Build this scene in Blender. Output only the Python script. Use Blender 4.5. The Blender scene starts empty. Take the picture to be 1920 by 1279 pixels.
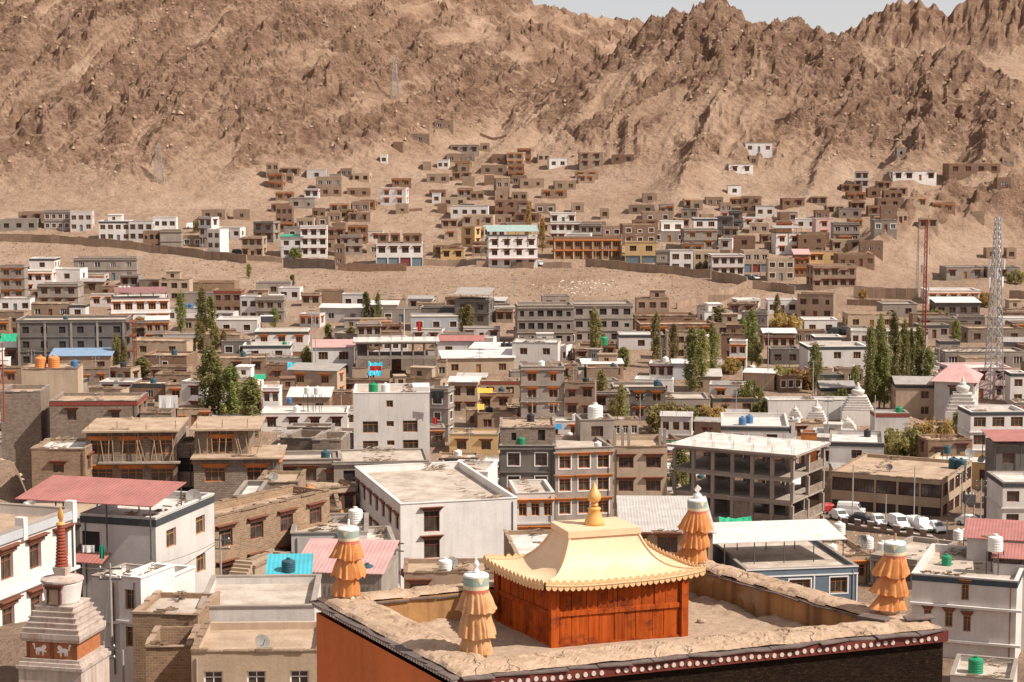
import bpy, math, random
import numpy as np
from mathutils import Vector, Matrix
R = math.radians
rnd = random.Random(7)
SC = bpy.context.scene
COL = SC.collection

# ------------------------------------------------------------------ camera
F = 3600.0                     # focal length in photograph pixels (1920 wide)
CX, CY, HORIZON = 960.0, 639.5, 260.0
CAMZ = 60.0
PITCH = math.atan((CY - HORIZON) / F)
cam_data = bpy.data.cameras.new('camera')
cam_data.sensor_width = 36.0
cam_data.lens = 36.0 * F / 1920.0
cam_data.clip_start = 0.5
cam_data.clip_end = 6000.0
cam = bpy.data.objects.new('camera', cam_data)
COL.objects.link(cam)
cam.location = (0, 0, CAMZ)
cam.rotation_euler = (math.pi / 2 - PITCH, 0, 0)
SC.camera = cam

# ------------------------------------------------------------------ sky and sun
SUN_EL, SUN_DIR = R(47), Vector((0.93, -0.36, 0)).normalized()     # SUN_DIR: horizontal direction towards the sun
SKY_STRENGTH, SUN_STRENGTH, EXPOSURE = 0.085, 5.0, 0.36
world = bpy.data.worlds.new('World')
SC.world = world
world.use_nodes = True
wn = world.node_tree
wn.nodes.clear()
wo = wn.nodes.new('ShaderNodeOutputWorld')
wb = wn.nodes.new('ShaderNodeBackground')
sky = wn.nodes.new('ShaderNodeTexSky')
sky.sky_type = 'NISHITA'
sky.sun_disc = False
sky.sun_elevation = SUN_EL
sky.sun_rotation = math.atan2(SUN_DIR.x, SUN_DIR.y)
sky.altitude = 3500
sky.air_density = 1.0
sky.dust_density = 6.0
sky.ozone_density = 0.6
veil = wn.nodes.new('ShaderNodeMixRGB')          # thin high cloud veil over the whole sky
veil.inputs[0].default_value = 0.62
veil.inputs[2].default_value = (7.4, 6.55, 6.0, 1)
wn.links.new(sky.outputs[0], veil.inputs[1])
wn.links.new(veil.outputs[0], wb.inputs[0])
wb.inputs[1].default_value = SKY_STRENGTH
wn.links.new(wb.outputs[0], wo.inputs[0])
sun_data = bpy.data.lights.new('sun', 'SUN')
sun_data.energy = SUN_STRENGTH
sun_data.angle = R(0.53)
sun_data.color = (1.0, 0.92, 0.815)
sun = bpy.data.objects.new('sun', sun_data)
COL.objects.link(sun)
to_sun = Vector((SUN_DIR.x * math.cos(SUN_EL), SUN_DIR.y * math.cos(SUN_EL), math.sin(SUN_EL)))
sun.rotation_euler = to_sun.to_track_quat('Z', 'Y').to_euler()
sun.location = to_sun * 300
SC.view_settings.view_transform = 'Standard'
SC.view_settings.look = 'None'
SC.view_settings.exposure = EXPOSURE
SC.view_settings.gamma = 1.0
SC.view_settings.use_curve_mapping = False
SC.render.engine = 'CYCLES'
SC.cycles.max_bounces = 5
SC.cycles.diffuse_bounces = 3
SC.cycles.glossy_bounces = 2
SC.cycles.transmission_bounces = 3
SC.cycles.use_denoising = True

# ------------------------------------------------------------------ pixels to places
SP, CP = math.sin(PITCH), math.cos(PITCH)
def ray(px, py):
    a, b = px - CX, CY - py
    return Vector((a, F * CP + b * SP, -F * SP + b * CP))
def at(px, py, D):
    d = ray(px, py)
    t = D / d.y
    return Vector((d.x * t, D, CAMZ + d.z * t))
def col_x(px, D):
    # world x of photograph column px at distance D (level of the middle of the picture)
    return (px - CX) / F * D

# ------------------------------------------------------------------ materials (all procedural)
MATS = {}
class NT:
    def __init__(s, name):
        s.m = bpy.data.materials.new(name)
        s.m.use_nodes = True
        s.t = s.m.node_tree
        s.t.nodes.clear()
        s.out = s.n('ShaderNodeOutputMaterial')
        s.b = s.n('ShaderNodeBsdfPrincipled')
        s.l(s.b.outputs[0], s.out.inputs[0])
    def n(s, t, **k):
        x = s.t.nodes.new(t)
        for a, v in k.items():
            setattr(x, a, v)
        return x
    def l(s, a, b):
        s.t.links.new(a, b)
    def noise(s, vec, scale, detail=4, rough=0.55):
        x = s.n('ShaderNodeTexNoise')
        x.inputs['Scale'].default_value = scale
        x.inputs['Detail'].default_value = detail
        x.inputs['Roughness'].default_value = rough
        if vec is not None:
            s.l(vec, x.inputs['Vector'])
        return x.outputs[0]
    def ramp(s, fac, stops, interp='LINEAR'):
        x = s.n('ShaderNodeValToRGB')
        x.color_ramp.interpolation = interp
        e = x.color_ramp.elements
        while len(e) < len(stops):
            e.new(0.5)
        for i, (p, c) in enumerate(stops):
            e[i].position = p
            e[i].color = c if len(c) == 4 else (*c, 1)
        s.l(fac, x.inputs[0])
        return x.outputs[0]
    def mix(s, fac, a, b, mode='MIX'):
        x = s.n('ShaderNodeMixRGB', blend_type=mode)
        for i, v in enumerate((fac, a, b)):
            if isinstance(v, (int, float)):
                x.inputs[i].default_value = v if i == 0 else (v, v, v, 1)
            elif isinstance(v, tuple):
                x.inputs[i].default_value = (*v, 1) if len(v) == 3 else v
            else:
                s.l(v, x.inputs[i])
        return x.outputs[0]
    def math(s, op, a, b=0.0):
        x = s.n('ShaderNodeMath', operation=op)
        for i, v in enumerate((a, b)):
            if isinstance(v, (int, float)):
                x.inputs[i].default_value = v
            else:
                s.l(v, x.inputs[i])
        return x.outputs[0]
    def mapping(s, vec, scale=(1, 1, 1), rot=(0, 0, 0), loc=(0, 0, 0)):
        x = s.n('ShaderNodeMapping')
        x.inputs['Scale'].default_value = scale
        x.inputs['Rotation'].default_value = rot
        x.inputs['Location'].default_value = loc
        s.l(vec, x.inputs['Vector'])
        return x.outputs[0]
    def bump(s, h, strength=0.5, dist=0.05):
        x = s.n('ShaderNodeBump')
        x.inputs['Strength'].default_value = strength
        x.inputs['Distance'].default_value = dist
        s.l(h, x.inputs['Height'])
        s.l(x.outputs[0], s.b.inputs['Normal'])

def wall_uv(k):
    # (x+y, z) in object space so brick courses run level on every upright wall
    co = k.n('ShaderNodeTexCoord')
    sp = k.n('ShaderNodeSeparateXYZ')
    k.l(co.outputs['Object'], sp.inputs[0])
    cb = k.n('ShaderNodeCombineXYZ')
    k.l(k.math('ADD', sp.outputs[0], sp.outputs[1]), cb.inputs[0])
    k.l(sp.outputs[2], cb.inputs[1])
    return co.outputs['Object'], cb.outputs[0]

def plaster(name, col, var=0.16, stain=0.25, rough=0.92, stain_col=None, patch=0.0, patch_col=(0.3, 0.21, 0.15)):
    k = NT(name)
    ob, uv = wall_uv(k)
    oi = k.n('ShaderNodeObjectInfo')
    shift = k.n('ShaderNodeVectorMath', operation='SCALE')
    cb = k.n('ShaderNodeCombineXYZ')
    for i in range(3):
        k.l(oi.outputs['Random'], cb.inputs[i])
    k.l(cb.outputs[0], shift.inputs[0])
    shift.inputs['Scale'].default_value = 173.0
    addv = k.n('ShaderNodeVectorMath', operation='ADD')
    k.l(ob, addv.inputs[0]); k.l(shift.outputs[0], addv.inputs[1])
    v = addv.outputs[0]
    big = k.noise(v, 0.35, 5, 0.6)
    lo = tuple(c * (1 - var) for c in col)
    hi = tuple(min(0.86, c * (1 + var * 0.8)) for c in col)
    c = k.ramp(big, [(0.3, lo), (0.7, hi)])
    streak = k.noise(k.mapping(v, (2.2, 2.2, 0.16)), 1.0, 5, 0.65)
    sc = stain_col or tuple(x * 0.55 for x in col)
    c = k.mix(k.math('MULTIPLY', k.ramp(streak, [(0.46, (0, 0, 0)), (0.68, (1, 1, 1))]), stain), c, sc)
    if patch:
        pn = k.noise(v, 0.55, 6, 0.7)
        c = k.mix(k.ramp(pn, [(1 - patch - 0.02, (0, 0, 0)), (1 - patch + 0.03, (1, 1, 1))]), c, patch_col)
    fine = k.noise(v, 9.0, 3, 0.6)
    c = k.mix(0.16, c, k.ramp(fine, [(0.25, (0.25, 0.25, 0.25)), (0.75, (1, 1, 1))]), 'MULTIPLY')
    # whole-house tint
    hv = k.n('ShaderNodeHueSaturation')
    k.l(c, hv.inputs['Color'])
    k.l(k.math('ADD', k.math('MULTIPLY', oi.outputs['Random'], 0.22), 0.89), hv.inputs['Value'])
    k.l(hv.outputs[0], k.b.inputs['Base Color'])
    k.b.inputs['Roughness'].default_value = rough
    k.b.inputs['Specular IOR Level'].default_value = 0.2
    k.bump(k.noise(v, 6.0, 6, 0.65), 0.55, 0.03)
    MATS[name] = k.m
    return k.m

def bricks(name, col, mortar, bw=0.4, bh=0.2, ms=0.03, plast=0.0, plast_col=(0.4, 0.32, 0.26)):
    k = NT(name)
    ob, uv = wall_uv(k)
    br = k.n('ShaderNodeTexBrick')
    wob = k.n('ShaderNodeVectorMath', operation='ADD')
    nz = k.n('ShaderNodeTexNoise'); nz.inputs['Scale'].default_value = 1.3
    k.l(ob, nz.inputs['Vector'])
    sc = k.n('ShaderNodeVectorMath', operation='SCALE'); sc.inputs['Scale'].default_value = 0.07
    k.l(nz.outputs['Color'], sc.inputs[0])
    k.l(uv, wob.inputs[0]); k.l(sc.outputs[0], wob.inputs[1])
    k.l(wob.outputs[0], br.inputs['Vector'])
    br.inputs['Scale'].default_value = 1.0
    br.inputs['Brick Width'].default_value = bw
    br.inputs['Row Height'].default_value = bh
    br.inputs['Mortar Size'].default_value = ms
    br.inputs['Mortar Smooth'].default_value = 0.3
    br.inputs['Color1'].default_value = (*[c * 1.18 for c in col], 1)
    br.inputs['Color2'].default_value = (*[c * 0.78 for c in col], 1)
    br.inputs['Mortar'].default_value = (*mortar, 1)
    c = k.mix(0.45, br.outputs['Color'], k.ramp(k.noise(ob, 0.7, 5, 0.6), [(0.3, (0.6, 0.58, 0.56)), (0.7, (1.15, 1.12, 1.1))]), 'MULTIPLY')
    if plast:
        c = k.mix(k.ramp(k.noise(ob, 0.5, 6, 0.7), [(1 - plast - 0.02, (0, 0, 0)), (1 - plast + 0.02, (1, 1, 1))]), c, plast_col)
    k.l(c, k.b.inputs['Base Color'])
    k.b.inputs['Roughness'].default_value = 0.95
    k.b.inputs['Specular IOR Level'].default_value = 0.1
    inv = k.math('SUBTRACT', 1.0, br.outputs['Fac'])
    k.bump(k.math('ADD', inv, k.math('MULTIPLY', k.noise(ob, 12, 4), 0.5)), 0.8, 0.04)
    MATS[name] = k.m
    return k.m

def simple(name, col, rough=0.7, var=0.15, scale=3.0, metal=0.0, bump=0.0, spec=0.3, stretch=(1, 1, 1)):
    k = NT(name)
    co = k.n('ShaderNodeTexCoord')
    v = k.mapping(co.outputs['Object'], stretch)
    c = k.ramp(k.noise(v, scale, 5, 0.6), [(0.28, tuple(x * (1 - var) for x in col)), (0.72, tuple(min(1, x * (1 + var)) for x in col))])
    k.l(c, k.b.inputs['Base Color'])
    k.b.inputs['Roughness'].default_value = rough
    k.b.inputs['Metallic'].default_value = metal
    k.b.inputs['Specular IOR Level'].default_value = spec
    if bump:
        k.bump(k.noise(v, scale * 3, 5), bump, 0.02)
    MATS[name] = k.m
    return k.m

plaster('white_wash', (0.75, 0.71, 0.675), 0.11, 0.27, stain_col=(0.44, 0.36, 0.29), patch=0.0)
plaster('grey_white', (0.60, 0.555, 0.52), 0.14, 0.25)
plaster('pale_blue_grey', (0.47, 0.48, 0.50), 0.1, 0.2)
plaster('concrete', (0.33, 0.275, 0.235), 0.2, 0.35)
plaster('dark_concrete', (0.17, 0.148, 0.132), 0.25, 0.35)
plaster('mud', (0.345, 0.242, 0.172), 0.2, 0.35)
plaster('tan', (0.47, 0.355, 0.255), 0.14, 0.3)
plaster('yellow', (0.60, 0.41, 0.20), 0.1, 0.2)
plaster('pink', (0.64, 0.47, 0.45), 0.08, 0.2)
plaster('blue_wall', (0.155, 0.20, 0.25), 0.1, 0.2)
plaster('orange_plaster', (0.64, 0.175, 0.052), 0.16, 0.22, stain_col=(0.30, 0.05, 0.015))
plaster('ochre_plaster', (0.42, 0.225, 0.095), 0.3, 0.9, stain_col=(0.12, 0.068, 0.042), patch=0.42, patch_col=(0.37, 0.255, 0.165))
bricks('mud_brick', (0.31, 0.205, 0.135), (0.40, 0.29, 0.20), 0.36, 0.17, 0.022)
bricks('grey_brick', (0.30, 0.235, 0.19), (0.21, 0.165, 0.13), 0.42, 0.2, 0.03, plast=0.33, plast_col=(0.34, 0.275, 0.225))
bricks('brown_brick', (0.255, 0.15, 0.10), (0.34, 0.25, 0.18), 0.4, 0.19, 0.025, plast=0.3, plast_col=(0.33, 0.225, 0.155))

def roof_mat(name, a, b, c3, s=0.5):
    k = NT(name)
    co = k.n('ShaderNodeTexCoord')
    oi = k.n('ShaderNodeObjectInfo')
    v = k.n('ShaderNodeVectorMath', operation='ADD')
    cb = k.n('ShaderNodeCombineXYZ')
    k.l(k.math('MULTIPLY', oi.outputs['Random'], 91.0), cb.inputs[0])
    k.l(co.outputs['Object'], v.inputs[0]); k.l(cb.outputs[0], v.inputs[1])
    n1 = k.noise(v.outputs[0], s, 6, 0.65)
    c = k.ramp(n1, [(0.3, a), (0.52, b), (0.72, c3)])
    c = k.mix(0.3, c, k.ramp(k.noise(v.outputs[0], 5.0, 4, 0.7), [(0.3, (0.45, 0.4, 0.36)), (0.6, (1.05, 1.05, 1.05))]), 'MULTIPLY')
    k.l(c, k.b.inputs['Base Color'])
    k.b.inputs['Roughness'].default_value = 0.95
    k.b.inputs['Specular IOR Level'].default_value = 0.15
    k.bump(k.noise(v.outputs[0], 4.0, 6, 0.7), 0.6, 0.05)
    MATS[name] = k.m
roof_mat('mud_roof', (0.30, 0.205, 0.14), (0.43, 0.315, 0.225), (0.52, 0.40, 0.30))
roof_mat('cement_roof', (0.33, 0.265, 0.215), (0.475, 0.40, 0.335), (0.60, 0.53, 0.465))
roof_mat('white_roof', (0.42, 0.37, 0.325), (0.61, 0.575, 0.535), (0.70, 0.675, 0.645))

def sheet_mat(name, col, pitch=0.32, rough=0.55, metal=0.0):
    k = NT(name)
    co = k.n('ShaderNodeTexCoord')
    v = co.outputs['Object']
    c = k.ramp(k.noise(v, 0.6, 6, 0.65), [(0.3, tuple(x * 0.8 for x in col)), (0.7, tuple(min(0.9, x * 1.12) for x in col))])
    c = k.mix(0.2, c, k.ramp(k.noise(k.mapping(v, (3, 0.25, 0.25)), 1.2, 5, 0.7), [(0.35, (0.55, 0.45, 0.38)), (0.6, (1, 1, 1))]), 'MULTIPLY')
    k.l(c, k.b.inputs['Base Color'])
    k.b.inputs['Roughness'].default_value = rough
    k.b.inputs['Metallic'].default_value = metal
    w = k.n('ShaderNodeTexWave', wave_type='BANDS', bands_direction='X')
    w.inputs['Scale'].default_value = 1.0 / pitch / 3.14
    k.l(v, w.inputs['Vector'])
    k.bump(w.outputs['Fac'], 0.5, 0.04)
    MATS[name] = k.m
sheet_mat('red_sheet', (0.40, 0.155, 0.135))
sheet_mat('pink_sheet', (0.58, 0.33, 0.31))
sheet_mat('maroon_sheet', (0.27, 0.13, 0.125))
sheet_mat('blue_sheet', (0.25, 0.36, 0.52))
sheet_mat('sky_sheet', (0.06, 0.42, 0.52))
sheet_mat('teal_sheet', (0.33, 0.44, 0.41))
sheet_mat('white_sheet', (0.66, 0.635, 0.61))
sheet_mat('pale_sheet', (0.50, 0.465, 0.435))
sheet_mat('grey_sheet', (0.36, 0.325, 0.30))
sheet_mat('green_sheet', (0.035, 0.33, 0.19))

simple('orange_wood', (0.56, 0.195, 0.055), 0.75, 0.25, 2.0)
simple('brown_wood', (0.20, 0.075, 0.045), 0.7, 0.25, 3.0)
simple('maroon_wood', (0.11, 0.035, 0.032), 0.7, 0.25, 3.0)
simple('gold_wood', (0.40, 0.19, 0.075), 0.65, 0.2, 3.0)
simple('white_paint', (0.78, 0.76, 0.74), 0.6, 0.05)
simple('black_band', (0.055, 0.058, 0.062), 0.7, 0.2)
simple('navy_band', (0.045, 0.07, 0.09), 0.6, 0.15)
simple('red_band', (0.25, 0.055, 0.04), 0.8, 0.25)
simple('grey_blue_shutter', (0.17, 0.22, 0.25), 0.6, 0.15)
simple('red_shutter', (0.22, 0.06, 0.05), 0.6, 0.15)
simple('dark_shutter', (0.06, 0.045, 0.04), 0.7, 0.2)
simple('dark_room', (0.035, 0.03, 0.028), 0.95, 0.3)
simple('rust', (0.16, 0.07, 0.045), 0.8, 0.3)
simple('steel', (0.42, 0.41, 0.40), 0.45, 0.15, metal=0.6)
simple('dark_steel', (0.09, 0.085, 0.08), 0.6, 0.2)
simple('mast_red', (0.30, 0.06, 0.04), 0.6, 0.15)
simple('pole_grey', (0.36, 0.33, 0.31), 0.75, 0.15)
simple('wire', (0.13, 0.115, 0.105), 0.7, 0.1)
simple('pole_wood', (0.35, 0.225, 0.13), 0.85, 0.25, stretch=(3, 3, 0.5))
simple('tank_white', (0.72, 0.70, 0.67), 0.45, 0.06)
simple('tank_black', (0.03, 0.03, 0.033), 0.45, 0.15)
simple('tank_green', (0.02, 0.24, 0.11), 0.45, 0.15)
simple('tank_orange', (0.62, 0.24, 0.075), 0.5, 0.12)
simple('tank_blue', (0.07, 0.16, 0.30), 0.5, 0.12)
simple('tank_dark_teal', (0.035, 0.085, 0.11), 0.5, 0.12)
simple('tarp_blue', (0.03, 0.20, 0.42), 0.5, 0.2)
simple('tarp_sky', (0.03, 0.36, 0.48), 0.45, 0.2)
simple('tarp_green', (0.02, 0.36, 0.19), 0.6, 0.15)
simple('tarp_yellow', (0.70, 0.40, 0.06), 0.6, 0.15)
simple('cloth_white', (0.74, 0.72, 0.70), 0.9, 0.05)
simple('cloth_red', (0.50, 0.035, 0.03), 0.9, 0.1)
simple('cloth_green', (0.02, 0.30, 0.19), 0.9, 0.1)
simple('rubber', (0.018, 0.017, 0.016), 0.85, 0.1)
simple('car_white', (0.78, 0.77, 0.755), 0.28, 0.03, spec=0.5)
simple('car_dark', (0.035, 0.04, 0.045), 0.25, 0.1, spec=0.5)
simple('car_red', (0.38, 0.03, 0.025), 0.3, 0.1, spec=0.5)
simple('lamp_glass', (0.75, 0.73, 0.70), 0.15, 0.02, spec=0.6)
simple('bark', (0.26, 0.20, 0.15), 0.9, 0.3, 2.0, stretch=(4, 4, 0.7))
simple('brush', (0.24, 0.165, 0.11), 0.95, 0.4, 6.0)
simple('rubble', (0.40, 0.31, 0.235), 0.95, 0.3, 4.0, bump=0.5)

def glass(name, col, rough):
    k = NT(name)
    co = k.n('ShaderNodeTexCoord')
    oi = k.n('ShaderNodeObjectInfo')
    c = k.ramp(k.noise(co.outputs['Object'], 0.9, 3), [(0.3, tuple(x * 0.5 for x in col)), (0.75, tuple(x * 1.7 for x in col))])
    k.l(k.mix(oi.outputs['Random'], c, k.mix(1.0, c, (1.7, 1.55, 1.4), 'MULTIPLY')), k.b.inputs['Base Color'])
    k.b.inputs['Roughness'].default_value = rough
    k.b.inputs['Specular IOR Level'].default_value = 0.6
    MATS[name] = k.m
glass('pane', (0.042, 0.036, 0.033), 0.12)
glass('car_glass', (0.05, 0.055, 0.06), 0.08)
M = MATS

# ------------------------------------------------------------------ mesh helpers
class MB:
    def __init__(s):
        s.v, s.f, s.m = [], [], []
    def quad(s, a, b, c, d, m=0):
        i = len(s.v)
        s.v += [tuple(a), tuple(b), tuple(c), tuple(d)]
        s.f.append((i, i + 1, i + 2, i + 3)); s.m.append(m)
    def poly(s, pts, m=0):
        i = len(s.v)
        s.v += [tuple(p) for p in pts]
        s.f.append(tuple(range(i, i + len(pts)))); s.m.append(m)
    def hexa(s, p, m=0):
        # p: 4 bottom points, 4 top points, same winding
        i = len(s.v)
        s.v += [tuple(q) for q in p]
        for f in ((0, 3, 2, 1), (4, 5, 6, 7), (0, 1, 5, 4), (1, 2, 6, 5), (2, 3, 7, 6), (3, 0, 4, 7)):
            s.f.append(tuple(i + j for j in f)); s.m.append(m)
    def box(s, x0, y0, z0, x1, y1, z1, m=0):
        s.hexa([(x0, y0, z0), (x1, y0, z0), (x1, y1, z0), (x0, y1, z0), (x0, y0, z1), (x1, y0, z1), (x1, y1, z1), (x0, y1, z1)], m)
    def tube(s, p, q, r, n=6, r2=None, m=0, cap=True):
        p, q = Vector(p), Vector(q)
        r2 = r if r2 is None else r2
        d = (q - p)
        if d.length < 1e-6:
            return
        d.normalize()
        a = d.orthogonal().normalized()
        b = d.cross(a)
        i = len(s.v)
        for k in range(n):
            t = 2 * math.pi * k / n
            o = a * math.cos(t) + b * math.sin(t)
            s.v.append(tuple(p + o * r)); s.v.append(tuple(q + o * r2))
        for k in range(n):
            j = (k + 1) % n
            s.f.append((i + 2 * k, i + 2 * j, i + 2 * j + 1, i + 2 * k + 1)); s.m.append(m)
        if cap:
            s.f.append(tuple(i + 2 * k + 1 for k in range(n))); s.m.append(m)
            s.f.append(tuple(i + 2 * k for k in reversed(range(n)))); s.m.append(m)
    def lathe(s, prof, n=16, c=(0, 0, 0), m=0, sx=1.0, sy=1.0):
        i = len(s.v)
        for r, z in prof:
            for k in range(n):
                t = 2 * math.pi * k / n
                s.v.append((c[0] + r * math.cos(t) * sx, c[1] + r * math.sin(t) * sy, c[2] + z))
        for a in range(len(prof) - 1):
            for k in range(n):
                j = (k + 1) % n
                s.f.append((i + a * n + k, i + a * n + j, i + (a + 1) * n + j, i + (a + 1) * n + k)); s.m.append(m)
        s.f.append(tuple(i + k for k in reversed(range(n)))); s.m.append(m)
        e = i + (len(prof) - 1) * n
        s.f.append(tuple(e + k for k in range(n))); s.m.append(m)
    def mesh(s, name, mats, smooth=False):
        me = bpy.data.meshes.new(name)
        me.from_pydata(s.v, [], s.f)
        for x in (mats if isinstance(mats, (list, tuple)) else [mats]):
            me.materials.append(M[x] if isinstance(x, str) else x)
        if any(s.m):
            me.polygons.foreach_set('material_index', s.m)
        if smooth:
            me.polygons.foreach_set('use_smooth', [True] * len(s.f))
        return me
    def build(s, name, mats, parent=None, loc=None, smooth=False, rz=0.0):
        return link(name, s.mesh(name, mats, smooth), parent, loc, rz)

def link(name, me, parent=None, loc=None, rz=0.0):
    o = bpy.data.objects.new(name, me)
    COL.objects.link(o)
    if parent is not None:
        o.parent = parent
    if loc is not None:
        o.location = loc
    if rz:
        o.rotation_euler = (0, 0, rz)
    return o
def empty(name, loc, rz=0.0):
    o = link(name, None, None, loc, rz)
    o.empty_display_size = 0.5
    return o
def tag(o, label=None, cat=None, group=None, kind=None):
    if label: o['label'] = label
    if cat: o['category'] = cat
    if group: o['group'] = group
    if kind: o['kind'] = kind
    return o
def np_mesh(name, verts, faces, mats, smooth=True, attr=None):
    # verts (n,3), faces (m,4) numpy
    me = bpy.data.meshes.new(name)
    n, m = len(verts), len(faces)
    me.vertices.add(n)
    me.vertices.foreach_set('co', np.ascontiguousarray(verts, dtype=np.float32).ravel())
    k = faces.shape[1]
    me.loops.add(m * k)
    me.loops.foreach_set('vertex_index', np.ascontiguousarray(faces, dtype=np.int32).ravel())
    me.polygons.add(m)
    me.polygons.foreach_set('loop_start', np.arange(0, m * k, k, dtype=np.int32))
    me.polygons.foreach_set('use_smooth', np.full(m, smooth, dtype=bool))
    for x in (mats if isinstance(mats, (list, tuple)) else [mats]):
        me.materials.append(M[x])
    for an, av in (attr or {}).items():
        a = me.attributes.new(an, 'FLOAT', 'POINT')
        a.data.foreach_set('value', np.ascontiguousarray(av, dtype=np.float32))
    me.update(calc_edges=True)
    me.validate()
    return me

# ------------------------------------------------------------------ noise
_rs = np.random.RandomState(11)
_perm = np.concatenate([_rs.permutation(256)] * 2)
_ang = _rs.rand(256) * 2 * np.pi
_gx, _gy = np.cos(_ang), np.sin(_ang)
def gn(x, y, seed=0):
    x = x + seed * 17.31; y = y + seed * 9.73
    xi, yi = np.floor(x).astype(np.int64), np.floor(y).astype(np.int64)
    xf, yf = x - xi, y - yi
    u, v = xf * xf * xf * (xf * (xf * 6 - 15) + 10), yf * yf * yf * (yf * (yf * 6 - 15) + 10)
    def g(a, b, fx, fy):
        h = _perm[(_perm[a & 255] + b) & 255]
        return _gx[h] * fx + _gy[h] * fy
    n00, n10 = g(xi, yi, xf, yf), g(xi + 1, yi, xf - 1, yf)
    n01, n11 = g(xi, yi + 1, xf, yf - 1), g(xi + 1, yi + 1, xf - 1, yf - 1)
    return ((n00 * (1 - u) + n10 * u) * (1 - v) + (n01 * (1 - u) + n11 * u) * v) * 1.5
def fbm(x, y, o=5, seed=0, g=0.5):
    s, a, t = 0, 1.0, 0
    for i in range(o):
        s = s + a * gn(x, y, seed + i); t += a
        x, y, a = x * 2.03, y * 2.03, a * g
    return s / t
def ridged(x, y, o=5, seed=0, g=0.5):
    s, a, t, w = 0, 1.0, 0, 1.0
    for i in range(o):
        n = (1 - np.abs(gn(x, y, seed + i))) ** 2
        s = s + a * n * w; t += a
        w = np.clip(n * 1.6, 0, 1)
        x, y, a = x * 2.07, y * 2.07, a * g
    return s / t
def sstep(a, b, x):
    t = np.clip((x - a) / (b - a), 0, 1)
    return t * t * (3 - 2 * t)

# ------------------------------------------------------------------ terrain
PROF = [(-80, -22), (0, -22), (40, -27), (70, -33), (100, -39), (135, -43), (174, -48.5), (202, -50), (236, -51), (270, -52.5), (309, -53),
        (349, -52), (394, -50), (450, -46.5), (506, -42.5), (562, -37), (607, -32), (641, -26), (697, -15), (765, -3),
        (844, 10), (956, 26), (1125, 46), (1460, 70), (2900, 75)]
PD, PZ = np.array([p[0] for p in PROF], float), np.array([p[1] for p in PROF], float) + CAMZ
def wp(px, py, D):
    p = at(px, py, D)
    return (p.x, p.y, p.z)
RIDGES = [   # crest points (photograph column, row, distance) and slope of the flanks
    (0.56, 1, [(-900, -150, 880), (-500, -150, 870), (0, -160, 870), (300, -160, 870), (700, -90, 930), (850, -40, 955), (975, 0, 985), (1090, 24, 1010), (1150, 36, 1030), (1230, 52, 1060), (1330, 85, 1090)]),
    (0.60, 1, [(560, -130, 900), (520, 60, 790), (470, 200, 725), (440, 300, 685)]),
    (0.60, 1, [(200, -160, 870), (190, 60, 780), (215, 220, 705), (235, 300, 672)]),
    (0.60, 1, [(-120, -160, 870), (-60, 100, 760), (0, 260, 690)]),
    (0.58, 1, [(860, -40, 955), (800, 110, 870), (740, 190, 815), (700, 250, 770)]),
    (0.55, 1, [(1215, 72, 840), (1235, 52, 830), (1290, 22, 825), (1340, 8, 820), (1390, 28, 820), (1440, 33, 820), (1530, 52, 810), (1605, 80, 800), (1650, 92, 800), (1720, 98, 797), (1800, 98, 790), (1900, 145, 770), (2000, 160, 760), (2300, 100, 760)]),
    (0.62, 1, [(1235, 60, 830), (1130, 150, 792), (1020, 218, 760), (930, 280, 728)]),
    (0.62, 1, [(1340, 8, 820), (1360, 130, 760), (1335, 240, 716), (1290, 312, 685), (1262, 372, 658)]),
    (0.62, 1, [(1605, 80, 800), (1585, 200, 745), (1545, 300, 695), (1505, 385, 655)]),
    (0.62, 1, [(1735, 98, 796), (1755, 200, 745), (1690, 312, 690)]),
    (0.62, 1, [(1850, 120, 780), (1865, 215, 735), (1845, 300, 690)]),
    (0.95, 1, [(1570, 160, 1140), (1606, 80, 1150), (1640, 18, 1150), (1710, 4, 1150), (1760, 24, 1150), (1800, 8, 1150), (1900, -35, 1150), (2150, -80, 1150), (2500, -90, 1150)]),
    (0.62, 1, [(1585, 530, 525), (1645, 445, 562), (1722, 378, 600), (1810, 338, 622), (1920, 325, 628), (2100, 300, 640), (2400, 290, 650)]),
    (0.42, 0.35, [(500, 415, 638), (590, 332, 690), (690, 272, 742), (800, 236, 800)]),
]
_Drow = np.concatenate([np.arange(-75, 120, 6.0), np.arange(120, 520, 2.0), np.arange(520, 600, 1.3), np.arange(600, 860, 0.72),
                        np.arange(860, 1250, 2.0), np.arange(1250, 2900, 40.0)])
_ucol = np.linspace(-0.5, 0.5, 720)
OFFU = 90.0
GX = _ucol[None, :] * (_Drow[:, None] + OFFU)
GY = np.repeat(_Drow[:, None], len(_ucol), 1)
base = np.interp(GY, PD, PZ)
pxc = GX / np.maximum(GY, 30) * F
base += 6.0 * sstep(-350, -1000, pxc) * sstep(110, 150, GY) * sstep(260, 200, GY)      # the slope at the left rises towards the old town
base += 13.0 * sstep(-775, -850, pxc) * sstep(76, 92, GY) * sstep(122, 107, GY)      # terrace of the white house
base += 5.0 * np.exp(-((pxc - 745) / 75) ** 2 - ((GY - 325) / 14) ** 2)                # bare earth mound with the willows
base += 9.0 * sstep(-885, -955, pxc) * sstep(200, 222, GY) * sstep(266, 248, GY)
base += 3.5 * sstep(0, -900, pxc) * sstep(560, 620, GY) * sstep(720, 640, GY)
tent = np.full_like(base, -1e9)
rough = np.zeros_like(base)
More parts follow.
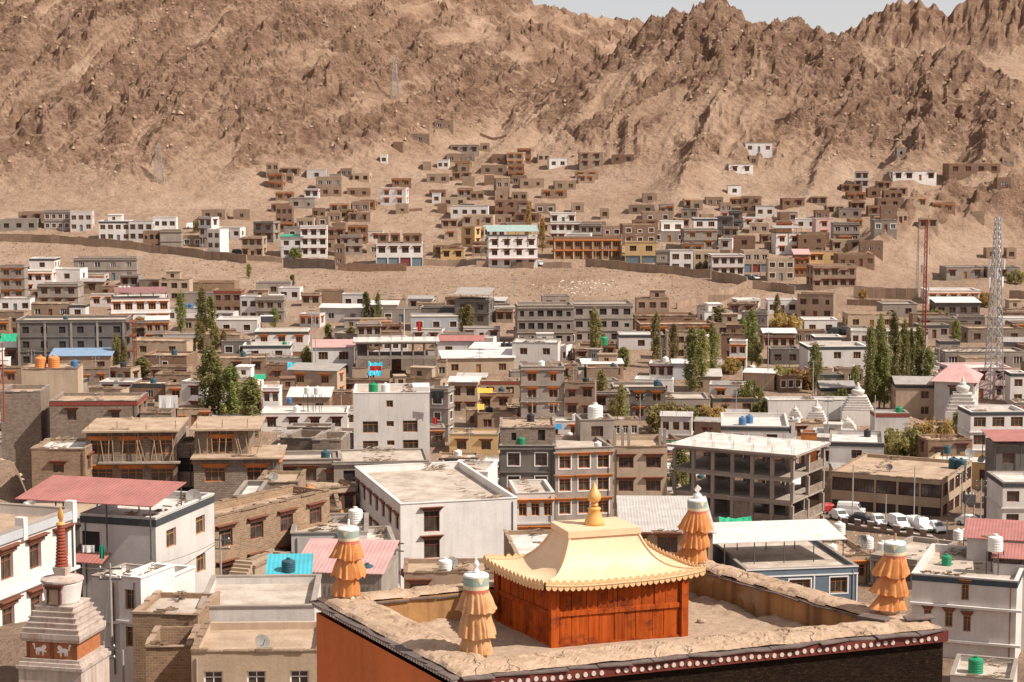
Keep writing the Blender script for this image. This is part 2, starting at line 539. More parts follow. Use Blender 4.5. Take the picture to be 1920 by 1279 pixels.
for slope, rk, pts in RIDGES:
    P = [wp(*p) for p in pts]
    for (ax, ay, az), (bx, by, bz) in zip(P[:-1], P[1:]):
        dx, dy = bx - ax, by - ay
        t = np.clip(((GX - ax) * dx + (GY - ay) * dy) / (dx * dx + dy * dy), 0, 1)
        d = np.hypot(GX - (ax + t * dx), GY - (ay + t * dy))
        z = az + t * (bz - az) - slope * d
        m = z > tent
        tent = np.where(m, z, tent)
        rough = np.where(m, rk, rough)
above = tent - base
mt = sstep(-2.0, 14.0, above) * np.where(rough > 0, rough, 0)
# smooth union of mountain and fan
kk = 5.0
h = np.clip(0.5 + 0.5 * (tent - base) / kk, 0, 1)
Z = base * (1 - h) + tent * h + kk * h * (1 - h)
# crags: tilted coordinates so that gullies run from upper right to lower left
wx = GX + 9 * fbm(GX / 40, GY / 40, 3, 3)
wy = GY + 9 * fbm(GX / 40 + 5, GY / 40, 3, 7)
s1 = wx - 0.42 * wy
rockmap = 0.5 * fbm(s1 / 42, wy / 80, 3, 21) + 0.6 * fbm(s1 / 13, wy / 40, 4, 33)
rock = sstep(-0.2, 0.14, rockmap + 0.09) * mt
far = sstep(1000, 1100, GY)
rock = np.maximum(rock, far * mt)
hi = sstep(5, 45, above)
Z += mt * (ridged(s1 / 26, wy / 80, 5, 41, 0.55) - 0.5) * (4.5 + 3.5 * hi)
cr1 = ridged(s1 / 10, wy / 46, 6, 51, 0.6)
gul = ridged(s1 / 8.5 + .6 * fbm(wx / 30, wy / 60, 2, 67), wy / 150, 4, 65, 0.55)
Z += mt * (gul - 0.5) * 3.2
cr2 = ridged((wx + 0.9 * wy) / 16, (wy - 0.5 * wx) / 6, 5, 57, 0.55)
Z += rock * ((cr1 - 0.45) * (5.0 + 1.5 * hi) + (cr2 - 0.45) * 3.5)
Z += (0.22 * mt + 0.78 * rock) * (ridged(wx / 4.2, (wy + 0.8 * wx) / 3.4, 3, 61, 0.65) - 0.4) * 2.0
tr = fbm(wx / 6, (wy + .4 * wx) / 6, 4, 63) * 4
Z += rock * (np.floor(tr) + sstep(0.55, 0.95, tr - np.floor(tr))) * 0.9
Z += mt * fbm(GX / 2.2, GY / 2.2, 3, 71) * 0.45
# bare rock shows where the surface is steep or stands proud; scree lies in between
gz = np.gradient(Z, axis=0) / np.gradient(GY, axis=0)
gx = np.gradient(Z, axis=1) / np.gradient(GX, axis=1)
steep = np.hypot(gz, gx)
rock = np.clip(0.5 * rock + 0.7 * sstep(0.8, 1.7, steep) * mt + 0.25 * rock * sstep(.1, .5, cr1 - .45), 0, 1)
Z += sstep(540, 640, GY) * (1 - mt) * (fbm(GX / 14, GY / 14, 4, 81) * 1.6 + np.abs(fbm(GX / 5, GY / 5, 3, 83)) * 0.5)
Z += sstep(480, 530, GY) * sstep(640, 560, GY) * (1 - mt) * (fbm(GX / 18, GY / 12, 4, 91) * 1.3 + np.abs(fbm(GX / 4, GY / 4, 3, 95)) * 0.22)
Z += 0.25 * fbm(GX / 15, GY / 15, 3, 97) * sstep(110, 140, GY)
def height(x, y):
    i = np.interp(y, _Drow, np.arange(len(_Drow)))
    u = x / (y + OFFU)
    j = np.interp(u, _ucol, np.arange(len(_ucol)))
    i0, j0 = int(min(i, len(_Drow) - 2)), int(min(j, len(_ucol) - 2))
    a, b = i - i0, j - j0
    return float(Z[i0, j0] * (1 - a) * (1 - b) + Z[i0 + 1, j0] * a * (1 - b) + Z[i0, j0 + 1] * (1 - a) * b + Z[i0 + 1, j0 + 1] * a * b)
_scan = np.concatenate([np.arange(60, 480, 1.0), np.arange(480, 1000, 1.0)])
def solve_D(px, py, h=0.0, lo=60, hi=990):
    # distance at which a thing of height h standing on the ground shows its top at row py
    prev = None
    for D in _scan:
        if D < lo or D > hi:
            continue
        p = at(px, py, D)
        e = p.z - (height(p.x, D) + h)
        if prev is not None and e <= 0 < prev[1]:
            return prev[0] + (D - prev[0]) * prev[1] / (prev[1] - e)
        prev = (D, e)
    return hi if prev and prev[1] > 0 else lo

# ground material: sand, gravel, rock
def ground_mat(name):
    k = NT(name)
    g = k.n('ShaderNodeNewGeometry')
    v = g.outputs['Position']
    at_ = k.n('ShaderNodeAttribute'); at_.attribute_name = 'rock'
    sand = k.ramp(k.noise(v, 0.035, 6, 0.6), [(0.3, (0.355, 0.235, 0.163)), (0.55, (0.445, 0.31, 0.225)), (0.75, (0.52, 0.385, 0.29))])
    sand = k.mix(0.55, sand, k.ramp(k.noise(v, 0.5, 6, 0.75), [(0.33, (0.52, 0.47, 0.44)), (0.52, (1, 1, 1)), (0.75, (1.15, 1.13, 1.1))]), 'MULTIPLY')
    rk = k.ramp(k.noise(k.mapping(v, (1, 0.6, 1.3), (0.3, 0.2, 0.5)), 0.12, 7, 0.7), [(0.28, (0.15, 0.088, 0.06)), (0.46, (0.27, 0.17, 0.118)), (0.6, (0.37, 0.245, 0.175)), (0.8, (0.46, 0.325, 0.24))])
    rk = k.mix(0.5, rk, k.ramp(k.noise(k.mapping(v, (1, 0.7, 2.2), (0.5, 0.3, 0.4)), 0.7, 6, 0.75), [(0.35, (0.42, 0.37, 0.34)), (0.6, (1.1, 1.1, 1.1))]), 'MULTIPLY')
    hl = k.n('ShaderNodeAttribute'); hl.attribute_name = 'hill'
    sk = k.n('ShaderNodeSeparateXYZ'); k.l(v, sk.inputs[0])
    cs_ = k.n('ShaderNodeCombineXYZ')
    k.l(k.math('SUBTRACT', sk.outputs[0], k.math('MULTIPLY', sk.outputs[1], 0.42)), cs_.inputs[0])
    k.l(k.math('MULTIPLY', sk.outputs[1], 0.06), cs_.inputs[1])
    chute = k.ramp(k.noise(cs_.outputs[0], 0.16, 6, 0.7), [(0.36, (0.68, 0.63, 0.6)), (0.5, (0.9, 0.87, 0.845)), (0.66, (1.1, 1.06, 1.02))])     # scree chutes and stony ribs
    sand = k.mix(hl.outputs['Fac'], sand, k.mix(1.0, sand, chute, 'MULTIPLY'))
    rk = k.mix(k.math('MULTIPLY', hl.outputs['Fac'], .6), rk, k.mix(1.0, rk, chute, 'MULTIPLY'))
    fac = k.math('ADD', at_.outputs['Fac'], k.math('MULTIPLY', k.math('SUBTRACT', k.noise(v, 0.25, 6, 0.7), 0.5), 0.9))
    c = k.mix(k.ramp(fac, [(0.22, (0, 0, 0)), (0.75, (1, 1, 1))]), sand, rk)
    k.l(c, k.b.inputs['Base Color'])
    k.b.inputs['Roughness'].default_value = 0.97
    k.b.inputs['Specular IOR Level'].default_value = 0.1
    hgt = k.math('ADD', k.noise(v, 0.9, 8, 0.75), k.math('MULTIPLY', k.noise(k.mapping(v, (1, 0.6, 1.6), (0.5, 0.3, 0.6)), 0.22, 6, 0.7), 1.5))
    hgt = k.math('ADD', hgt, k.math('MULTIPLY', k.noise(v, 2.6, 5, 0.7), 0.35))
    k.bump(hgt, 1.0, 1.15)
    M[name] = k.m
ground_mat('earth')
nr, nc = Z.shape
idx = np.arange(nr * nc).reshape(nr, nc)
verts = np.stack([GX, GY, Z], -1)
isplit = int(np.searchsorted(_Drow, 612))
def sheet(name, r0, r1):
    sub = idx[r0:r1]
    f = np.stack([sub[:-1, :-1], sub[:-1, 1:], sub[1:, 1:], sub[1:, :-1]], -1).reshape(-1, 4) - sub[0, 0]
    me = np_mesh(name, verts[r0:r1].reshape(-1, 3), f, 'earth', name == 'ground', {'rock': rock[r0:r1].ravel(), 'hill': mt[r0:r1].ravel()})
    return tag(link(name, me), kind='structure')
sheet('ground', 0, isplit + 1)
sheet('mountain', isplit, nr)

# ------------------------------------------------------------------ windows, lintels, doors (meshes shared between alike pieces)
CACHE = {}
def q(v, s=0.1):
    return round(round(v / s) * s, 3)
def window_mesh(w, h, frame, cols, transom, fr=0.09):
    key = ('win', w, h, frame, cols, transom, fr)
    if key not in CACHE:
        mb = MB()
        for a in ((0, 0, fr, h), (w - fr, 0, w, h), (fr, 0, w - fr, fr), (fr, h - fr, w - fr, h)):
            mb.box(a[0], 0.0, a[1], a[2], 0.09, a[3])
        b = fr * 0.62
        for i in range(1, cols):
            x = w * i / cols
            mb.box(x - b / 2, 0.012, fr, x + b / 2, 0.08, h - fr)
        if transom:
            z = h * transom
            mb.box(fr, 0.006, z - b / 2, w - fr, 0.085, z + b / 2)
        CACHE[key] = mb.mesh('window', frame)
    return CACHE[key]
def pane_mesh(w, h):
    key = ('pane', w, h)
    if key not in CACHE:
        mb = MB(); mb.box(0.02, 0.05, 0.02, w - 0.02, 0.062, h - 0.02)
        CACHE[key] = mb.mesh('pane', 'pane')
    return CACHE[key]
def far_window_mesh(w, h, frame, cols):
    key = ('far', w, h, frame, cols)
    if key not in CACHE:
        mb = MB(); fr = 0.13
        mb.box(0.02, 0.05, 0.02, w - 0.02, 0.06, h - 0.02, 1)
        for a in ((0, 0, fr, h), (w - fr, 0, w, h), (fr, h - fr, w - fr, h)):
            mb.box(a[0], 0.0, a[1], a[2], 0.04, a[3])
        for i in range(1, cols):
            mb.box(w * i / cols - 0.05, 0.01, 0.01, w * i / cols + 0.05, 0.045, h - fr)
        CACHE[key] = mb.mesh('window', [frame, 'pane'])
    return CACHE[key]
def lintel_mesh(w, mat, tall):
    key = ('lintel', w, mat, tall)
    if key not in CACHE:
        mb = MB()
        n = 3
        for i in range(n):
            o = 0.06 + 0.09 * i
            e = (0.05 + 0.13 * i) * min(1, w / 1.2)
            mb.box(-e, -o, tall * i / n, w + e, 0.05, tall * (i + 1) / n - 0.012)
        e = 0.42 * min(1, w / 1.2); mb.box(-e, -0.36, tall, w + e, 0.02, tall + 0.07)
        CACHE[key] = mb.mesh('lintel', mat)
    return CACHE[key]
def surround_mesh(w, h, mat, t=0.13):
    key = ('sur', w, h, mat, t)
    if key not in CACHE:
        mb = MB()
        for a in ((-t, -t, 0, h + t), (w, -t, w + t, h + t), (0, h, w, h + t), (0, -t, w, 0)):
            mb.box(a[0], -0.035, a[1], a[2], 0.02, a[3])
        CACHE[key] = mb.mesh('surround', mat)
    return CACHE[key]
def slab_mesh(w, h, mat, name):
    key = ('slab', w, h, mat, name)
    if key not in CACHE:
        mb = MB(); mb.box(0, 0.05, 0, w, 0.1, h)
        n = max(2, int(w / 0.35))
        for i in range(n):
            mb.box(w * (i + 0.12) / n, 0.03, 0.1, w * (i + 0.88) / n, 0.052, h - 0.12)
        CACHE[key] = mb.mesh(name, mat)
    return CACHE[key]

def wall_sheet(mb, ox, oy, ux, uy, W, z0, z1, rects, dep=0.16, m=0):
    # upright wall from (ox,oy) along (ux,uy); outward normal is (uy,-ux); openings get reveals of depth dep
    xs = sorted({0.0, W, *[r[0] for r in rects], *[r[1] for r in rects]})
    zs = sorted({z0, z1, *[r[2] for r in rects], *[r[3] for r in rects]})
    P = lambda a, z, d=0.0: (ox + ux * a - uy * d, oy + uy * a + ux * d, z)
    for i in range(len(xs) - 1):
        # merge cells upwards where nothing is cut
        j = 0
        while j < len(zs) - 1:
            xm, zm = (xs[i] + xs[i + 1]) / 2, (zs[j] + zs[j + 1]) / 2
            if any(r[0] < xm < r[1] and r[2] < zm < r[3] for r in rects):
                j += 1; continue
            e = j + 1
            while e < len(zs) - 1:
                zm = (zs[e] + zs[e + 1]) / 2
                if any(r[0] < xm < r[1] and r[2] < zm < r[3] for r in rects):
                    break
                e += 1
            mb.quad(P(xs[i], zs[j]), P(xs[i + 1], zs[j]), P(xs[i + 1], zs[e]), P(xs[i], zs[e]), m)
            j = e
    for a0, a1, b0, b1 in rects:
        mb.quad(P(a0, b0), P(a0, b0, dep), P(a0, b1, dep), P(a0, b1), m)
        mb.quad(P(a1, b0, dep), P(a1, b0), P(a1, b1), P(a1, b1, dep), m)
        mb.quad(P(a0, b0), P(a1, b0), P(a1, b0, dep), P(a0, b0, dep), m)
        mb.quad(P(a0, b1, dep), P(a1, b1, dep), P(a1, b1), P(a0, b1), m)

WALLS = dict(W='white_wash', L='grey_white', S='pale_blue_grey', C='concrete', K='dark_concrete', B='mud', T='tan', Y='yellow', P='pink',
             U='blue_wall', R='brown_brick', G='grey_brick', M='mud_brick')
WORDS = dict(W='whitewashed', L='off-white', S='pale grey', C='grey concrete', K='dark concrete', B='brown mud', T='tan', Y='yellow', P='pinkish',
             U='slate-blue', R='brown brick', G='grey brick', M='mud-brick')
NUM = ['no', 'one', 'two', 'three', 'four', 'five', 'six', 'seven', 'eight', 'nine', 'ten', 'eleven', 'twelve']
HOUSES = []          # dicts: root, label pieces, place
LAND = []            # landmarks: (x, y, phrase)

def open_window(root, pos, rz, w, h, frame, lint=None, sur=None, near=True, cols=2, transom=0.72, hood=0.38, name='window'):
    w, h = q(w), q(h)
    if near:
        o = link(name, window_mesh(w, h, frame, cols, transom), root, pos, rz)
        link('pane', pane_mesh(w, h), o)
    else:
        o = link(name, far_window_mesh(w, h, frame, cols), root, pos, rz)
    c, s = math.cos(rz), math.sin(rz)
    off = 0.16
    fpos = (s * off, -c * off, 0)
    if lint:
        link('lintel', lintel_mesh(w, lint, hood), o, (0, -off, h + 0.03))
    if sur:
        link('surround', surround_mesh(w, h, sur), o, (0, -off - 0.002, 0))
    return o

def house(x0, x1, ytop, ns, wc, cols=2, yaw=0, dep=None, op='', D=None, label=None, sh=2.9, win=None, roof=None, lm=None, parap=None, pits=None, cat='house', name='house', wrows=None, extra=None, winh=None):
    """A flat-roofed house whose front top edge runs from column x0 to x1 at row ytop; ns storeys; op: option letters
    o/d/m lintels (orange, brown, maroon), w white surrounds, k/n/e black, navy, red band, g big panes, s side windows, p roof room,
    h shop shutters, u unfinished (rebar), f ledges between floors, x no glass (bare openings), z no windows"""
    rr = random.Random(int(x0 * 13 + ytop * 7 + x1))
    hh = ns * sh + (0.45 if parap is None else parap)
    pc = (x0 + x1) / 2
    if D is None:
        D = solve_D(pc, ytop, hh, lo=95)
    c = at(pc, ytop, D)
    yr = R(yaw)
    w = (x1 - x0) / F * D / max(0.25, math.cos(yr) - math.sin(yr) * (pc - CX) / F)
    dep = dep or max(4.0, min(9.0, w * rr.uniform(0.6, 0.95)))
    zb = c.z - hh
    if name == 'house':
        name = dict(W='whitewashed_house', L='plastered_house', S='plastered_house', P='plastered_house', C='concrete_house', K='concrete_house', B='mud_house', T='tan_house', Y='yellow_house', U='plastered_house', R='brick_house', G='brick_house', M='brick_house')[wc]
    root = empty(name, (c.x, c.y, zb), yr)
    near = D < 330
    ph = rr.uniform(0.3, 0.6) if parap is None else parap
    wm = WALLS[wc]
    frame = {'o': 'orange_wood', 'd': 'brown_wood', 'm': 'brown_wood'}.get(next((a for a in op if a in 'odm'), ''), rr.choice(['brown_wood', 'brown_wood', 'gold_wood', 'white_paint'] if wc not in 'W' else ['brown_wood', 'gold_wood']))
    if 'F' in op: frame = 'gold_wood'
    if 'b' in op: frame = 'maroon_wood'
    lint = {'o': 'orange_wood', 'd': 'brown_wood', 'm': 'maroon_wood'}.get(next((a for a in op if a in 'odm'), ''))
    sur = 'white_paint' if 'w' in op else None
    def rows(W, n, side=False):
        out = []
        if n == 0 or 'z' in op:
            return out
        for k in range(ns if wrows is None else min(ns, wrows)):
            kk_ = ns - 1 - k
            z0 = kk_ * sh + 0.85 + rr.uniform(-.05, .05)
            h_ = winh or (1.65 if 'g' in op else 1.4)
            cw = W / n
            ww = min(2.0 if 'g' in op else 1.55, cw * 0.66)
            ww = win or ww
            if kk_ == 0 and 'h' in op and not side:
                for i in range(n):
                    out.append((cw * i + 0.18, cw * (i + 1) - 0.18, 0.1, sh - 0.5, 'shutter'))
                continue
            for i in range(n):
                a = cw * (i + 0.5)
                t = 'win'
                w2, h2 = ww, h_
                if wc in 'BRMGC' and not side and rr.random() < 0.3 and 'g' not in op:
                    w2, h2 = ww * rr.uniform(.55, .9), h_ * rr.uniform(.6, .95)
                if kk_ == 0 and i == n // 2 and n > 2 and not side and rr.random() < .6:
                    out.append((a - .5, a + .5, 0.05, 2.1, 'door')); continue
                if 'x' in op: t = 'hole'
                out.append((a - q(w2) / 2, a + q(w2) / 2, z0, z0 + q(h2), t))
        return out
    front = [r for r in rows(w, cols)] if extra is None else extra(w, hh)
    sidecols = max(1, int(dep / 3.4)) if ('s' in op or rr.random() < .55) and 'z' not in op else 0
    sd = rows(dep, sidecols, True)
    mb = MB()
    cyr, syr = math.cos(yr), math.sin(yr)
    z0 = min(-1.0, min(height(c.x + cyr * ax - syr * ay, c.y + syr * ax + cyr * ay) for ax in (-w / 2, 0, w / 2) for ay in (0, dep / 2, dep)) - zb - 0.8)
    rz_ = hh - ph
    rect = lambda L: [(a, b, c_, d_) for a, b, c_, d_, t in L]
    wall_sheet(mb, -w / 2, 0, 1, 0, w, z0, hh, rect(front))
    wall_sheet(mb, w / 2, 0, 0, 1, dep, z0, hh, rect(sd))
    wall_sheet(mb, w / 2, dep, -1, 0, w, z0, hh, [])
    wall_sheet(mb, -w / 2, dep, 0, -1, dep, z0, hh, rect(sd))
    # parapet top (uneven on earthen houses) and its inner side
    t = 0.28
    ro = [(-w / 2, 0), (w / 2, 0), (w / 2, dep), (-w / 2, dep)]
    ri = [(-w / 2 + t, t), (w / 2 - t, t), (w / 2 - t, dep - t), (-w / 2 + t, dep - t)]
    for i in range(4):
        j = (i + 1) % 4
        mb.quad((*ro[i], hh), (*ro[j], hh), (*ri[j], hh), (*ri[i], hh))
        mb.quad((*ri[i], hh), (*ri[j], hh), (*ri[j], rz_), (*ri[i], rz_))
    mb.build('wall', wm, root)
    if wc in 'BRMTG' and D < 520 or 'r' in op:
        cap = MB()           # uneven coping of earth and brushwood
        n = max(3, int(w / 0.8))
        for (ax, ay), (bx, by) in ((ro[0], ro[1]), (ro[1], ro[2]), (ro[3], ro[0])):
            L = math.hypot(bx - ax, by - ay); n = max(3, int(L / 0.9))
            dx, dy = (bx - ax) / L, (by - ay) / L
            for i in range(n):
                a0, a1 = L * i / n, L * (i + 1) / n
                hz = rr.uniform(.04, .2); o = rr.uniform(.03, .12)
                p0 = (ax + dx * a0 + dy * o, ay + dy * a0 - dx * o); p1 = (ax + dx * a1 + dy * o, ay + dy * a1 - dx * o)
                p2 = (ax + dx * a1 - dy * .3, ay + dy * a1 + dx * .3); p3 = (ax + dx * a0 - dy * .3, ay + dy * a0 + dx * .3)
                cap.hexa([(*p0, hh + .003), (*p1, hh + .003), (*p2, hh + .003), (*p3, hh + .003), (*p0, hh + hz), (*p1, hh + hz * rr.uniform(.7, 1.2)), (*p2, hh + hz), (*p3, hh + hz)])
        tag(cap.build('coping', 'brush' if rr.random() < .4 else ('mud' if wc != 'G' else 'concrete'), root), kind='stuff')
    if wc in 'WLSPCKUY':
        cap = MB(); o = rr.uniform(.05, .11); zc_ = rr.uniform(.07, .13)
        A = [(-w / 2 - o, -o), (w / 2 + o, -o), (w / 2 + o, dep + o), (-w / 2 - o, dep + o)]
        B_ = [(-w / 2 + .3, .3), (w / 2 - .3, .3), (w / 2 - .3, dep - .3), (-w / 2 + .3, dep - .3)]
        for i in range(4):
            j = (i + 1) % 4
            cap.hexa([(*A[i], hh + .003), (*A[j], hh + .003), (*B_[j], hh + .003), (*B_[i], hh + .003), (*A[i], hh + zc_), (*A[j], hh + zc_), (*B_[j], hh + zc_), (*B_[i], hh + zc_)])
        cap.build('coping', 'concrete' if wc in 'CKUSY' or rr.random() < .35 else wm, root)
    if near and ns > 0 and not label:
        for k in range(rr.choice([1, 2, 3])):
            x_, y_ = rr.uniform(-w / 2 + .7, w / 2 - 1.2), rr.uniform(.8, dep - 1.0)
            ty = rr.random()
            fb = MB()
            if ty < .35:
                fb.tube((x_, y_, rz_), (x_, y_, rz_ + rr.uniform(.7, 1.5)), .06, 6); fb.build('chimney_pipe', 'rust', root)
            elif ty < .65:
                fb.box(x_, y_, rz_ + .002, x_ + rr.uniform(.6, 1.3), y_ + rr.uniform(.5, 1.0), rz_ + rr.uniform(.25, .6)); fb.build('block_stack', rr.choice(['rubble', 'concrete', 'brown_brick', 'grey_brick']), root)
            else:
                a_ = rr.uniform(.7, 1.2); fb.box(x_, y_, rz_ + .002, x_ + a_, y_ + a_, rz_ + .22); fb.hexa([(x_ - .06, y_ - .06, rz_ + .223), (x_ + a_ + .06, y_ - .06, rz_ + .223), (x_ + a_ + .06, y_ + a_ + .06, rz_ + .45), (x_ - .06, y_ + a_ + .06, rz_ + .45), (x_ - .06, y_ - .06, rz_ + .27), (x_ + a_ + .06, y_ - .06, rz_ + .27), (x_ + a_ + .06, y_ + a_ + .06, rz_ + .5), (x_ - .06, y_ + a_ + .06, rz_ + .5)]); fb.build('skylight', rr.choice(['grey_sheet', 'pale_sheet', 'mud_roof']), root)
    if D < 270 and ns > 1:
        fb = MB(); x_ = rr.choice([-1, 1]) * (w / 2 - rr.uniform(.25, .6)); fb.tube((x_, -.07, max(-1, z0)), (x_, -.07, hh - .3), .045, 6); fb.build('drainpipe', rr.choice(['pole_grey', 'rust', 'dark_steel']), root)
    rm = roof or {'W': 'cement_roof', 'L': 'cement_roof', 'S': 'cement_roof', 'P': 'cement_roof', 'C': 'cement_roof', 'K': 'cement_roof', 'U': 'cement_roof', 'Y': 'mud_roof', 'T': 'mud_roof'}.get(wc, 'mud_roof')
    if roof is None and rm in ('cement_roof', 'mud_roof') and rr.random() < .22: rm = 'white_roof'
    mb = MB()
    mb.quad((-w / 2 + t, t, rz_), (w / 2 - t, t, rz_), (w / 2 - t, dep - t, rz_), (-w / 2 + t, dep - t, rz_))
    mb.build('roof', rm, root)
    if any(a in op for a in 'kne'):
        bm = {'k': 'black_band', 'n': 'navy_band', 'e': 'red_band'}[next(a for a in op if a in 'kne')]
        mb = MB(); o = 0.06; b0, b1 = hh - 0.62, hh - 0.12
        for (ax, ay), (bx, by) in ((ro[0], ro[1]), (ro[1], ro[2]), (ro[3], ro[0])):
            L = math.hypot(bx - ax, by - ay); dx, dy = (bx - ax) / L, (by - ay) / L
            e = o if dx else 0
            mb.hexa([(ax - dx * e + dy * o, ay - dx * o, b0), (bx + dx * e + dy * o, by - dx * o, b0), (bx + dx * e - dy * .02, by + dx * .02, b0), (ax - dx * e - dy * .02, ay + dx * .02, b0),
                     (ax - dx * e + dy * o, ay - dx * o, b1), (bx + dx * e + dy * o, by - dx * o, b1), (bx + dx * e - dy * .02, by + dx * .02, b1), (ax - dx * e - dy * .02, ay + dx * .02, b1)])
        mb.build('band', bm, root)
    if extra is None and ('f' in op or (wc in 'CK' and ns > 1) or (wc in 'WL' and ns > 1 and near)):
        for kf in range(1, ns + (1 if wc in 'CK' else 0)):
            mb = MB(); zf = kf * sh - 0.05 if kf < ns else hh - ph - .1
            o = 0.18 if kf < ns else .24
            mb.box(-w / 2 - o, -o, zf, w / 2 + o, -.002, zf + 0.16)
            mb.box(w / 2 + .002, 0, zf, w / 2 + o, dep, zf + 0.16)
            mb.box(-w / 2 - o, 0, zf, -w / 2 - .002, dep, zf + 0.16)
            mb.build('ledge', wm if wc not in 'W' else 'white_wash', root)
    nwin = 0
    for L, org, dr, rz in ((front, (-w / 2, 0), (1, 0), 0), (sd, (w / 2, 0), (0, 1), math.pi / 2), (sd, (-w / 2, dep), (0, -1), -math.pi / 2)):
        for a0, a1, b0, b1, ty in L:
            pos = (org[0] + dr[0] * a0 - dr[1] * .16, org[1] + dr[1] * a0 + dr[0] * .16, b0)
            if ty == 'shutter':
                link('shutter', slab_mesh(q(a1 - a0), q(b1 - b0), rr.choice(['grey_blue_shutter'] * 2 + ['red_shutter']) if 'H' not in op else 'dark_shutter', 'shutter'), root, pos, rz)
            elif ty == 'door':
                link('door', slab_mesh(q(a1 - a0), q(b1 - b0), rr.choice(['brown_wood', 'gold_wood', 'grey_blue_shutter']), 'door'), root, pos, rz)
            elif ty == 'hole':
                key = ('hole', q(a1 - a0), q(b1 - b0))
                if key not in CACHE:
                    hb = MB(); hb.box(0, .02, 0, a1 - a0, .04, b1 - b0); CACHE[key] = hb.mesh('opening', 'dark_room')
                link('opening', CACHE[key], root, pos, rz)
            else:
                wcol = 6 if (a1 - a0) > 2.6 else (3 if (a1 - a0) > 1.6 else 2)
                open_window(root, pos, rz, a1 - a0, b1 - b0, frame, lint, sur, near, wcol)
            if rz == 0 and ty == 'win': nwin += 1
    if 'p' in op:
        rw, rd, rh = min(w * .45, 4.5), min(dep * .5, 4.0), 2.3
        px = rr.uniform(-w / 2 + .6, w / 2 - rw - .6)
        mb = MB()
        wall_sheet(mb, px, dep * .4, 1, 0, rw, rz_, rz_ + rh, [(rw * .3, rw * .3 + 1.0, rz_ + .7, rz_ + 1.7)])
        wall_sheet(mb, px + rw, dep * .4, 0, 1, rd, rz_, rz_ + rh, [])
        wall_sheet(mb, px, dep * .4 + rd, 0, -1, rd, rz_, rz_ + rh, [])
        mb.box(px - .2, dep * .4 - .2, rz_ + rh, px + rw + .2, dep * .4 + rd + .2, rz_ + rh + .14)
        rmo = mb.build('roof_room', wm, root)
        open_window(rmo, (px + rw * .3, dep * .4 + .16, rz_ + .7), 0, 1.0, 1.0, frame, None, None, near)
    if 'u' in op:
        mb = MB()
        for i in range(max(3, int(w / 2.5))):
            for yy in (.2, dep - .2):
                xx = -w / 2 + .2 + (w - .4) * i / max(2, int(w / 2.5) - 1 if int(w / 2.5) > 2 else 2)
                for k in range(2):
                    mb.tube((xx + k * .12, yy, rz_), (xx + k * .12 + rr.uniform(-.1, .1), yy, hh + rr.uniform(.6, 1.4)), .025, 4)
        tag(mb.build('rebar', 'rust', root), kind='stuff')
    info = dict(root=root, wc=wc, ns=ns, nwin=nwin, op=op, x=c.x, y=D, w=w, dep=dep, h=hh, rz=rz_, zb=zb, yr=yr, label=label, cat=cat, roof=rm, px=(x0, x1, ytop), ph=ph)
    HOUSES.append(info)
    if lm: LAND.append((c.x, D, lm))
    return info

def local(hs, x, y, z):
    c, s = math.cos(hs['yr']), math.sin(hs['yr'])
    r = hs['root'].location
    return Vector((r.x + c * x - s * y, r.y + s * x + c * y, r.z + z))

def sheet_roof(hs, mat, rise=1.6, over=0.6, kind='shed', back=0.0, z=None, y0=None, y1=None, x0=None, x1=None, posts=True, name='roof_sheet'):
    """metal sheet roof on posts or walls: 'shed' rises to the back, 'gable' has its ridge along x"""
    w, d = hs['w'], hs['dep']
    z = hs['h'] + .05 if z is None else z
    xa, xb = (-w / 2 - over if x0 is None else x0), (w / 2 + over if x1 is None else x1)
    ya, yb = (-over if y0 is None else y0), (d + over if y1 is None else y1)
    mb = MB(); th = .07
    if kind == 'shed':
        mb.hexa([(xa, ya, z), (xb, ya, z), (xb, yb, z + rise), (xa, yb, z + rise), (xa, ya, z + th), (xb, ya, z + th), (xb, yb, z + rise + th), (xa, yb, z + rise + th)])
    elif kind == 'gable':
        ym = (ya + yb) / 2
        mb.hexa([(xa, ya, z), (xb, ya, z), (xb, ym, z + rise), (xa, ym, z + rise), (xa, ya, z + th), (xb, ya, z + th), (xb, ym, z + rise + th), (xa, ym, z + rise + th)])
        mb.hexa([(xa, ym, z + rise), (xb, ym, z + rise), (xb, yb, z), (xa, yb, z), (xa, ym, z + rise + th), (xb, ym, z + rise + th), (xb, yb, z + th), (xa, yb, z + th)])
    elif kind == 'hip':
        ins = min((xb - xa) * .35, (yb - ya) * .5)
        A = [(xa, ya, z), (xb, ya, z), (xb, yb, z), (xa, yb, z)]
        ym = (ya + yb) / 2
        r0, r1 = (xa + ins, ym, z + rise), (xb - ins, ym, z + rise)
        mb.quad(A[0], A[1], r1, r0); mb.quad(A[2], A[3], r0, r1); mb.poly([A[1], A[2], r1]); mb.poly([A[3], A[0], r0]); mb.quad(A[3], A[2], A[1], A[0])
    o = mb.build(name, mat, hs['root'])
    if posts:
        zz = hs['rz']
        n = max(2, int((xb - xa) / 3))
        for i in range(n + 1):
            for yy, top in ((ya + .3, z), (yb - .3, z + (rise if kind == 'shed' else 0))):
                pb = MB(); xx = xa + .3 + (xb - xa - .6) * i / n
                pb.tube((xx, yy, zz if 0 < yy < d and -w / 2 < xx < w / 2 else zz - 2.5), (xx, yy, top), .06, 5)
                pb.build('post', 'dark_steel', hs['root'])
    return o

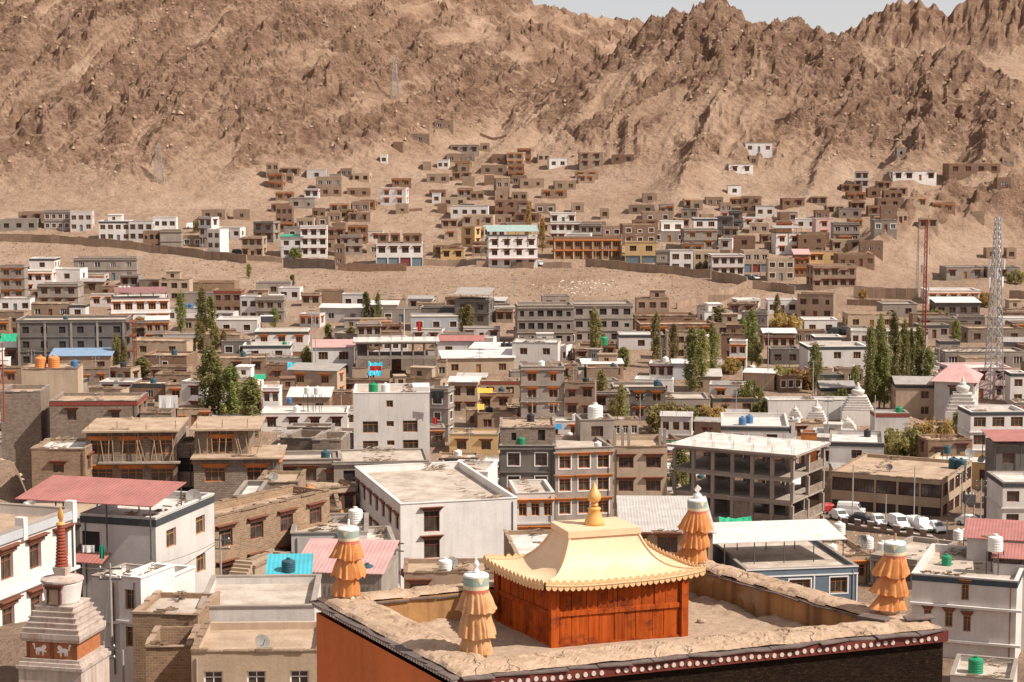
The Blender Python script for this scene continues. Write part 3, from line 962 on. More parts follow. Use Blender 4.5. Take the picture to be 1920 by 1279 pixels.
# ------------------------------------------------------------------ the town: left col, right col, top row, storeys, wall, window columns, turn, options
TOWN = """
0 70 412 1 C 3 6 x
34 82 397 1 B 2 0 d
82 131 395 2 C 4 4 w
131 172 397 2 L 3 4 -
185 243 415 2 W 4 3 kp
241 286 415 2 L 3 3 g
286 330 408 2 W 3 3 -
268 300 433 2 R 3 5 dx
300 340 432 2 C 1 5 z
373 396 407 3 W 2 -28 d
378 422 393 1 B 2 -6 -
340 380 442 1 B 2 0 w
388 412 430 3 W 2 -28 -
405 450 427 1 W 3 -12 -
437 468 393 1 B 1 0 -
453 492 444 2 T 3 -6 d
475 512 416 2 C 2 -18 d
532 564 427 1 C 1 0 w
563 613 425 3 W 3 3 d
613 646 426 2 R 2 4 d
526 568 444 2 W 2 0 -
627 646 458 2 R 1 0 -
593 616 406 1 B 1 0 w
517 548 386 2 R 3 0 -
575 612 318 1 L 1 4 -
592 640 332 2 B 3 4 -
535 549 325 1 B 1 0 -
543 590 372 1 C 2 0 -
618 640 327 1 C 2 0 -
600 640 350 1 B 2 4 -
815 850 226 1 B 2 -6 -
770 805 251 1 B 1 -8 -
737 755 266 1 R 1 -6 z
845 898 272 1 C 3 0 d
838 890 288 1 B 3 0 -
900 918 268 1 B 1 0 -
713 726 290 1 W 1 0 -
820 841 300 1 W 2 -4 -
793 808 303 1 B 1 0 z
922 948 289 1 R 1 -6 -
902 950 310 1 B 2 -6 -
858 880 308 1 B 1 0 -
1030 1063 297 1 W 2 8 -
800 842 326 1 B 2 0 -
866 890 331 1 B 1 0 z
908 926 329 1 R 1 0 z
930 955 336 2 B 2 0 -
975 1020 335 1 B 2 4 -
1040 1080 339 1 B 2 4 -
810 826 363 1 W 1 0 -
928 952 358 1 B 1 0 -
845 915 387 1 W 4 -4 -
820 838 382 1 R 1 0 z
928 970 375 2 R 2 0 d
908 930 387 1 R 2 0 -
973 990 386 1 C 1 0 -
1003 1042 382 1 B 2 0 w
1072 1095 380 1 B 1 0 -
1126 1142 391 1 B 1 0 -
660 692 378 1 B 2 0 -
742 766 382 1 B 1 0 -
867 925 404 1 T 3 -6 d
865 890 425 2 Y 1 -30 ds
907 947 425 2 W 3 -4 g
950 985 420 1 Y 2 0 -
826 871 466 1 Y 2 0 d
833 858 430 1 T 1 0 o
1032 1080 400 1 W 3 0 d
1032 1088 417 2 W 4 0 d
1088 1128 420 2 C 3 0 -
1130 1165 424 1 B 2 0 w
1168 1232 421 2 R 3 3 w
1205 1262 397 1 B 2 0 w
1240 1282 415 2 W 2 3 g
1222 1288 434 1 C 3 0 w
1165 1196 440 1 W 1 0 d
1172 1232 455 2 Y 2 -4 gh
1231 1255 470 2 C 1 0 h
1256 1300 470 2 W 2 0 g
1301 1350 470 2 T 3 0 -
1301 1345 410 2 W 2 2 kg
1344 1374 406 2 K 1 -10 -
1283 1345 430 2 C 2 4 o
1369 1392 396 2 K 1 0 -
1405 1442 418 1 T 2 -8 -
1417 1452 387 1 W 2 -6 -
1375 1416 443 2 R 1 -8 -
1347 1373 448 1 W 1 -12 d
1335 1396 478 2 L 4 4 d
1395 1442 470 2 T 3 3 h
1455 1502 438 2 W 2 5 o
1497 1548 440 2 R 2 0 -
1530 1562 410 2 P 1 6 o
1563 1612 418 2 C 3 0 -
1562 1612 450 1 T 3 0 d
1612 1656 452 1 R 3 -6 -
1627 1651 353 1 R 1 0 -
1658 1692 357 1 R 3 0 -
1646 1690 372 1 R 2 0 -
1628 1652 386 1 R 1 0 d
1652 1682 385 2 R 1 -6 -
1676 1702 398 1 T 3 0 -
1640 1682 413 1 C 3 0 w
1675 1756 321 1 W 4 3 dg
1780 1876 307 1 R 4 2 g
1870 1896 333 1 R 1 0 -
1880 1902 295 1 B 2 0 -
1682 1698 277 1 C 1 0 x
1398 1448 268 1 W 3 3 -
1405 1421 292 1 B 1 0 -
1367 1412 308 1 W 2 3 d
1365 1390 348 1 W 1 0 -
1295 1318 376 1 B 1 0 -
1350 1372 380 1 B 2 0 -
1463 1480 400 1 R 1 0 z
1205 1232 362 1 B 1 0 -
1440 1490 485 2 T 3 0 w
1490 1518 478 2 R 3 0 o
1518 1545 472 2 Y 2 4 o
1545 1580 472 1 Y 1 4 -
1525 1606 498 2 B 5 3 d
1572 1640 477 1 R 4 0 -
1775 1845 501 1 C 3 2 d
1852 1912 501 1 C 1 0 d
1850 1872 465 1 B 1 0 -
1888 1906 465 1 B 1 0 -
1822 1846 396 1 B 1 -8 z
1740 1838 545 1 W 5 0 o
1755 1838 568 1 K 4 0 -
1495 1563 552 2 B 3 -14 -
1440 1495 563 1 W 3 0 -
1508 1570 600 1 W 2 0 -
1590 1680 590 1 T 3 0 -
1655 1720 570 1 C 2 0 -
1515 1626 650 2 W 3 3 k
1528 1578 632 1 W 1 0 k
1596 1630 620 1 W 2 -10 -
1650 1740 622 1 L 3 0 k
1815 1920 616 1 G 3 2 -
1762 1800 640 1 C 2 0 k
1772 1925 660 1 C 5 2 g
1785 1896 690 2 P 3 4 m
1810 1882 672 1 T 0 4 z
1075 1187 570 3 C 5 3 x
970 1075 573 3 C 6 3 x
1017 1068 555 1 C 2 3 -
968 1082 620 1 B 5 4 w
972 1017 600 1 T 2 0 -
1190 1305 592 1 R 4 2 d
1200 1340 608 1 R 5 2 ow
1160 1245 628 1 L 1 0 k
1250 1302 622 2 T 1 0 -
960 1046 643 2 L 2 -6 F
1046 1062 650 1 W 2 -20 -
1368 1400 640 2 W 2 -10 o
1432 1492 628 1 T 4 0 d
1445 1500 655 1 K 2 0 -
0 45 498 3 C 2 0 o
45 98 508 2 W 3 2 o
55 102 485 1 W 1 0 k
100 150 505 2 W 1 -8 -
138 256 484 2 C 4 6 -
70 146 533 2 C 3 0 d
0 56 560 1 W 3 0 -
58 130 570 1 B 3 0 -
130 160 572 1 W 1 0 k
265 330 577 1 T 3 0 -
290 372 578 1 L 4 0 -
240 350 640 1 T 2 -6 -
268 350 667 1 R 1 -6 w
0 86 652 1 B 2 2 d
94 208 668 1 B 3 4 -
400 452 545 2 R 3 0 e
450 482 556 2 L 2 -8 -
360 440 530 1 M 0 0 z
345 400 550 1 C 1 0 -
405 482 600 1 L 2 0 w
415 470 640 1 K 2 4 w
455 545 648 1 W 2 3 k
478 578 622 1 W 3 3 ko
480 545 530 1 C 1 2 -
480 532 558 2 C 3 0 -
522 562 540 1 W 2 -6 -
565 600 550 1 T 2 0 d
590 645 545 1 M 0 0 z
642 686 552 1 L 2 0 w
600 682 578 1 L 2 -8 -
690 745 572 1 C 1 0 w
715 790 580 1 C 3 3 w
790 860 577 1 K 1 0 -
770 866 594 1 S 3 3 w
853 916 562 2 K 2 -10 -
930 962 580 1 T 2 -8 d
820 905 640 1 W 2 0 -
770 828 618 1 W 2 -6 d
878 925 634 1 W 2 -10 d
830 965 672 1 T 3 6 -
800 838 678 1 T 2 0 -
880 965 655 1 W 2 -8 -
0 40 690 1 B 1 0 o
145 205 692 1 G 2 4 o
205 245 690 1 T 3 -20 d
380 450 628 1 B 1 0 -
388 500 672 1 B 3 3 d
498 542 684 1 R 1 0 d
492 524 728 2 W 2 0 d
540 618 745 1 B 2 0 -
600 660 735 1 R 0 0 z
660 730 690 1 T 1 0 -
248 311 720 1 R 1 -4 k
310 348 722 1 T 1 0 o
340 388 716 2 W 1 -14 d
488 652 775 1 W 4 2 m
700 805 742 1 T 1 0 e
800 840 730 3 C 1 -14 w
842 896 717 2 T 2 -4 d
895 960 737 1 B 2 0 d
895 970 775 1 B 2 0 -
900 975 715 1 T 2 0 e
977 1058 688 4 C 2 2 o
1058 1116 718 3 B 2 -6 d
842 935 815 1 Y 2 -4 d
1110 1180 735 2 C 2 0 d
1150 1248 726 2 K 3 0 o
1190 1262 712 1 W 2 -8 -
1262 1300 682 1 S 0 0 z
1100 1160 690 1 B 1 0 -
1330 1416 722 1 L 2 -8 o
1395 1452 700 1 T 0 -14 z
1215 1330 748 1 C 3 0 -
1680 1790 722 2 T 1 -4 k
1645 1700 700 1 B 1 0 -
1540 1602 728 1 T 1 0 k
1640 1705 775 1 L 0 0 ez
1820 1925 772 3 W 3 3 kg
1900 1990 830 2 L 2 0 k
1895 1925 700 2 W 1 0 k
"""
SPECIALNOTE = None
for ln in TOWN.strip().splitlines():
    a = ln.split()
    op = '' if a[7] == '-' else a[7]
    house(float(a[0]), float(a[1]), float(a[2]), int(a[3]), a[4], int(a[5]), float(a[6]), op=op)

# ------------------------------------------------------------------ landmark buildings
def pxw(x0, x1, ytop, D, rects, ty='win'):
    def f(w, hh):
        s = F / D
        out = []
        for a0, a1, b0, b1, *t in rects:
            A0 = (a0 - x0) / (x1 - x0) * w; A1 = (a1 - x0) / (x1 - x0) * w
            Z1 = hh - (b0 - ytop) / s; Z0 = hh - (b1 - ytop) / s
            A1, Z1 = A0 + q(A1 - A0), Z0 + q(Z1 - Z0)
            out.append((max(.05, A0), min(w - .05, A1), Z0, min(Z1, hh - .15), t[0] if t else ty))
        return out
    return f

# teal-roofed hotel
hs = house(916, 1008, 444, 3, 'W', 4, 4, dep=10, op='fd', label='white three-storey hotel with teal sheet roof over an open top terrace', lm='the teal-roofed hotel', cat='hotel', name='hotel')
sheet_roof(hs, 'teal_sheet', 1.4, .4, 'shed', z=hs['h'] + 1.5)
sheet_roof(hs, 'maroon_sheet', .3, .1, 'shed', z=2.6, y0=-1.6, y1=0.0, posts=False, name='awning')
# shops with blue-grey shutters
hs = house(705, 793, 457, 2, 'W', 4, 3, dep=8, op='dgh', label='white shop row with four grey-blue shutters and brown rooms on top', lm='the blue-shuttered shops', cat='shops', name='shop_row', sh=3.1)
for a, b in ((708, 728), (732, 750), (756, 790)):
    house(a, b, 438, 1, 'R', 1 if b - a < 25 else 2, 3, dep=4, op='d', D=hs['y'] + 3.5, sh=2.6, label=None)
# arcaded building
hs = house(1040, 1165, 446, 2, 'R', 7, 2, dep=9, op='og', sh=3.0, label='long brown building with two rows of orange-framed windows above a dark basement wall', lm='the orange-windowed long building', cat='building', name='long_building')
for lev in range(2):
    for i in range(8):
        xx = -hs['w'] / 2 + hs['w'] * i / 7
        mb = MB(); mb.box(xx - .18, -.35, lev * 3.0 + .1, xx + .18, -.003, lev * 3.0 + 2.6)
        mb.build('pilaster', 'yellow', hs['root'])
    mb = MB(); mb.box(-hs['w'] / 2 - .2, -.5, lev * 3.0 + 2.62, hs['w'] / 2 + .2, -.002, lev * 3.0 + 2.95); mb.build('beam', 'orange_wood', hs['root'])
# maroon-roofed hotel
hs = house(208, 318, 560, 2, 'W', 5, 10, dep=13, op='ogf', sh=3.1, label='white hotel with orange lintels and maroon canopy over its roof terrace', lm='the maroon-roofed hotel', cat='hotel', name='hotel')
sheet_roof(hs, 'maroon_sheet', 1.0, -.6, 'gable', z=hs['h'] + 1.3, y0=2.0, y1=11.5)
# dark bare-concrete block
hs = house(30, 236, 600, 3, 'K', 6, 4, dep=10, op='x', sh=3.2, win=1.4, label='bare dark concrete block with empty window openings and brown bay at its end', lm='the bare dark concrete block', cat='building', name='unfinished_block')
for i in range(5):
    mb = MB(); xx = -hs['w'] / 2 + hs['w'] * (.02 + .96 * i / 4)
    mb.box(xx - .22, -.2, -2, xx + .22, -.002, hs['h'] - .35); mb.build('pier', 'concrete', hs['root'])
mb = MB()
for z in (3.0, 6.2, 9.2):
    mb.box(hs['w'] / 2 + .05, .5, z, hs['w'] / 2 + 1.6, 6, z + .25)
for y in (.6, 3, 5.8):
    mb.box(hs['w'] / 2 + 1.3, y, -2, hs['w'] / 2 + 1.5, y + .2, 9.6)
mb.build('balcony', 'brown_wood', hs['root'])
def at_house(x0, y):
    return min(HOUSES, key=lambda h: abs(h['px'][0] - x0) + abs(h['px'][2] - y))
# sheet roofs on houses of the table
for x0, y, mat, rise, kind, z, lab in ((94, 668, 'blue_sheet', 1.3, 'shed', .05, 'brown house under a pale blue sheet roof'),
                            (0, 652, 'white_sheet', 1.5, 'gable', .05, 'mud barn under a pale ribbed sheet roof'),
                            (820, 640, 'red_sheet', .9, 'gable', .05, 'white house under a low red sheet roof'),
                            (853, 562, 'grey_sheet', 1.2, 'shed', 1.2, None), (600, 578, 'white_sheet', .7, 'gable', .05, None),
                            (1455, 438, 'grey_sheet', .5, 'shed', 1.6, None), (1490, 478, 'pink_sheet', 1.3, 'shed', .1, None),
                            (1755, 568, 'white_sheet', .8, 'shed', .05, None), (830, 672, 'white_sheet', .7, 'shed', .05, None),
                            (1262, 682, 'white_sheet', .7, 'gable', .05, None), (880, 655, 'white_sheet', .5, 'shed', .05, None),
                            (1432, 628, 'white_sheet', .8, 'gable', .4, None), (1395, 700, 'white_sheet', .4, 'shed', .05, None),
                            (690, 572, 'white_sheet', .5, 'shed', .05, None), (526, 444, 'green_sheet', .4, 'shed', .05, None),
                            (540, 745, 'white_sheet', 1.0, 'shed', .05, None), (1680, 722, 'grey_sheet', 1.0, 'gable', .1, None),
                            (1540, 728, 'grey_sheet', 1.0, 'gable', .1, None), (842, 717, 'white_sheet', .5, 'shed', .05, None)):
    h_ = at_house(x0, y)
    sheet_roof(h_, MATS[mat].name, rise, .35, kind, z=h_['h'] + z, posts=z > 1)
    if lab: h_['label'] = lab
    h_['op'] += 'Q'
    h_['sheet'] = mat
# pink-roofed white house
hs = house(586, 664, 652, 2, 'W', 2, 4, dep=7, op='Fg', label='white two-storey house under a pink sheet roof', lm='the pink-roofed house')
sheet_roof(hs, 'pink_sheet', .9, .3, 'shed', posts=False)
# four-storey white block
hs = house(662, 806, 737, 4, 'W', 3, 3, dep=11, op='F', D=307, label='plain white four-storey block with gold-framed windows and stepped parapet', lm='the white four-storey block', cat='block', name='apartment_block',
      extra=pxw(662, 806, 737, 307, [(679, 708, 791, 813), (724, 738, 791, 801), (755, 783, 790, 812), (679, 708, 828, 847), (725, 739, 828, 837), (755, 784, 827, 848), (724, 737, 751, 764)]))
mb = MB(); mb.box(hs['w'] * .28, .02, hs['h'] + .003, hs['w'] / 2 - .003, 5, hs['h'] + 1.0); mb.build('parapet_step', 'white_wash', hs['root'])

# --- concrete frames
def frame_building(x0, x1, ytop, ns, cols, rows, yaw, dep, D, sh, label, lm=None, infill=(), cs=.42):
    pc = (x0 + x1) / 2
    c = at(pc, ytop, D); yr = R(yaw)
    w = (x1 - x0) / F * D / (math.cos(yr) - math.sin(yr) * (pc - CX) / F)
    hh = ns * sh
    root = empty('unfinished_building', (c.x, c.y, c.z - hh), yr)
    tag(root, label, 'building')
    key = {}
    for k in range(1, ns + 1):
        mb = MB(); o = .75 if k == ns else .12
        mb.box(-w / 2 - o, -o, k * sh - .28, w / 2 + o, dep + o, k * sh)
        s = mb.build('floor_slab', 'concrete', root)
        if k == ns:
            mb = MB(); mb.box(-w / 2 - o + .05, -o + .05, k * sh + .003, w / 2 + o - .05, dep + o - .05, k * sh + .03); mb.build('screed', 'white_roof', s)
        mb = MB()
        for i in range(rows):
            mb.box(-w / 2, dep * i / (rows - 1) - cs * .4, k * sh - .6, w / 2, dep * i / (rows - 1) + cs * .4, k * sh - .282)
        mb.build('beam', 'concrete', root)
    for i in range(cols):
        for j in range(rows):
            for k in range(ns):
                kk = ('col', cs, sh)
                if kk not in CACHE:
                    mb = MB(); mb.box(-cs / 2, -cs / 2, 0, cs / 2, cs / 2, sh - .602); CACHE[kk] = mb.mesh('column', 'concrete')
                link('column', CACHE[kk], root, (-w / 2 + w * i / (cols - 1), dep * j / (rows - 1), k * sh + (0.003 if k else -.0)))
    for (i, k, side, frac) in infill:
        mb = MB()
        if side == 'f':
            xa = -w / 2 + w * i / (cols - 1) + cs / 2; xb = -w / 2 + w * (i + 1) / (cols - 1) - cs / 2
            mb.box(xa, -.1, k * sh + .003, xb, .1, k * sh + frac * (sh - .61))
        elif side == 'r':
            ya = dep * i / (rows - 1) + cs / 2; yb = dep * (i + 1) / (rows - 1) - cs / 2
            mb.box(w / 2 - .1, ya, k * sh + .003, w / 2 + .1, yb, k * sh + frac * (sh - .61))
        elif side == 'b':
            xa = -w / 2 + w * i / (cols - 1) + cs / 2; xb = -w / 2 + w * (i + 1) / (cols - 1) - cs / 2
            mb.box(xa, dep - .1, k * sh + .003, xb, dep + .1, k * sh + frac * (sh - .61))
        mb.build('brick_infill', 'grey_brick', root)
    mb = MB()
    rr = random.Random(int(x0))
    for i in range(cols):
        for j in range(rows):
            for t in range(4):
                x, y = -w / 2 + w * i / (cols - 1) + (t % 2) * .24 - .12, dep * j / (rows - 1) + (t // 2) * .24 - .12
                mb.tube((x, y, hh - .05), (x + rr.uniform(-.1, .1), y + rr.uniform(-.1, .1), hh + rr.uniform(.7, 1.3)), .016, 4)
    tag(mb.build('rebar', 'rust', root), kind='stuff')
    LAND.append((c.x, D, lm)) if lm else None
    HOUSES.append(dict(root=root, x=c.x, y=D, w=w, dep=dep, h=hh, rz=hh, yr=yr, label=label, px=(x0, x1, ytop), fixed=True, zb=c.z - hh, ns=ns, wc='C', nwin=0, op='', cat='building', ph=0))
    return HOUSES[-1]
frame_building(1262, 1486, 842, 4, 7, 3, -30, 10.5, 240, 2.98, 'four-floor bare concrete frame of columns and slabs, still unwalled', 'the bare concrete frame',
    [(4, 1, 'f', .45), (5, 1, 'f', .45), (0, 1, 'r', .45), (1, 1, 'r', .45), (0, 2, 'r', .0), (1, 2, 'r', .4), (1, 3, 'r', .4), (3, 1, 'f', .98), (5, 2, 'f', .02), (0, 0, 'b', .98), (1, 0, 'b', .98), (2, 0, 'b', .98), (0, 1, 'b', .98), (1, 1, 'b', .98), (3, 1, 'b', .98), (0, 2, 'b', .98), (4, 1, 'b', .98), (5, 2, 'b', .98), (0, 3, 'b', .6)])
frame_building(668, 818, 640, 2, 8, 3, 4, 8, 392, 3.0, 'low open concrete frame with slim columns under a pale slab', 'the low open concrete frame', [(0, 0, 'f', .98), (1, 0, 'f', .98), (2, 0, 'f', .98), (4, 0, 'f', .98), (5, 0, 'f', .98), (6, 0, 'f', .98), (0, 1, 'b', .98)], cs=.3)

# --- unfinished brick building with orange lintels
def props(hs, spots, z0, z1):
    rr = random.Random(3)
    for x in spots:
        mb = MB(); dx = rr.uniform(-.9, .9)
        mb.tube((x, -.75, z0), (x + dx, -.42, z1), .055, 5); mb.build('prop', 'pole_wood', hs['root'])
hA = house(160, 332, 809, 3, 'G', 3, 3, dep=9, op='ogu', D=214, sh=3.3, win=2.5, wrows=2, roof='cement_roof', parap=.12, label='unfinished brick building with orange lintels propped by slanting poles', lm='the propped unfinished building', cat='building', name='unfinished_building')
mb = MB(); mb.box(-hA['w'] / 2 - .3, -.9, hA['h'] + .004, hA['w'] / 2 + .3, 9.5, hA['h'] + .2); mb.build('roof_slab', 'mud_roof', hA['root'])
mb = MB(); mb.box(-hA['w'] / 2 + 1.4, -1.0, 6.45, hA['w'] / 2 + .4, -.003, 6.62); mb.build('balcony_slab', 'concrete', hA['root'])
props(hA, [-3.0, -2.5, -1.9, -1.0, .6, 1.2, 1.6, 2.2, 2.9, 3.6, 4.3, 4.7], 6.63, 9.95)
hB = house(364, 466, 806, 3, 'G', 1, 3, dep=9, op='ogu', D=214, sh=3.3, win=2.5, wrows=1, roof='cement_roof', parap=.12, label='unfinished brick wing with one orange lintel and a row of poles at its end', cat='building', name='unfinished_wing')
mb = MB(); mb.box(-hB['w'] / 2 - .5, -.9, hB['h'] + .004, hB['w'] / 2 + 1.3, 9.5, hB['h'] + .2); mb.build('roof_slab', 'mud_roof', hB['root'])
props(hB, [-2.2, -1.6, -.9, -.3, .4, 2.2, 2.5, 2.8, 3.1, 3.5, 3.8], 6.63, 9.95)
hC = house(362, 522, 860, 2, 'G', 2, 3, dep=8, op='og', D=211.5, sh=3.3, win=2.3, wrows=1, roof='cement_roof', parap=.12, label='lower brick storey with two orange lintels beneath the propped wing', cat='building', name='unfinished_storey')
mb = MB(); mb.box(-hC['w'] / 2 - .3, -.6, hC['h'] + .004, hC['w'] / 2 + .5, 8.5, hC['h'] + .18); mb.build('roof_slab', 'mud_roof', hC['root'])
hs = house(330, 366, 835, 2, 'G', 1, 3, dep=6, op='xg', D=215.5, sh=3.4, win=1.6, roof='cement_roof', label='recessed stair bay of grey brick between the two propped wings', cat='building', name='stair_bay')
hs = house(58, 160, 843, 2, 'M', 1, 0, dep=8, op='dr', D=210, sh=3.0, wrows=1, win=1.8, label='brown mud house with orange door leaves under a heavy earthen lintel', cat='house')
# --- behind them on the left
house(92, 258, 752, 2, 'G', 2, 2, dep=9, op='de', D=268, win=1.3, wrows=1, label='grey brick house with a dark red band and one curtained window', sh=3.1)
hs = house(42, 146, 692, 2, 'T', 0, 6, dep=7, op='z', D=292, label='blank pale tank house with a drainpipe, carrying two orange tanks', sh=3.4, parap=.1)
TANKHOUSE = hs
house(0, 76, 735, 2, 'G', 0, 4, dep=8, op='z', D=270, label='windowless grey brick wall house beside the red pole', sh=3.2)
house(262, 322, 775, 1, 'G', 0, 3, dep=5, op='z', D=268, label='low grey brick yard wall beside the grey brick house')
house(525, 585, 822, 1, 'G', 1, -14, dep=7, op='x', D=232, sh=3.6, parap=1.6, label='roofless grey brick room with an orange frame, half built')
house(585, 640, 826, 1, 'G', 0, -4, dep=7, op='z', D=230, sh=3.6, parap=1.6, label='roofless grey brick room of plain walls, half built')
house(520, 640, 862, 2, 'C', 3, 6, dep=6, op='d', D=222, sh=2.9, label='grey ground-floor storey with narrow brown windows under roofless rooms')
# --- centre
hK = house(937, 1041, 836, 4, 'K', 2, 0, dep=13, op='wg', D=240, sh=2.95, win=1.5, label='dark grey four-storey house with white-framed windows and a brick top floor', lm='the dark grey corner house')
hK2 = house(1041, 1150, 840, 4, 'C', 3, 11, dep=10, op='wog', D=240.2, sh=2.95, win=1.5, label='grey corner wing with three columns of white-framed windows and orange lintels')
house(937, 1042, 802, 1, 'G', 2, 0, dep=9, op='x', D=241, sh=2.3, parap=.2, label='half-built brick top floor on the dark grey corner house', wrows=1, win=.9)
house(1088, 1152, 788, 1, 'C', 1, 6, dep=5, op='-', D=249, sh=2.6, label='small grey roof room with white posts carrying a big white tank', lm=None)
TANNED = house(1148, 1252, 838, 3, 'T', 2, 2, dep=9, op='d', D=243, sh=3.1, win=1.9, label='tan three-storey house with wide brown windows and column stubs on top')
for x in (-3.2, -2.2, -1.4, 2.6, 3.2):
    mb = MB(); mb.box(x - .17, .3, TANNED['h'] + .003, x + .17, .64, TANNED['h'] + 2.3)
    mb.build('column_stub', 'concrete', TANNED['root'])
# --- big white building
hs = house(750, 972, 940, 3, 'W', 2, 16, dep=24, op='ds', D=199, sh=3.1, label='large white house with a blank sunlit wall and two stacked gold-framed windows', lm='the large white house', cat='house',
      extra=pxw(750, 972, 940, 199, [(794, 823, 957, 996), (794, 823, 1011, 1047)]), parap=.7, roof='cement_roof')
house(625, 806, 866, 2, 'C', 3, 6, dep=9, op='x', D=222, sh=3.0, win=1.5, label='open grey roof pavilion with wide bays above the large white house', parap=.15, roof='cement_roof')
house(590, 668, 915, 3, 'T', 3, 22, dep=9, op='ms', D=216, label='tan house with maroon carved lintels beside the large white house')
house(840, 915, 885, 2, 'W', 1, -8, dep=8, op='d', D=228, label='small white house with one brown lintel behind the large white house')
house(968, 1040, 925, 2, 'L', 3, 6, dep=8, op='o', D=205, label='off-white house with orange lintels next to the large white house')
house(756, 928, 1074, 1, 'B', 3, 2, dep=6, op='d', D=168, sh=2.8, label='low brown house with a pale shed roof against the large white house')
# --- flat and sheet roofs between the white house and the temple
h_ = house(970, 1082, 1046, 1, 'B', 2, 6, dep=13, op='d', D=177, sh=2.6, roof='white_roof', label='low house with a white roof weighted by stones beside the large white house')
h_ = house(1165, 1338, 1000, 2, 'B', 3, -2, dep=15, op='dg', D=186, sh=2.7, parap=.1, label='brown workshop with a grey sheet roof and dark barred windows', lm='the grey-roofed workshop')
sheet_roof(h_, 'pale_sheet', .8, .3, 'shed', posts=False, z=h_['h'] + .02)
house(1120, 1175, 1012, 2, 'B', 1, 0, dep=8, op='', D=178, label='small brown house at the end of the grey-roofed workshop', sh=2.6)
# --- parking building
hP = house(1556, 1768, 893, 2, 'T', 5, -26, dep=18, op='gshHb', D=266, sh=2.95, win=2.9, winh=1.9, label='tan building with gridded upper windows above dark garage shutters at the parking yard', lm='the parking yard building', cat='building', name='garage_building')
h2 = house(1738, 1872, 866, 2, 'Y', 3, -26, dep=9, op='g', D=288, sh=3.0, roof='white_roof', label='yellow-walled wing with a white roof behind the parking yard building')
# --- right
hR = house(1708, 1908, 1083, 4, 'L', 3, -20, dep=14, op='ndF', D=176, sh=2.95, parap=.75, label='pale four-storey house with a navy cornice band and carved orange lintels', lm='the navy-banded house',
      extra=pxw(1708, 1908, 1083, 176, [(1803, 1817, 1096, 1127), (1732, 1747, 1152, 1180), (1773, 1787, 1154, 1182), (1808, 1822, 1158, 1188)]))
for k in (9.78, 6.45, 3.2):
    mb = MB(); mb.box(-hR['w'] / 2 - .1, -.35, k - .1, hR['w'] / 2 + .5, -.004, k + .12); mb.build('ledge', 'white_wash', hR['root'])
h_ = house(1812, 1925, 1012, 1, 'L', 1, -16, dep=7, op='F', D=186, sh=3.0, label='white roof room under a red sheet roof on the navy-banded house')
sheet_roof(h_, 'red_sheet', .5, .4, 'shed', posts=False)
h_ = house(1862, 1950, 1060, 0, 'L', 0, -16, dep=5, op='z', D=180, sh=3.0, parap=.3, label='low red sheet canopy on the roof of the navy-banded house', cat='canopy', name='canopy')
sheet_roof(h_, 'red_sheet', .4, .2, 'shed', posts=True, z=.9)
hU = house(1398, 1611, 1066, 2, 'U', 3, 9, dep=16, op='wFg', D=188, sh=3.1, parap=.35, label='slate-blue house with white trim and a shaded open roof terrace', lm='the slate-blue house',
      extra=pxw(1398, 1611, 1066, 188, [(1558, 1592, 1085, 1116), (1480, 1520, 1088, 1112), (1425, 1455, 1090, 1116)]))
mb = MB()
for z in (hU['h'] - .02, hU['h'] - .75):
    mb.box(-hU['w'] / 2 - .05, -.08, z, hU['w'] / 2 + .05, -.002, z + .12)
for x in (-hU['w'] / 2, 1.2, hU['w'] / 2 - .12):
    mb.box(x - .02, -.06, -2, x + .12, -.001, hU['h'] - .76)
mb.build('trim', 'white_paint', hU['root'])
sheet_roof(hU, 'white_sheet', .7, .3, 'shed', z=hU['h'] + 1.9, y0=4.0, y1=11, x0=-hU['w'] / 2 - 4.5, x1=hU['w'] / 2 + .2)
h_ = house(1505, 1632, 1042, 2, 'T', 3, 6, dep=20, op='o', D=215, sh=2.9, label='tan house with a broad pale roof, tanks and a dish beside the slate-blue house')
h3 = house(1632, 1720, 1046, 2, 'C', 2, -34, dep=12, op='', D=212, sh=2.9, roof='cement_roof', label='grey house with an uneven pale roof between the parking yard and navy-banded house')
house(1880, 1960, 905, 3, 'L', 2, 0, dep=8, op='k', D=240, label='white house with a dark band beside the parking yard', wrows=2)
h_ = house(1868, 1960, 835, 1, 'K', 2, 0, dep=6, op='', D=256, sh=2.9, label='dark terrace under a red awning beside the white house')
sheet_roof(h_, 'red_sheet', .5, .6, 'shed', z=h_['h'] + .6)
house(1780, 1900, 1272, 1, 'L', 0, -18, dep=7, op='z', D=158, roof='cement_roof', label='low white rooftop with an edge wall below the navy-banded house')
h_ = house(1352, 1480, 800, 2, 'L', 2, -6, dep=14, op='k', D=285, roof='white_roof', label='white-roofed house with a black fascia and two blue tanks', lm='the black-fascia house')
h_ = house(1555, 1658, 830, 2, 'L', 1, -10, dep=12, op='k', D=290, roof='white_roof', label='white-roofed house with a black fascia below the big white stupa')
house(1440, 1605, 750, 1, 'W', 0, 2, dep=4, op='z', D=352, sh=1.9, roof='white_roof', label='long low shed with a white roof behind the hedge')
h_ = house(1752, 1826, 716, 1, 'L', 1, -18, dep=12, op='d', D=350, label='white house under a pink hipped roof by the lattice mast')
sheet_roof(h_, 'pink_sheet', 2.4, .8, 'hip', posts=False)
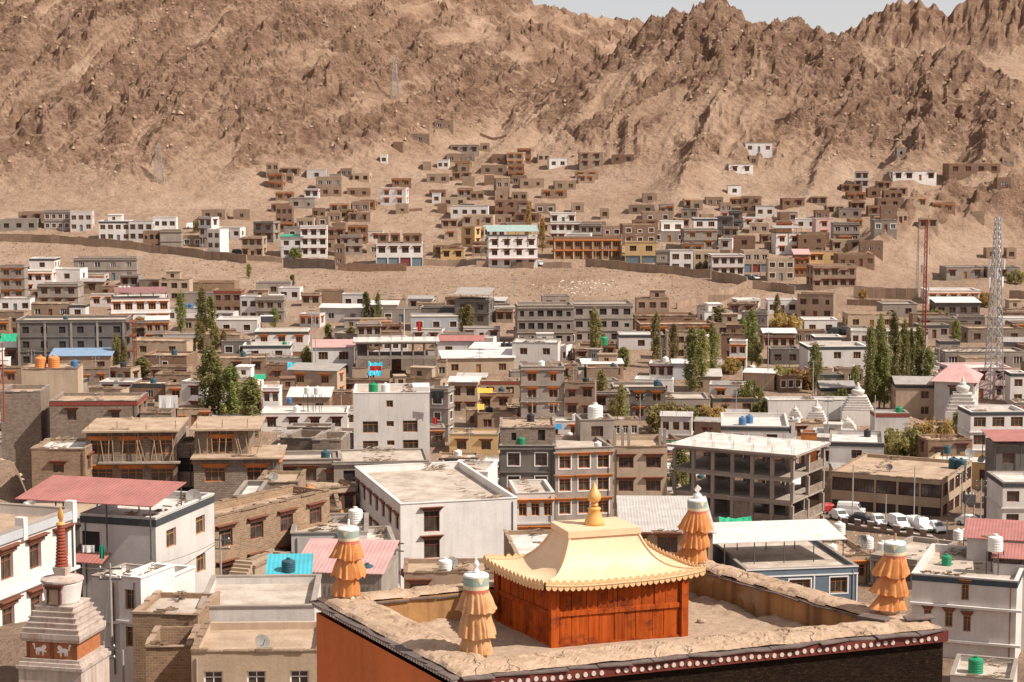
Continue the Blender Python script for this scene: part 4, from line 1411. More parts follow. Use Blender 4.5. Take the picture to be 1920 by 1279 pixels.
# --- lower left
hL = house(-70, 147, 990, 3, 'W', 4, 72, dep=9, op='d', D=103, sh=2.9, win=1.25, wrows=2, parap=.5, roof='mud_roof', label='sunlit white house with carved brown windows and a grey parapet, behind the red-spired stupa', lm='the sunlit white house')
mb = MB(); mb.box(-hL['w'] / 2, -.14, hL['h'] - .5, hL['w'] / 2 + .1, -.003, hL['h'] - .02); mb.build('parapet_face', 'pale_blue_grey', hL['root'])
for x in (-hL['w'] / 2 + 1, 0.2, hL['w'] / 2 - .3):
    mb = MB(); mb.box(x - .2, -.2, hL['h'] - .7, x + .2, .35, hL['h'] + .55)
    mb.build('parapet_post', 'white_wash', hL['root'])
hRr = house(150, 292, 968, 4, 'L', 2, -16, dep=10, op='sk', D=138, sh=3.0, wrows=3, parap=.5, label='tall off-white house under a wide red sheet roof', lm='the red-roofed house',
      extra=pxw(150, 292, 968, 138, [(150, 185, 1000, 1050, 'hole')]))
sheet_roof(hRr, 'red_sheet', .8, .2, 'shed', z=hRr['h'] + .95, x0=-hRr['w'] / 2 - 5.0, x1=hRr['w'] / 2 + .1, y0=-.7, y1=5.0)
sheet_roof(hRr, 'red_sheet', .5, 0, 'shed', z=9.2, x0=-hRr['w'] / 2 - .2, x1=-hRr['w'] / 2 + 2.4, y0=-1.5, y1=-.01, posts=False, name='awning')
house(0, 150, 972, 3, 'K', 2, -4, dep=8, op='x', D=146, sh=3.0, roof='mud_roof', label='shadowed dark terrace house joined to the red-roofed house')
hM = house(322, 393, 967, 4, 'M', 0, -34, dep=15, op='sd', D=152, sh=3.0, label='mud-brick house with a blank gable and a sunlit side of tall windows', lm='the mud-brick gable house', roof='mud_roof')
house(222, 264, 1083, 2, 'W', 1, -22, dep=4.2, op='', D=126, sh=2.6, win=.8, label='small white cube house with one tiny window below the red-roofed house')
house(172, 224, 1083, 2, 'L', 0, -22, dep=4, op='z', D=128, sh=2.6, label='small shaded white annex without windows below the red-roofed house')
house(270, 312, 1085, 2, 'W', 1, -20, dep=4, op='', D=132, sh=2.6, win=.8, label='narrow white annex with one tiny window against the red-roofed house')
house(247, 372, 1152, 2, 'M', 0, -5, dep=6, op='z', D=121, roof='cement_roof', sh=2.7, label='dark mud-brick house with a pale roof edged by bundles')
house(370, 592, 1138, 2, 'L', 2, 3, dep=9, op='', D=124, sh=2.8, win=1.3, roof='cement_roof', wrows=1, label='long white wall house with a stepped parapet beside the temple', lm='the long white wall house')
house(356, 604, 1222, 2, 'T', 3, 2, dep=7, op='', D=108, sh=2.9, win=1.1, roof='mud_roof', label='stained tan house with an earthen roof at the foot of the temple')
house(272, 358, 1213, 1, 'M', 0, 3, dep=5, op='z', D=114, sh=2.4, parap=1.7, label='roofless mud-brick ruin with ragged walls')
h_ = house(497, 580, 1106, 1, 'C', 1, 4, dep=6, op='z', D=136, sh=2.9, label='small hut under a bright turquoise sheet roof')
sheet_roof(h_, 'sky_sheet', 1.2, .15, 'shed', posts=False)
h_ = house(598, 716, 1080, 1, 'C', 1, -6, dep=7, op='z', D=141, sh=2.9, label='shed with an iron grille under a pink ribbed sheet roof')
sheet_roof(h_, 'pink_sheet', 1.0, .2, 'shed', posts=True, x0=-h_['w'] / 2 - 2.2, z=h_['h'] + .2)
mb = MB()
for i in range(10):
    x = h_['w'] / 2 - 3.4 + i * .36
    mb.tube((x, -.25, h_['h'] - 2.4), (x, -.25, h_['h'] + .15), .025, 4)
mb.tube((h_['w'] / 2 - 3.5, -.25, h_['h'] - 2.4), (h_['w'] / 2, -.25, h_['h'] - 2.4), .03, 4)
mb.build('grille', 'dark_steel', h_['root'])
house(545, 690, 1000, 2, 'L', 1, 4, dep=8, op='', D=156, sh=2.9, win=.8, label='pale house with one tiny blue window and a turquoise tarpaulin')
house(640, 748, 1032, 3, 'L', 0, 8, dep=9, op='z', D=150, sh=2.9, label='blank pale house with a white roof behind the pink-roofed shed', roof='white_roof')
house(480, 548, 975, 3, 'T', 1, -10, dep=9, op='', D=166, label='tan house with beam ends along its edge, near the mud-brick gable house')
house(438, 482, 930, 3, 'K', 1, 0, dep=8, op='w', D=180, label='dark narrow house with one wide window behind the mud-brick gable house')
house(560, 640, 958, 2, 'B', 2, 8, dep=9, op='o', D=178, label='brown house with an orange balcony window before the tan house')
house(440, 478, 1064, 2, 'T', 0, -20, dep=6, op='z', D=143, sh=2.9, label='pale stair house with a white tank')
house(395, 442, 1100, 1, 'T', 0, -20, dep=4, op='z', D=140, sh=2.6, label='low pale terrace at the foot of the stairs')
house(480, 560, 905, 2, 'B', 2, 0, dep=7, op='d', D=193, label='brown house strewn with rooftop clutter below the propped wing')

# ------------------------------------------------------------------ smaller houses between the ones picked out above
def rect_px(h):
    s = F / h['y']
    x0, x1, yt = h['px']
    return x0, x1, yt, yt + h['h'] * s
def open_field(px, yg):
    lim = np.interp(px, [0, 250, 480, 700, 960, 1080, 1300, 1400, 1480, 1920], [530, 535, 552, 572, 585, 600, 600, 585, 585, 600])
    return yg < lim
fr = random.Random(42)
made = 0
for trial in range(9000):
    if made >= 250: break
    px = fr.uniform(-30, 1950); yg = 530 + 440 * fr.random() ** 1.25
    if open_field(px, yg): continue
    if 1530 < px < 1860 and 930 < yg < 1010: continue      # the parking yard
    if 1640 < px < 1830 and 780 < yg < 880: continue       # bare mound and willows
    if 1440 < px < 1640 and 735 < yg < 815: continue       # stupas and hedge
    D = solve_D(px, yg, 0.0, lo=150)
    if D > 545 or D < 190: continue
    w = fr.uniform(4.2, 10); dp = fr.uniform(3.5, 6.5); ns = 1 if fr.random() < .75 else 2
    hp = ns * 2.7 + .45
    s = F / D
    x0, x1 = px - w * s / 2, px + w * s / 2
    yt = yg - hp * s
    X = col_x(px, D); Yc = D + dp / 2
    ok = True
    for h in HOUSES:
        hx = h['x'] - math.sin(h['yr']) * h['dep'] / 2; hy = h['y'] + math.cos(h['yr']) * h['dep'] / 2
        if abs(X - hx) < (w + h['w']) * .47 and abs(Yc - hy) < (dp + h['dep']) * .46:
            ok = False; break
        a0, a1, b0, b1 = rect_px(h)
        if h['y'] > D and x1 > a0 + 3 and x0 < a1 - 3 and not h.get('fill'):
            if yt < b0 + min(26 if h['ns'] < 2 else 44, (b1 - b0) * .72): ok = False; break
        if h['y'] > D and h.get('fill') and x1 > a0 + 3 and x0 < a1 - 3 and yt < b0 + 5: ok = False; break
    if not ok: continue
    wc = fr.choices('BTMRCLWG', [22, 16, 10, 8, 14, 14, 10, 6])[0]
    hd = house(x0, x1, yt, ns, wc, fr.choice([1, 2, 2, 3, 3]), fr.choice([-14, -8, -4, 0, 3, 6, 10]), dep=dp, op=fr.choice(['', '', 'd', 'o', 'w', 'k', 'p', 'u', 'm']), D=D, sh=2.7)
    if fr.random() < .16:
        mt_ = fr.choice(['white_sheet', 'pale_sheet', 'grey_sheet', 'pale_sheet', 'grey_sheet'])
        sheet_roof(hd, mt_, fr.uniform(.4, .9), .2, fr.choice(['shed', 'gable']), posts=False)
        hd['sheet'] = mt_
    hd['fill'] = True
    made += 1
# a few more among the far row behind the boundary wall
for trial in range(1500):
    if made >= 360: break
    px, yg = fr.choice([(fr.uniform(820, 1650), fr.uniform(405, 490)), (fr.gauss(940, 75), fr.uniform(300, 410)), (fr.uniform(1180, 1660), fr.uniform(385, 440)), (fr.gauss(600, 45), fr.uniform(330, 480)), (fr.gauss(1660, 35), fr.uniform(350, 450))])
    D = solve_D(px, yg, 0.0, lo=480)
    if D > 800: continue
    w = fr.uniform(4, 9); dp = 4.5; ns = fr.choice([1, 1, 2]); s = F / D; hp = ns * 2.7 + .4
    x0, x1, yt = px - w * s / 2, px + w * s / 2, yg - hp * s
    X = col_x(px, D)
    if any(abs(X - h['x']) < (w + h['w']) * .48 and abs(D + 2.5 - h['y'] - h['dep'] / 2) < (dp + h['dep']) * .46 for h in HOUSES): continue
    if any(h['y'] > D and x1 > h['px'][0] and x0 < h['px'][1] and yt < h['px'][2] + 14 for h in HOUSES): continue
    hd = house(x0, x1, yt, ns, fr.choice('BBRTCWMR'), 2, fr.choice([-8, 0, 4]), dep=dp, op=fr.choice(['', 'd', 'o']), D=D, sh=2.7)
    hd['fill'] = True; made += 1

for px, py, D_, ph_ in ((300, 340, 690, 'the lower steel pylon'), (742, 180, 820, 'the upper steel pylon'), (820, 332, 735, 'the blue and yellow hillside tarpaulins'), (1398, 360, 690, 'the blue-tarped hillside hut'), (1680, 372, 675, 'the yellow slope awning'),
                        (925, 255, 770, 'the ravine wall'), (160, 432, 612, 'the blue tent'), (1140, 410, 645, 'the green net'), (962, 345, 725, 'the yellow hanging sheet'), (600, 330, 690, 'the hillock top'), (1820, 315, 690, 'the long brick house on the spur'), (880, 290, 755, 'the uppermost ravine houses'), (1420, 275, 720, 'the highest white huts')):
    LAND.append((col_x(px, D_), D_, ph_))

# ------------------------------------------------------------------ the temple in the foreground
def mud_cap_mat():
    k = NT('mud_cap')
    g = k.n('ShaderNodeNewGeometry'); v = g.outputs['Position']
    n1 = k.noise(v, 1.6, 7, 0.65)
    c = k.ramp(n1, [(0.28, (0.33, 0.225, 0.15)), (0.5, (0.47, 0.335, 0.235)), (0.72, (0.56, 0.42, 0.31))])
    c = k.mix(0.5, c, k.ramp(k.noise(v, 16, 6, 0.75), [(0.34, (0.5, 0.44, 0.4)), (0.55, (1.05, 1.05, 1.05))]), 'MULTIPLY')
    nz = k.n('ShaderNodeTexNoise'); nz.inputs['Scale'].default_value = 2.2; nz.inputs['Detail'].default_value = 5
    k.l(v, nz.inputs['Vector'])
    sc = k.n('ShaderNodeVectorMath', operation='SCALE'); sc.inputs['Scale'].default_value = 0.8
    ad = k.n('ShaderNodeVectorMath', operation='ADD')
    k.l(nz.outputs['Color'], sc.inputs[0]); k.l(v, ad.inputs[0]); k.l(sc.outputs[0], ad.inputs[1])
    vo = k.n('ShaderNodeTexVoronoi', feature='DISTANCE_TO_EDGE'); vo.inputs['Scale'].default_value = 1.05
    k.l(ad.outputs[0], vo.inputs['Vector'])
    crack = k.ramp(vo.outputs['Distance'], [(0.0, (1, 1, 1)), (0.022, (0, 0, 0))])
    msk = k.ramp(k.noise(v, 0.9, 3), [(0.42, (0, 0, 0)), (0.58, (1, 1, 1))])
    cr = k.math('MULTIPLY', crack, msk)
    c = k.mix(k.math('MULTIPLY', cr, 0.75), c, (0.14, 0.09, 0.06))
    k.l(c, k.b.inputs['Base Color'])
    k.b.inputs['Roughness'].default_value = 0.97
    k.b.inputs['Specular IOR Level'].default_value = 0.1
    k.bump(k.math('SUBTRACT', k.math('ADD', k.noise(v, 9, 8, 0.7), k.math('MULTIPLY', k.noise(v, 40, 4, 0.6), 0.4)), cr), 0.7, 0.05)
    M['mud_cap'] = k.m
mud_cap_mat()
def brush_mat():
    k = NT('brushwood_frieze')
    co = k.n('ShaderNodeTexCoord'); v = co.outputs['Object']
    c = k.ramp(k.noise(k.mapping(v, (3, 3, 9)), 3, 7, 0.8), [(0.35, (0.012, 0.008, 0.006)), (0.58, (0.05, 0.03, 0.02)), (0.68, (0.16, 0.10, 0.055)), (0.8, (0.24, 0.15, 0.08))])
    k.l(c, k.b.inputs['Base Color']); k.b.inputs['Roughness'].default_value = 1.0; k.b.inputs['Specular IOR Level'].default_value = 0.05
    k.bump(k.noise(k.mapping(v, (3, 3, 9)), 6, 7, 0.8), 1.0, 0.12)
    M['brushwood_frieze'] = k.m
brush_mat()
def plank_mat():
    k = NT('red_plank')
    co = k.n('ShaderNodeTexCoord'); g = k.n('ShaderNodeNewGeometry'); oi = k.n('ShaderNodeObjectInfo')
    v = g.outputs['Position']
    grain = k.noise(k.mapping(v, (14, 14, 0.8)), 1.0, 7, 0.7)
    c = k.ramp(grain, [(0.3, (0.22, 0.034, 0.006)), (0.5, (0.36, 0.066, 0.010)), (0.7, (0.45, 0.10, 0.016))])
    st = k.noise(k.mapping(v, (2.2, 2.2, 3.2)), 1.0, 6, 0.7)
    c = k.mix(k.math('MULTIPLY', k.ramp(st, [(0.5, (0, 0, 0)), (0.66, (1, 1, 1))]), 0.72), c, (0.075, 0.018, 0.012))
    hv = k.n('ShaderNodeHueSaturation'); k.l(c, hv.inputs['Color'])
    k.l(k.math('ADD', k.math('MULTIPLY', oi.outputs['Random'], 0.4), 0.8), hv.inputs['Value'])
    k.l(hv.outputs[0], k.b.inputs['Base Color']); k.b.inputs['Roughness'].default_value = 0.82; k.b.inputs['Specular IOR Level'].default_value = 0.12
    k.bump(grain, 0.6, 0.02)
    M['red_plank'] = k.m
plank_mat()
def gold_mat(name, a, b, rough, metal):
    k = NT(name)
    g = k.n('ShaderNodeNewGeometry'); v = g.outputs['Position']
    c = k.ramp(k.noise(v, 1.5, 6, 0.65), [(0.3, a), (0.7, b)])
    c = k.mix(0.25, c, k.ramp(k.noise(v, 18, 4, 0.7), [(0.35, (0.7, 0.6, 0.5)), (0.6, (1.03, 1.03, 1.03))]), 'MULTIPLY')
    k.l(c, k.b.inputs['Base Color']); k.b.inputs['Roughness'].default_value = rough; k.b.inputs['Metallic'].default_value = metal
    k.bump(k.noise(v, 5, 5), 0.15, 0.02)
    M[name] = k.m
gold_mat('gilt_roof', (0.72, 0.47, 0.27), (0.79, 0.58, 0.385), 0.55, 0.0)
gold_mat('gilt_trim', (0.64, 0.40, 0.19), (0.73, 0.49, 0.26), 0.5, 0.0)
gold_mat('gilt_finial', (0.66, 0.335, 0.095), (0.74, 0.42, 0.14), 0.42, 0.1)
def fabric(name, a, b):
    k = NT(name)
    g = k.n('ShaderNodeNewGeometry'); v = g.outputs['Position']
    c = k.ramp(k.noise(v, 3, 6, 0.65), [(0.3, a), (0.7, b)])
    k.l(c, k.b.inputs['Base Color']); k.b.inputs['Roughness'].default_value = 0.55
    k.b.inputs['Sheen Weight'].default_value = 0.2
    tr = k.n('ShaderNodeBsdfTranslucent'); k.l(c, tr.inputs[0])
    mx = k.n('ShaderNodeMixShader'); mx.inputs[0].default_value = 0.22
    k.l(k.b.outputs[0], mx.inputs[1]); k.l(tr.outputs[0], mx.inputs[2]); k.l(mx.outputs[0], k.out.inputs[0])
    w = k.n('ShaderNodeTexNoise'); w.inputs['Scale'].default_value = 7; w.inputs['Detail'].default_value = 4
    k.l(v, w.inputs['Vector'])
    k.bump(w.outputs[0], 0.35, 0.05)
    M[name] = k.m
fabric('peach_silk', (0.60, 0.30, 0.12), (0.72, 0.42, 0.21))
fabric('orange_silk', (0.60, 0.215, 0.055), (0.72, 0.32, 0.10))
simple('cap_cloth', (0.70, 0.69, 0.66), 0.85, 0.06)
simple('cap_green', (0.30, 0.36, 0.32), 0.85, 0.1)
simple('cap_cream', (0.66, 0.54, 0.37), 0.85, 0.08)
simple('cap_red', (0.50, 0.145, 0.085), 0.85, 0.12)
simple('slate', (0.135, 0.10, 0.09), 0.85, 0.3, 4.0, bump=0.4)
simple('red_beam', (0.135, 0.026, 0.018), 0.75, 0.25)
simple('dot_white', (0.55, 0.47, 0.41), 0.8, 0.1)
simple('gravel', (0.37, 0.265, 0.19), 0.97, 0.25, 6.0, bump=0.8)

ZT = CAMZ - 10.05            # top of the parapet
ZF = ZT - 0.80               # roof floor
A_, L_, F_, R_ = (Vector(p) for p in ((-0.97, 35.55, 0), (-4.34, 41.7, 0), (4.6, 45.7, 0), (9.0, 39.2, 0)))
OUT = [A_, R_, F_, L_]       # near, right, far, left (counter-clockwise from above)
def inset(poly, ds):
    out = []
    n = len(poly)
    for i in range(n):
        p0, p1, p2 = poly[i - 1], poly[i], poly[(i + 1) % n]
        d1, d2 = (p1 - p0).normalized(), (p2 - p1).normalized()
        n1, n2 = Vector((-d1.y, d1.x, 0)), Vector((-d2.y, d2.x, 0))
        a, b = p0 + n1 * ds[i - 1], p1 + n2 * ds[i]
        det = d1.x * -d2.y + d2.x * d1.y
        t = ((b.x - a.x) * -d2.y + d2.x * (b.y - a.y)) / det
        out.append(a + d1 * t)
    return out
INN = inset(OUT, [.95, .72, .72, 1.0])          # front, right, back, left parapet thickness
temple = empty('temple', (A_.x, A_.y, ZF - 12))
tag(temple, 'red-walled temple with a flat mud roof behind broad cracked parapets', 'temple')
LAND.append((2.2, 41.0, 'the gilded temple'))
def tl(p, z):
    return (p.x - A_.x, p.y - A_.y, z - (ZF - 12))
tr_ = random.Random(5)
# parapet tops: cracked mud, one mesh per side, finely modelled
def parapet(i):
    j = (i + 1) % 4
    L = (OUT[j] - OUT[i]).length
    nu, nv = int(L / .06), 16
    U, V = np.meshgrid(np.linspace(0, 1, nu), np.linspace(0, 1, nv), indexing='ij')
    o = [np.array(p[:2]) for p in (OUT[i], OUT[j], INN[i], INN[j])]
    wob = 0.05 * fbm(U * L * 1.1 + 5 * i, U * 0, 4, 200 + i)
    X = (o[0][0] * (1 - U) + o[1][0] * U) * (1 - V) + (o[2][0] * (1 - U) + o[3][0] * U) * V
    Y = (o[0][1] * (1 - U) + o[1][1] * U) * (1 - V) + (o[2][1] * (1 - U) + o[3][1] * U) * V
    d = np.array([(OUT[j] - OUT[i]).normalized().y, -(OUT[j] - OUT[i]).normalized().x])
    X = X + d[0] * wob * (1 - 2 * V); Y = Y + d[1] * wob * (1 - 2 * V)
    dome = 1 - (2 * V - 1) ** 4
    Zp = ZT - .10 + .075 * dome + .035 * fbm(X * 1.1, Y * 1.1, 5, 210)
    # flaking upper layer with ragged rim
    fl = sstep(-.04, .0, fbm(X * 1.7, Y * 1.7, 5, 220) + .05)
    Zp += fl * .035 * (V > .03) + .012 * fbm(X * 9, Y * 9, 3, 230)
    vs = np.stack([X - A_.x, Y - A_.y, Zp - (ZF - 12)], -1).reshape(-1, 3)
    ix = np.arange(nu * nv).reshape(nu, nv)
    f = np.stack([ix[:-1, :-1], ix[1:, :-1], ix[1:, 1:], ix[:-1, 1:]], -1).reshape(-1, 4)
    link('parapet_top', np_mesh('parapet_top', vs, f, 'mud_cap', False), temple)
    mb = MB()      # inner face
    mb.quad(tl(INN[i], ZF - .05), tl(INN[j], ZF - .05), tl(INN[j], ZT - .1), tl(INN[i], ZT - .1))
    mb.build('parapet_inside', 'ochre_plaster', temple)
    # slate slabs along the outer and inner rims
    dv = (OUT[j] - OUT[i]).normalized(); nv_ = Vector((dv.y, -dv.x, 0))
    for rim, over, sg in ((OUT, .17, 1), (INN, .06, -1)):
        LL = (rim[j] - rim[i]).length; s = 0.0
        while s < LL - .1:
            ln = min(tr_.uniform(.38, .8), LL - s)
            p = rim[i] + dv * s
            mb = MB(); t = .026
            o0, o1 = over * tr_.uniform(.6, 1.25), over * tr_.uniform(.6, 1.25)
            if not (0.0 < s < LL): o0 = over
            z0 = ZT - .155 + tr_.uniform(-.012, .012); tz = tr_.uniform(-.02, .02)
            c = [p + nv_ * sg * o0, p + dv * (ln - .015) + nv_ * sg * o1, p + dv * (ln - .015) - nv_ * sg * .25, p - nv_ * sg * .25]
            if sg < 0: c = c[::-1]
            zz = [z0 + tz, z0 - tz, z0 + .03, z0 + .03] if sg > 0 else [z0 + .03, z0 + .03, z0 - tz, z0 + tz]
            mb.hexa([tl(q_, z) for q_, z in zip(c, zz)] + [tl(q_, z + t) for q_, z in zip(c, zz)])
            mb.build('slate_slab', 'slate', temple)
            s += ln
for i in range(4):
    parapet(i)
# floor of the roof, slightly heaped
nu = 90
U, V = np.meshgrid(np.linspace(0, 1, nu), np.linspace(0, 1, nu), indexing='ij')
o = [np.array(p[:2]) for p in INN]
X = (o[0][0] * (1 - U) + o[1][0] * U) * (1 - V) + (o[3][0] * (1 - U) + o[2][0] * U) * V
Y = (o[0][1] * (1 - U) + o[1][1] * U) * (1 - V) + (o[3][1] * (1 - U) + o[2][1] * U) * V
edge = np.minimum(np.minimum(U, 1 - U), np.minimum(V, 1 - V))
Zp = ZF + .03 * fbm(X, Y, 5, 300) + .22 * sstep(.10, 0, edge) * (.5 + fbm(X * 1.5, Y * 1.5, 3, 310)) + .25 * sstep(.12, 0, V) * (0.4 + 0.6 * (1 - U)) + .3 * sstep(.12, 0, U) * sstep(0.5, 0, V)
ix = np.arange(nu * nu).reshape(nu, nu)
f = np.stack([ix[:-1, :-1], ix[1:, :-1], ix[1:, 1:], ix[:-1, 1:]], -1).reshape(-1, 4)
link('roof_floor', np_mesh('roof_floor', np.stack([X - A_.x, Y - A_.y, Zp - (ZF - 12)], -1).reshape(-1, 3), f, 'gravel'), temple)
# outer walls: left side orange plaster with slit windows, front and right dark brushwood frieze under a dotted beam
def outer_wall(i, frieze):
    j = (i + 1) % 4
    p, q_ = OUT[i], OUT[j]
    dv = (q_ - p).normalized(); L = (q_ - p).length
    ox, oy, _ = tl(p, 0)
    if frieze:
        mb = MB(); wall_sheet(mb, ox, oy, dv.x, dv.y, L, 12 - 1.9, 12.40, [])
        mb.build('brushwood_frieze', 'brushwood_frieze', temple)
        mb = MB(); wall_sheet(mb, ox, oy, dv.x, dv.y, L, -4, 12 - 1.9, []); mb.build('lower_wall', 'orange_plaster', temple)
        nv_ = Vector((dv.y, -dv.x, 0))
        mb = MB()
        a, b = p + nv_ * .10 - dv * .05, q_ + nv_ * .10 + dv * .05
        mb.hexa([tl(v, ZT - .37) for v in (a, b, q_ - nv_ * .05, p - nv_ * .05)] + [tl(v, ZT - .165) for v in (a, b, q_ - nv_ * .05, p - nv_ * .05)])
        bm_ = mb.build('frieze_beam', 'red_beam', temple)
        if 'dot' not in CACHE:
            db = MB(); db.tube((0, 0, 0), (0, -.018, 0), .05, 14, .046); CACHE['dot'] = db.mesh('beam_end', 'dot_white')
        n = int(L / .172)
        for k in range(n):
            if tr_.random() < .03: continue
            c = p + dv * (.12 + (L - .2) * k / n) + nv_ * .101
            link('beam_end', CACHE['dot'], bm_, tl(c, ZT - .275 + tr_.uniform(-.014, .014)), math.atan2(dv.y, dv.x) + tr_.uniform(-.04, .04))
    else:
        rects = [(L - 1.15 - 1.05 * k, L - .75 - 1.05 * k, 9.62 - .05 * k, 10.05 - .05 * k) for k in range(5)]
        mb = MB(); wall_sheet(mb, ox, oy, dv.x, dv.y, L, -4, 12.40, rects, .35)
        mb.build('plastered_wall', 'orange_plaster', temple)
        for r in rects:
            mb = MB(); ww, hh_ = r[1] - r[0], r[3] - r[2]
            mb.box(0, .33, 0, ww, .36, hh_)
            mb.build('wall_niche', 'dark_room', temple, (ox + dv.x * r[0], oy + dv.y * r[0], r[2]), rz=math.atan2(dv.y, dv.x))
        nv_ = Vector((dv.y, -dv.x, 0))
        mb = MB(); a, b = p + nv_ * .05, q_ + nv_ * .05
        mb.hexa([tl(v, ZT - .26) for v in (a, b, q_ - nv_ * .05, p - nv_ * .05)] + [tl(v, ZT - .165) for v in (a, b, q_ - nv_ * .05, p - nv_ * .05)])
        bm_ = mb.build('eave_beam', 'red_beam', temple)
        if 'dentil' not in CACHE:
            db = MB(); db.box(-.035, -.06, 0, .035, 0, .07); CACHE['dentil'] = db.mesh('dentil', 'dot_white')
        n = int(L / .125)
        for k in range(n):
            c = p + dv * (.06 + L * k / n) + nv_ * .052
            link('dentil', CACHE['dentil'], bm_, tl(c, ZT - .245), math.atan2(dv.y, dv.x))
outer_wall(0, True); outer_wall(1, True); outer_wall(2, False); outer_wall(3, False)

# ------------------------------------------------------------------ lantern with the gilded roof
N1, R1, L1 = Vector((.895, 40.3, 0)), Vector((3.75, 41.25, 0)), Vector((-.295, 42.45, 0))
F1 = R1 + L1 - N1
BOX = [N1, R1, F1, L1]
cen = (N1 + R1 + F1 + L1) / 4
lan = empty('roof_lantern', (cen.x, cen.y, ZF))
tag(lan, 'red plank lantern box under a curved gilded pagoda roof on the temple', 'lantern')
lt = lambda p, z: (p.x - cen.x, p.y - cen.y, z - ZF)
HW = 1.36
lr = random.Random(8)
for i in range(4):
    p, q_ = BOX[i], BOX[(i + 1) % 4]
    dv = (q_ - p).normalized(); L = (q_ - p).length; nv_ = Vector((dv.y, -dv.x, 0)); ang = math.atan2(dv.y, dv.x)
    mb = MB(); mb.hexa([lt(v, z) for z in (ZF - .1, ZF + HW) for v in (p, q_, q_ - nv_ * .1, p - nv_ * .1)])
    wl = mb.build('wall', 'red_plank', lan)
    for z0, z1, n in ((.04, .66, 9), (.76, HW - .02, 10)):
        ws = [lr.uniform(.7, 1.3) for _ in range(n)]; tot = sum(ws); s = .13
        for w_ in ws:
            ww = w_ / tot * (L - .26)
            mb = MB(); th = lr.uniform(.018, .04)
            mb.hexa([(.006, -th, z0), (ww - .006, -th, z0), (ww - .006, -.001, z0), (.006, -.001, z0), (.006, -th, z1), (ww - .006, -th, z1), (ww - .006, -.001, z1), (.006, -.001, z1)])
            c = p + dv * s
            mb.build('plank', 'red_plank', wl, lt(c, ZF), rz=ang)
            s += ww
    for z0, z1, t in ((-.02, .05, .05), (.66, .765, .06), (HW - .09, HW + .01, .07)):
        mb = MB(); a, b = p + nv_ * t, q_ + nv_ * t
        mb.hexa([lt(v, ZF + z) for z in (z0, z1) for v in (a, b, q_, p)])
        mb.build('rail', 'red_plank', lan)
    mb = MB(); a = p - dv * .085 + nv_ * .085
    mb.hexa([lt(v, ZF + z) for z in (-.05, HW) for v in (p - dv * .085 + nv_ * .085, p + dv * .10 + nv_ * .085, p + dv * .1 - nv_ * .09, p - dv * .085 - nv_ * .09)])
    mb.build('corner_post', 'red_plank', lan)
# curved roof: eave quad to small platform
EV = [Vector((.70, 39.85, 0)), Vector((4.22, 41.3, 0)), Vector((3.05, 44.15, 0)), Vector((-.62, 42.35, 0))]
ZE, ZP = CAMZ - 9.47, CAMZ - 8.56
TP = [Vector((1.26, 41.15, 0)), Vector((2.78, 41.66, 0)), Vector((2.32, 42.75, 0)), Vector((.93, 42.2, 0))]
nseg, nprof = 40, 26
def roof_pt(i, u, t):
    # t: 0 at the eave, 1 at the platform; concave sweep with lifted corners
    a, b = EV[i], EV[(i + 1) % 4]; c, d = TP[i], TP[(i + 1) % 4]
    e = a.lerp(b, u); f_ = c.lerp(d, u)
    k = 1 - (1 - t) ** 1.0
    hz = (0.10 * t + 0.90 * t ** 2.9)
    kk_ = t ** .78
    p = e.lerp(f_, min(1, kk_ * (1.03 if t < 1 else 1)))
    lift = .10 * (abs(2 * u - 1) ** 3) * (1 - t) ** 2
    return p, ZE + lift + (ZP - ZE) * hz
mb = MB()
for i in range(4):
    base_i = len(mb.v)
    for s in range(nseg + 1):
        for t in range(nprof + 1):
            p, z = roof_pt(i, s / nseg, t / nprof)
            mb.v.append(lt(p, z))
    for s in range(nseg):
        for t in range(nprof):
            a = base_i + s * (nprof + 1) + t
            mb.f.append((a, a + nprof + 1, a + nprof + 2, a + 1)); mb.m.append(0)
roof_o = mb.build('roof', 'gilt_roof', lan, smooth=True)
mb = MB(); mb.poly([lt(p, ZE - .02) for p in reversed(EV)]); mb.build('soffit', 'red_beam', lan)
# platform and its rim
big = inset(TP, [-.05] * 4)
mb = MB(); mb.hexa([lt(v, z) for z in (ZP - .09, ZP + .05) for v in big]); mb.build('platform', 'gilt_roof', lan)
# hip rolls
for i in range(4):
    prev = None; mb = MB()
    for t in range(nprof + 1):
        p, z = roof_pt(i, 0, t / nprof)
        if prev: mb.tube(prev, lt(p, z + .012), .03, 6, cap=False)
        prev = lt(p, z + .012)
    mb.build('hip_roll', 'gilt_roof', lan, smooth=True)
# eave trim: roll, hanging scallops and standing cloud plates
def trefoil(rad):
    pts = []
    for k in range(25):
        a = math.pi * k / 24
        r = rad * (1 + .28 * abs(math.sin(1.5 * a)))
        pts.append((r * math.cos(a), r * math.sin(a)))
    return pts
def plate(key, pts, th, mat, flip=False):
    if key not in CACHE:
        mb = MB(); n = len(pts); s = -1 if flip else 1
        i0 = len(mb.v)
        mb.v += [(x, 0, s * z) for x, z in pts] + [(x, th, s * z) for x, z in pts]
        mb.f.append(tuple(range(i0, i0 + n))); mb.f.append(tuple(range(i0 + 2 * n - 1, i0 + n - 1, -1))); mb.m += [0, 0]
        for k in range(n):
            j = (k + 1) % n
            mb.f.append((i0 + k, i0 + n + k, i0 + n + j, i0 + j)); mb.m.append(0)
        CACHE[key] = mb.mesh(key, mat)
    return CACHE[key]
cloud = plate('cloud_plate', [(-.075, 0), (.075, 0), (.085, .03), (.075, .06), (.05, .068), (.045, .09), (.02, .108), (-.02, .108), (-.045, .09), (-.05, .068), (-.075, .06), (-.085, .03)], .012, 'gilt_trim')
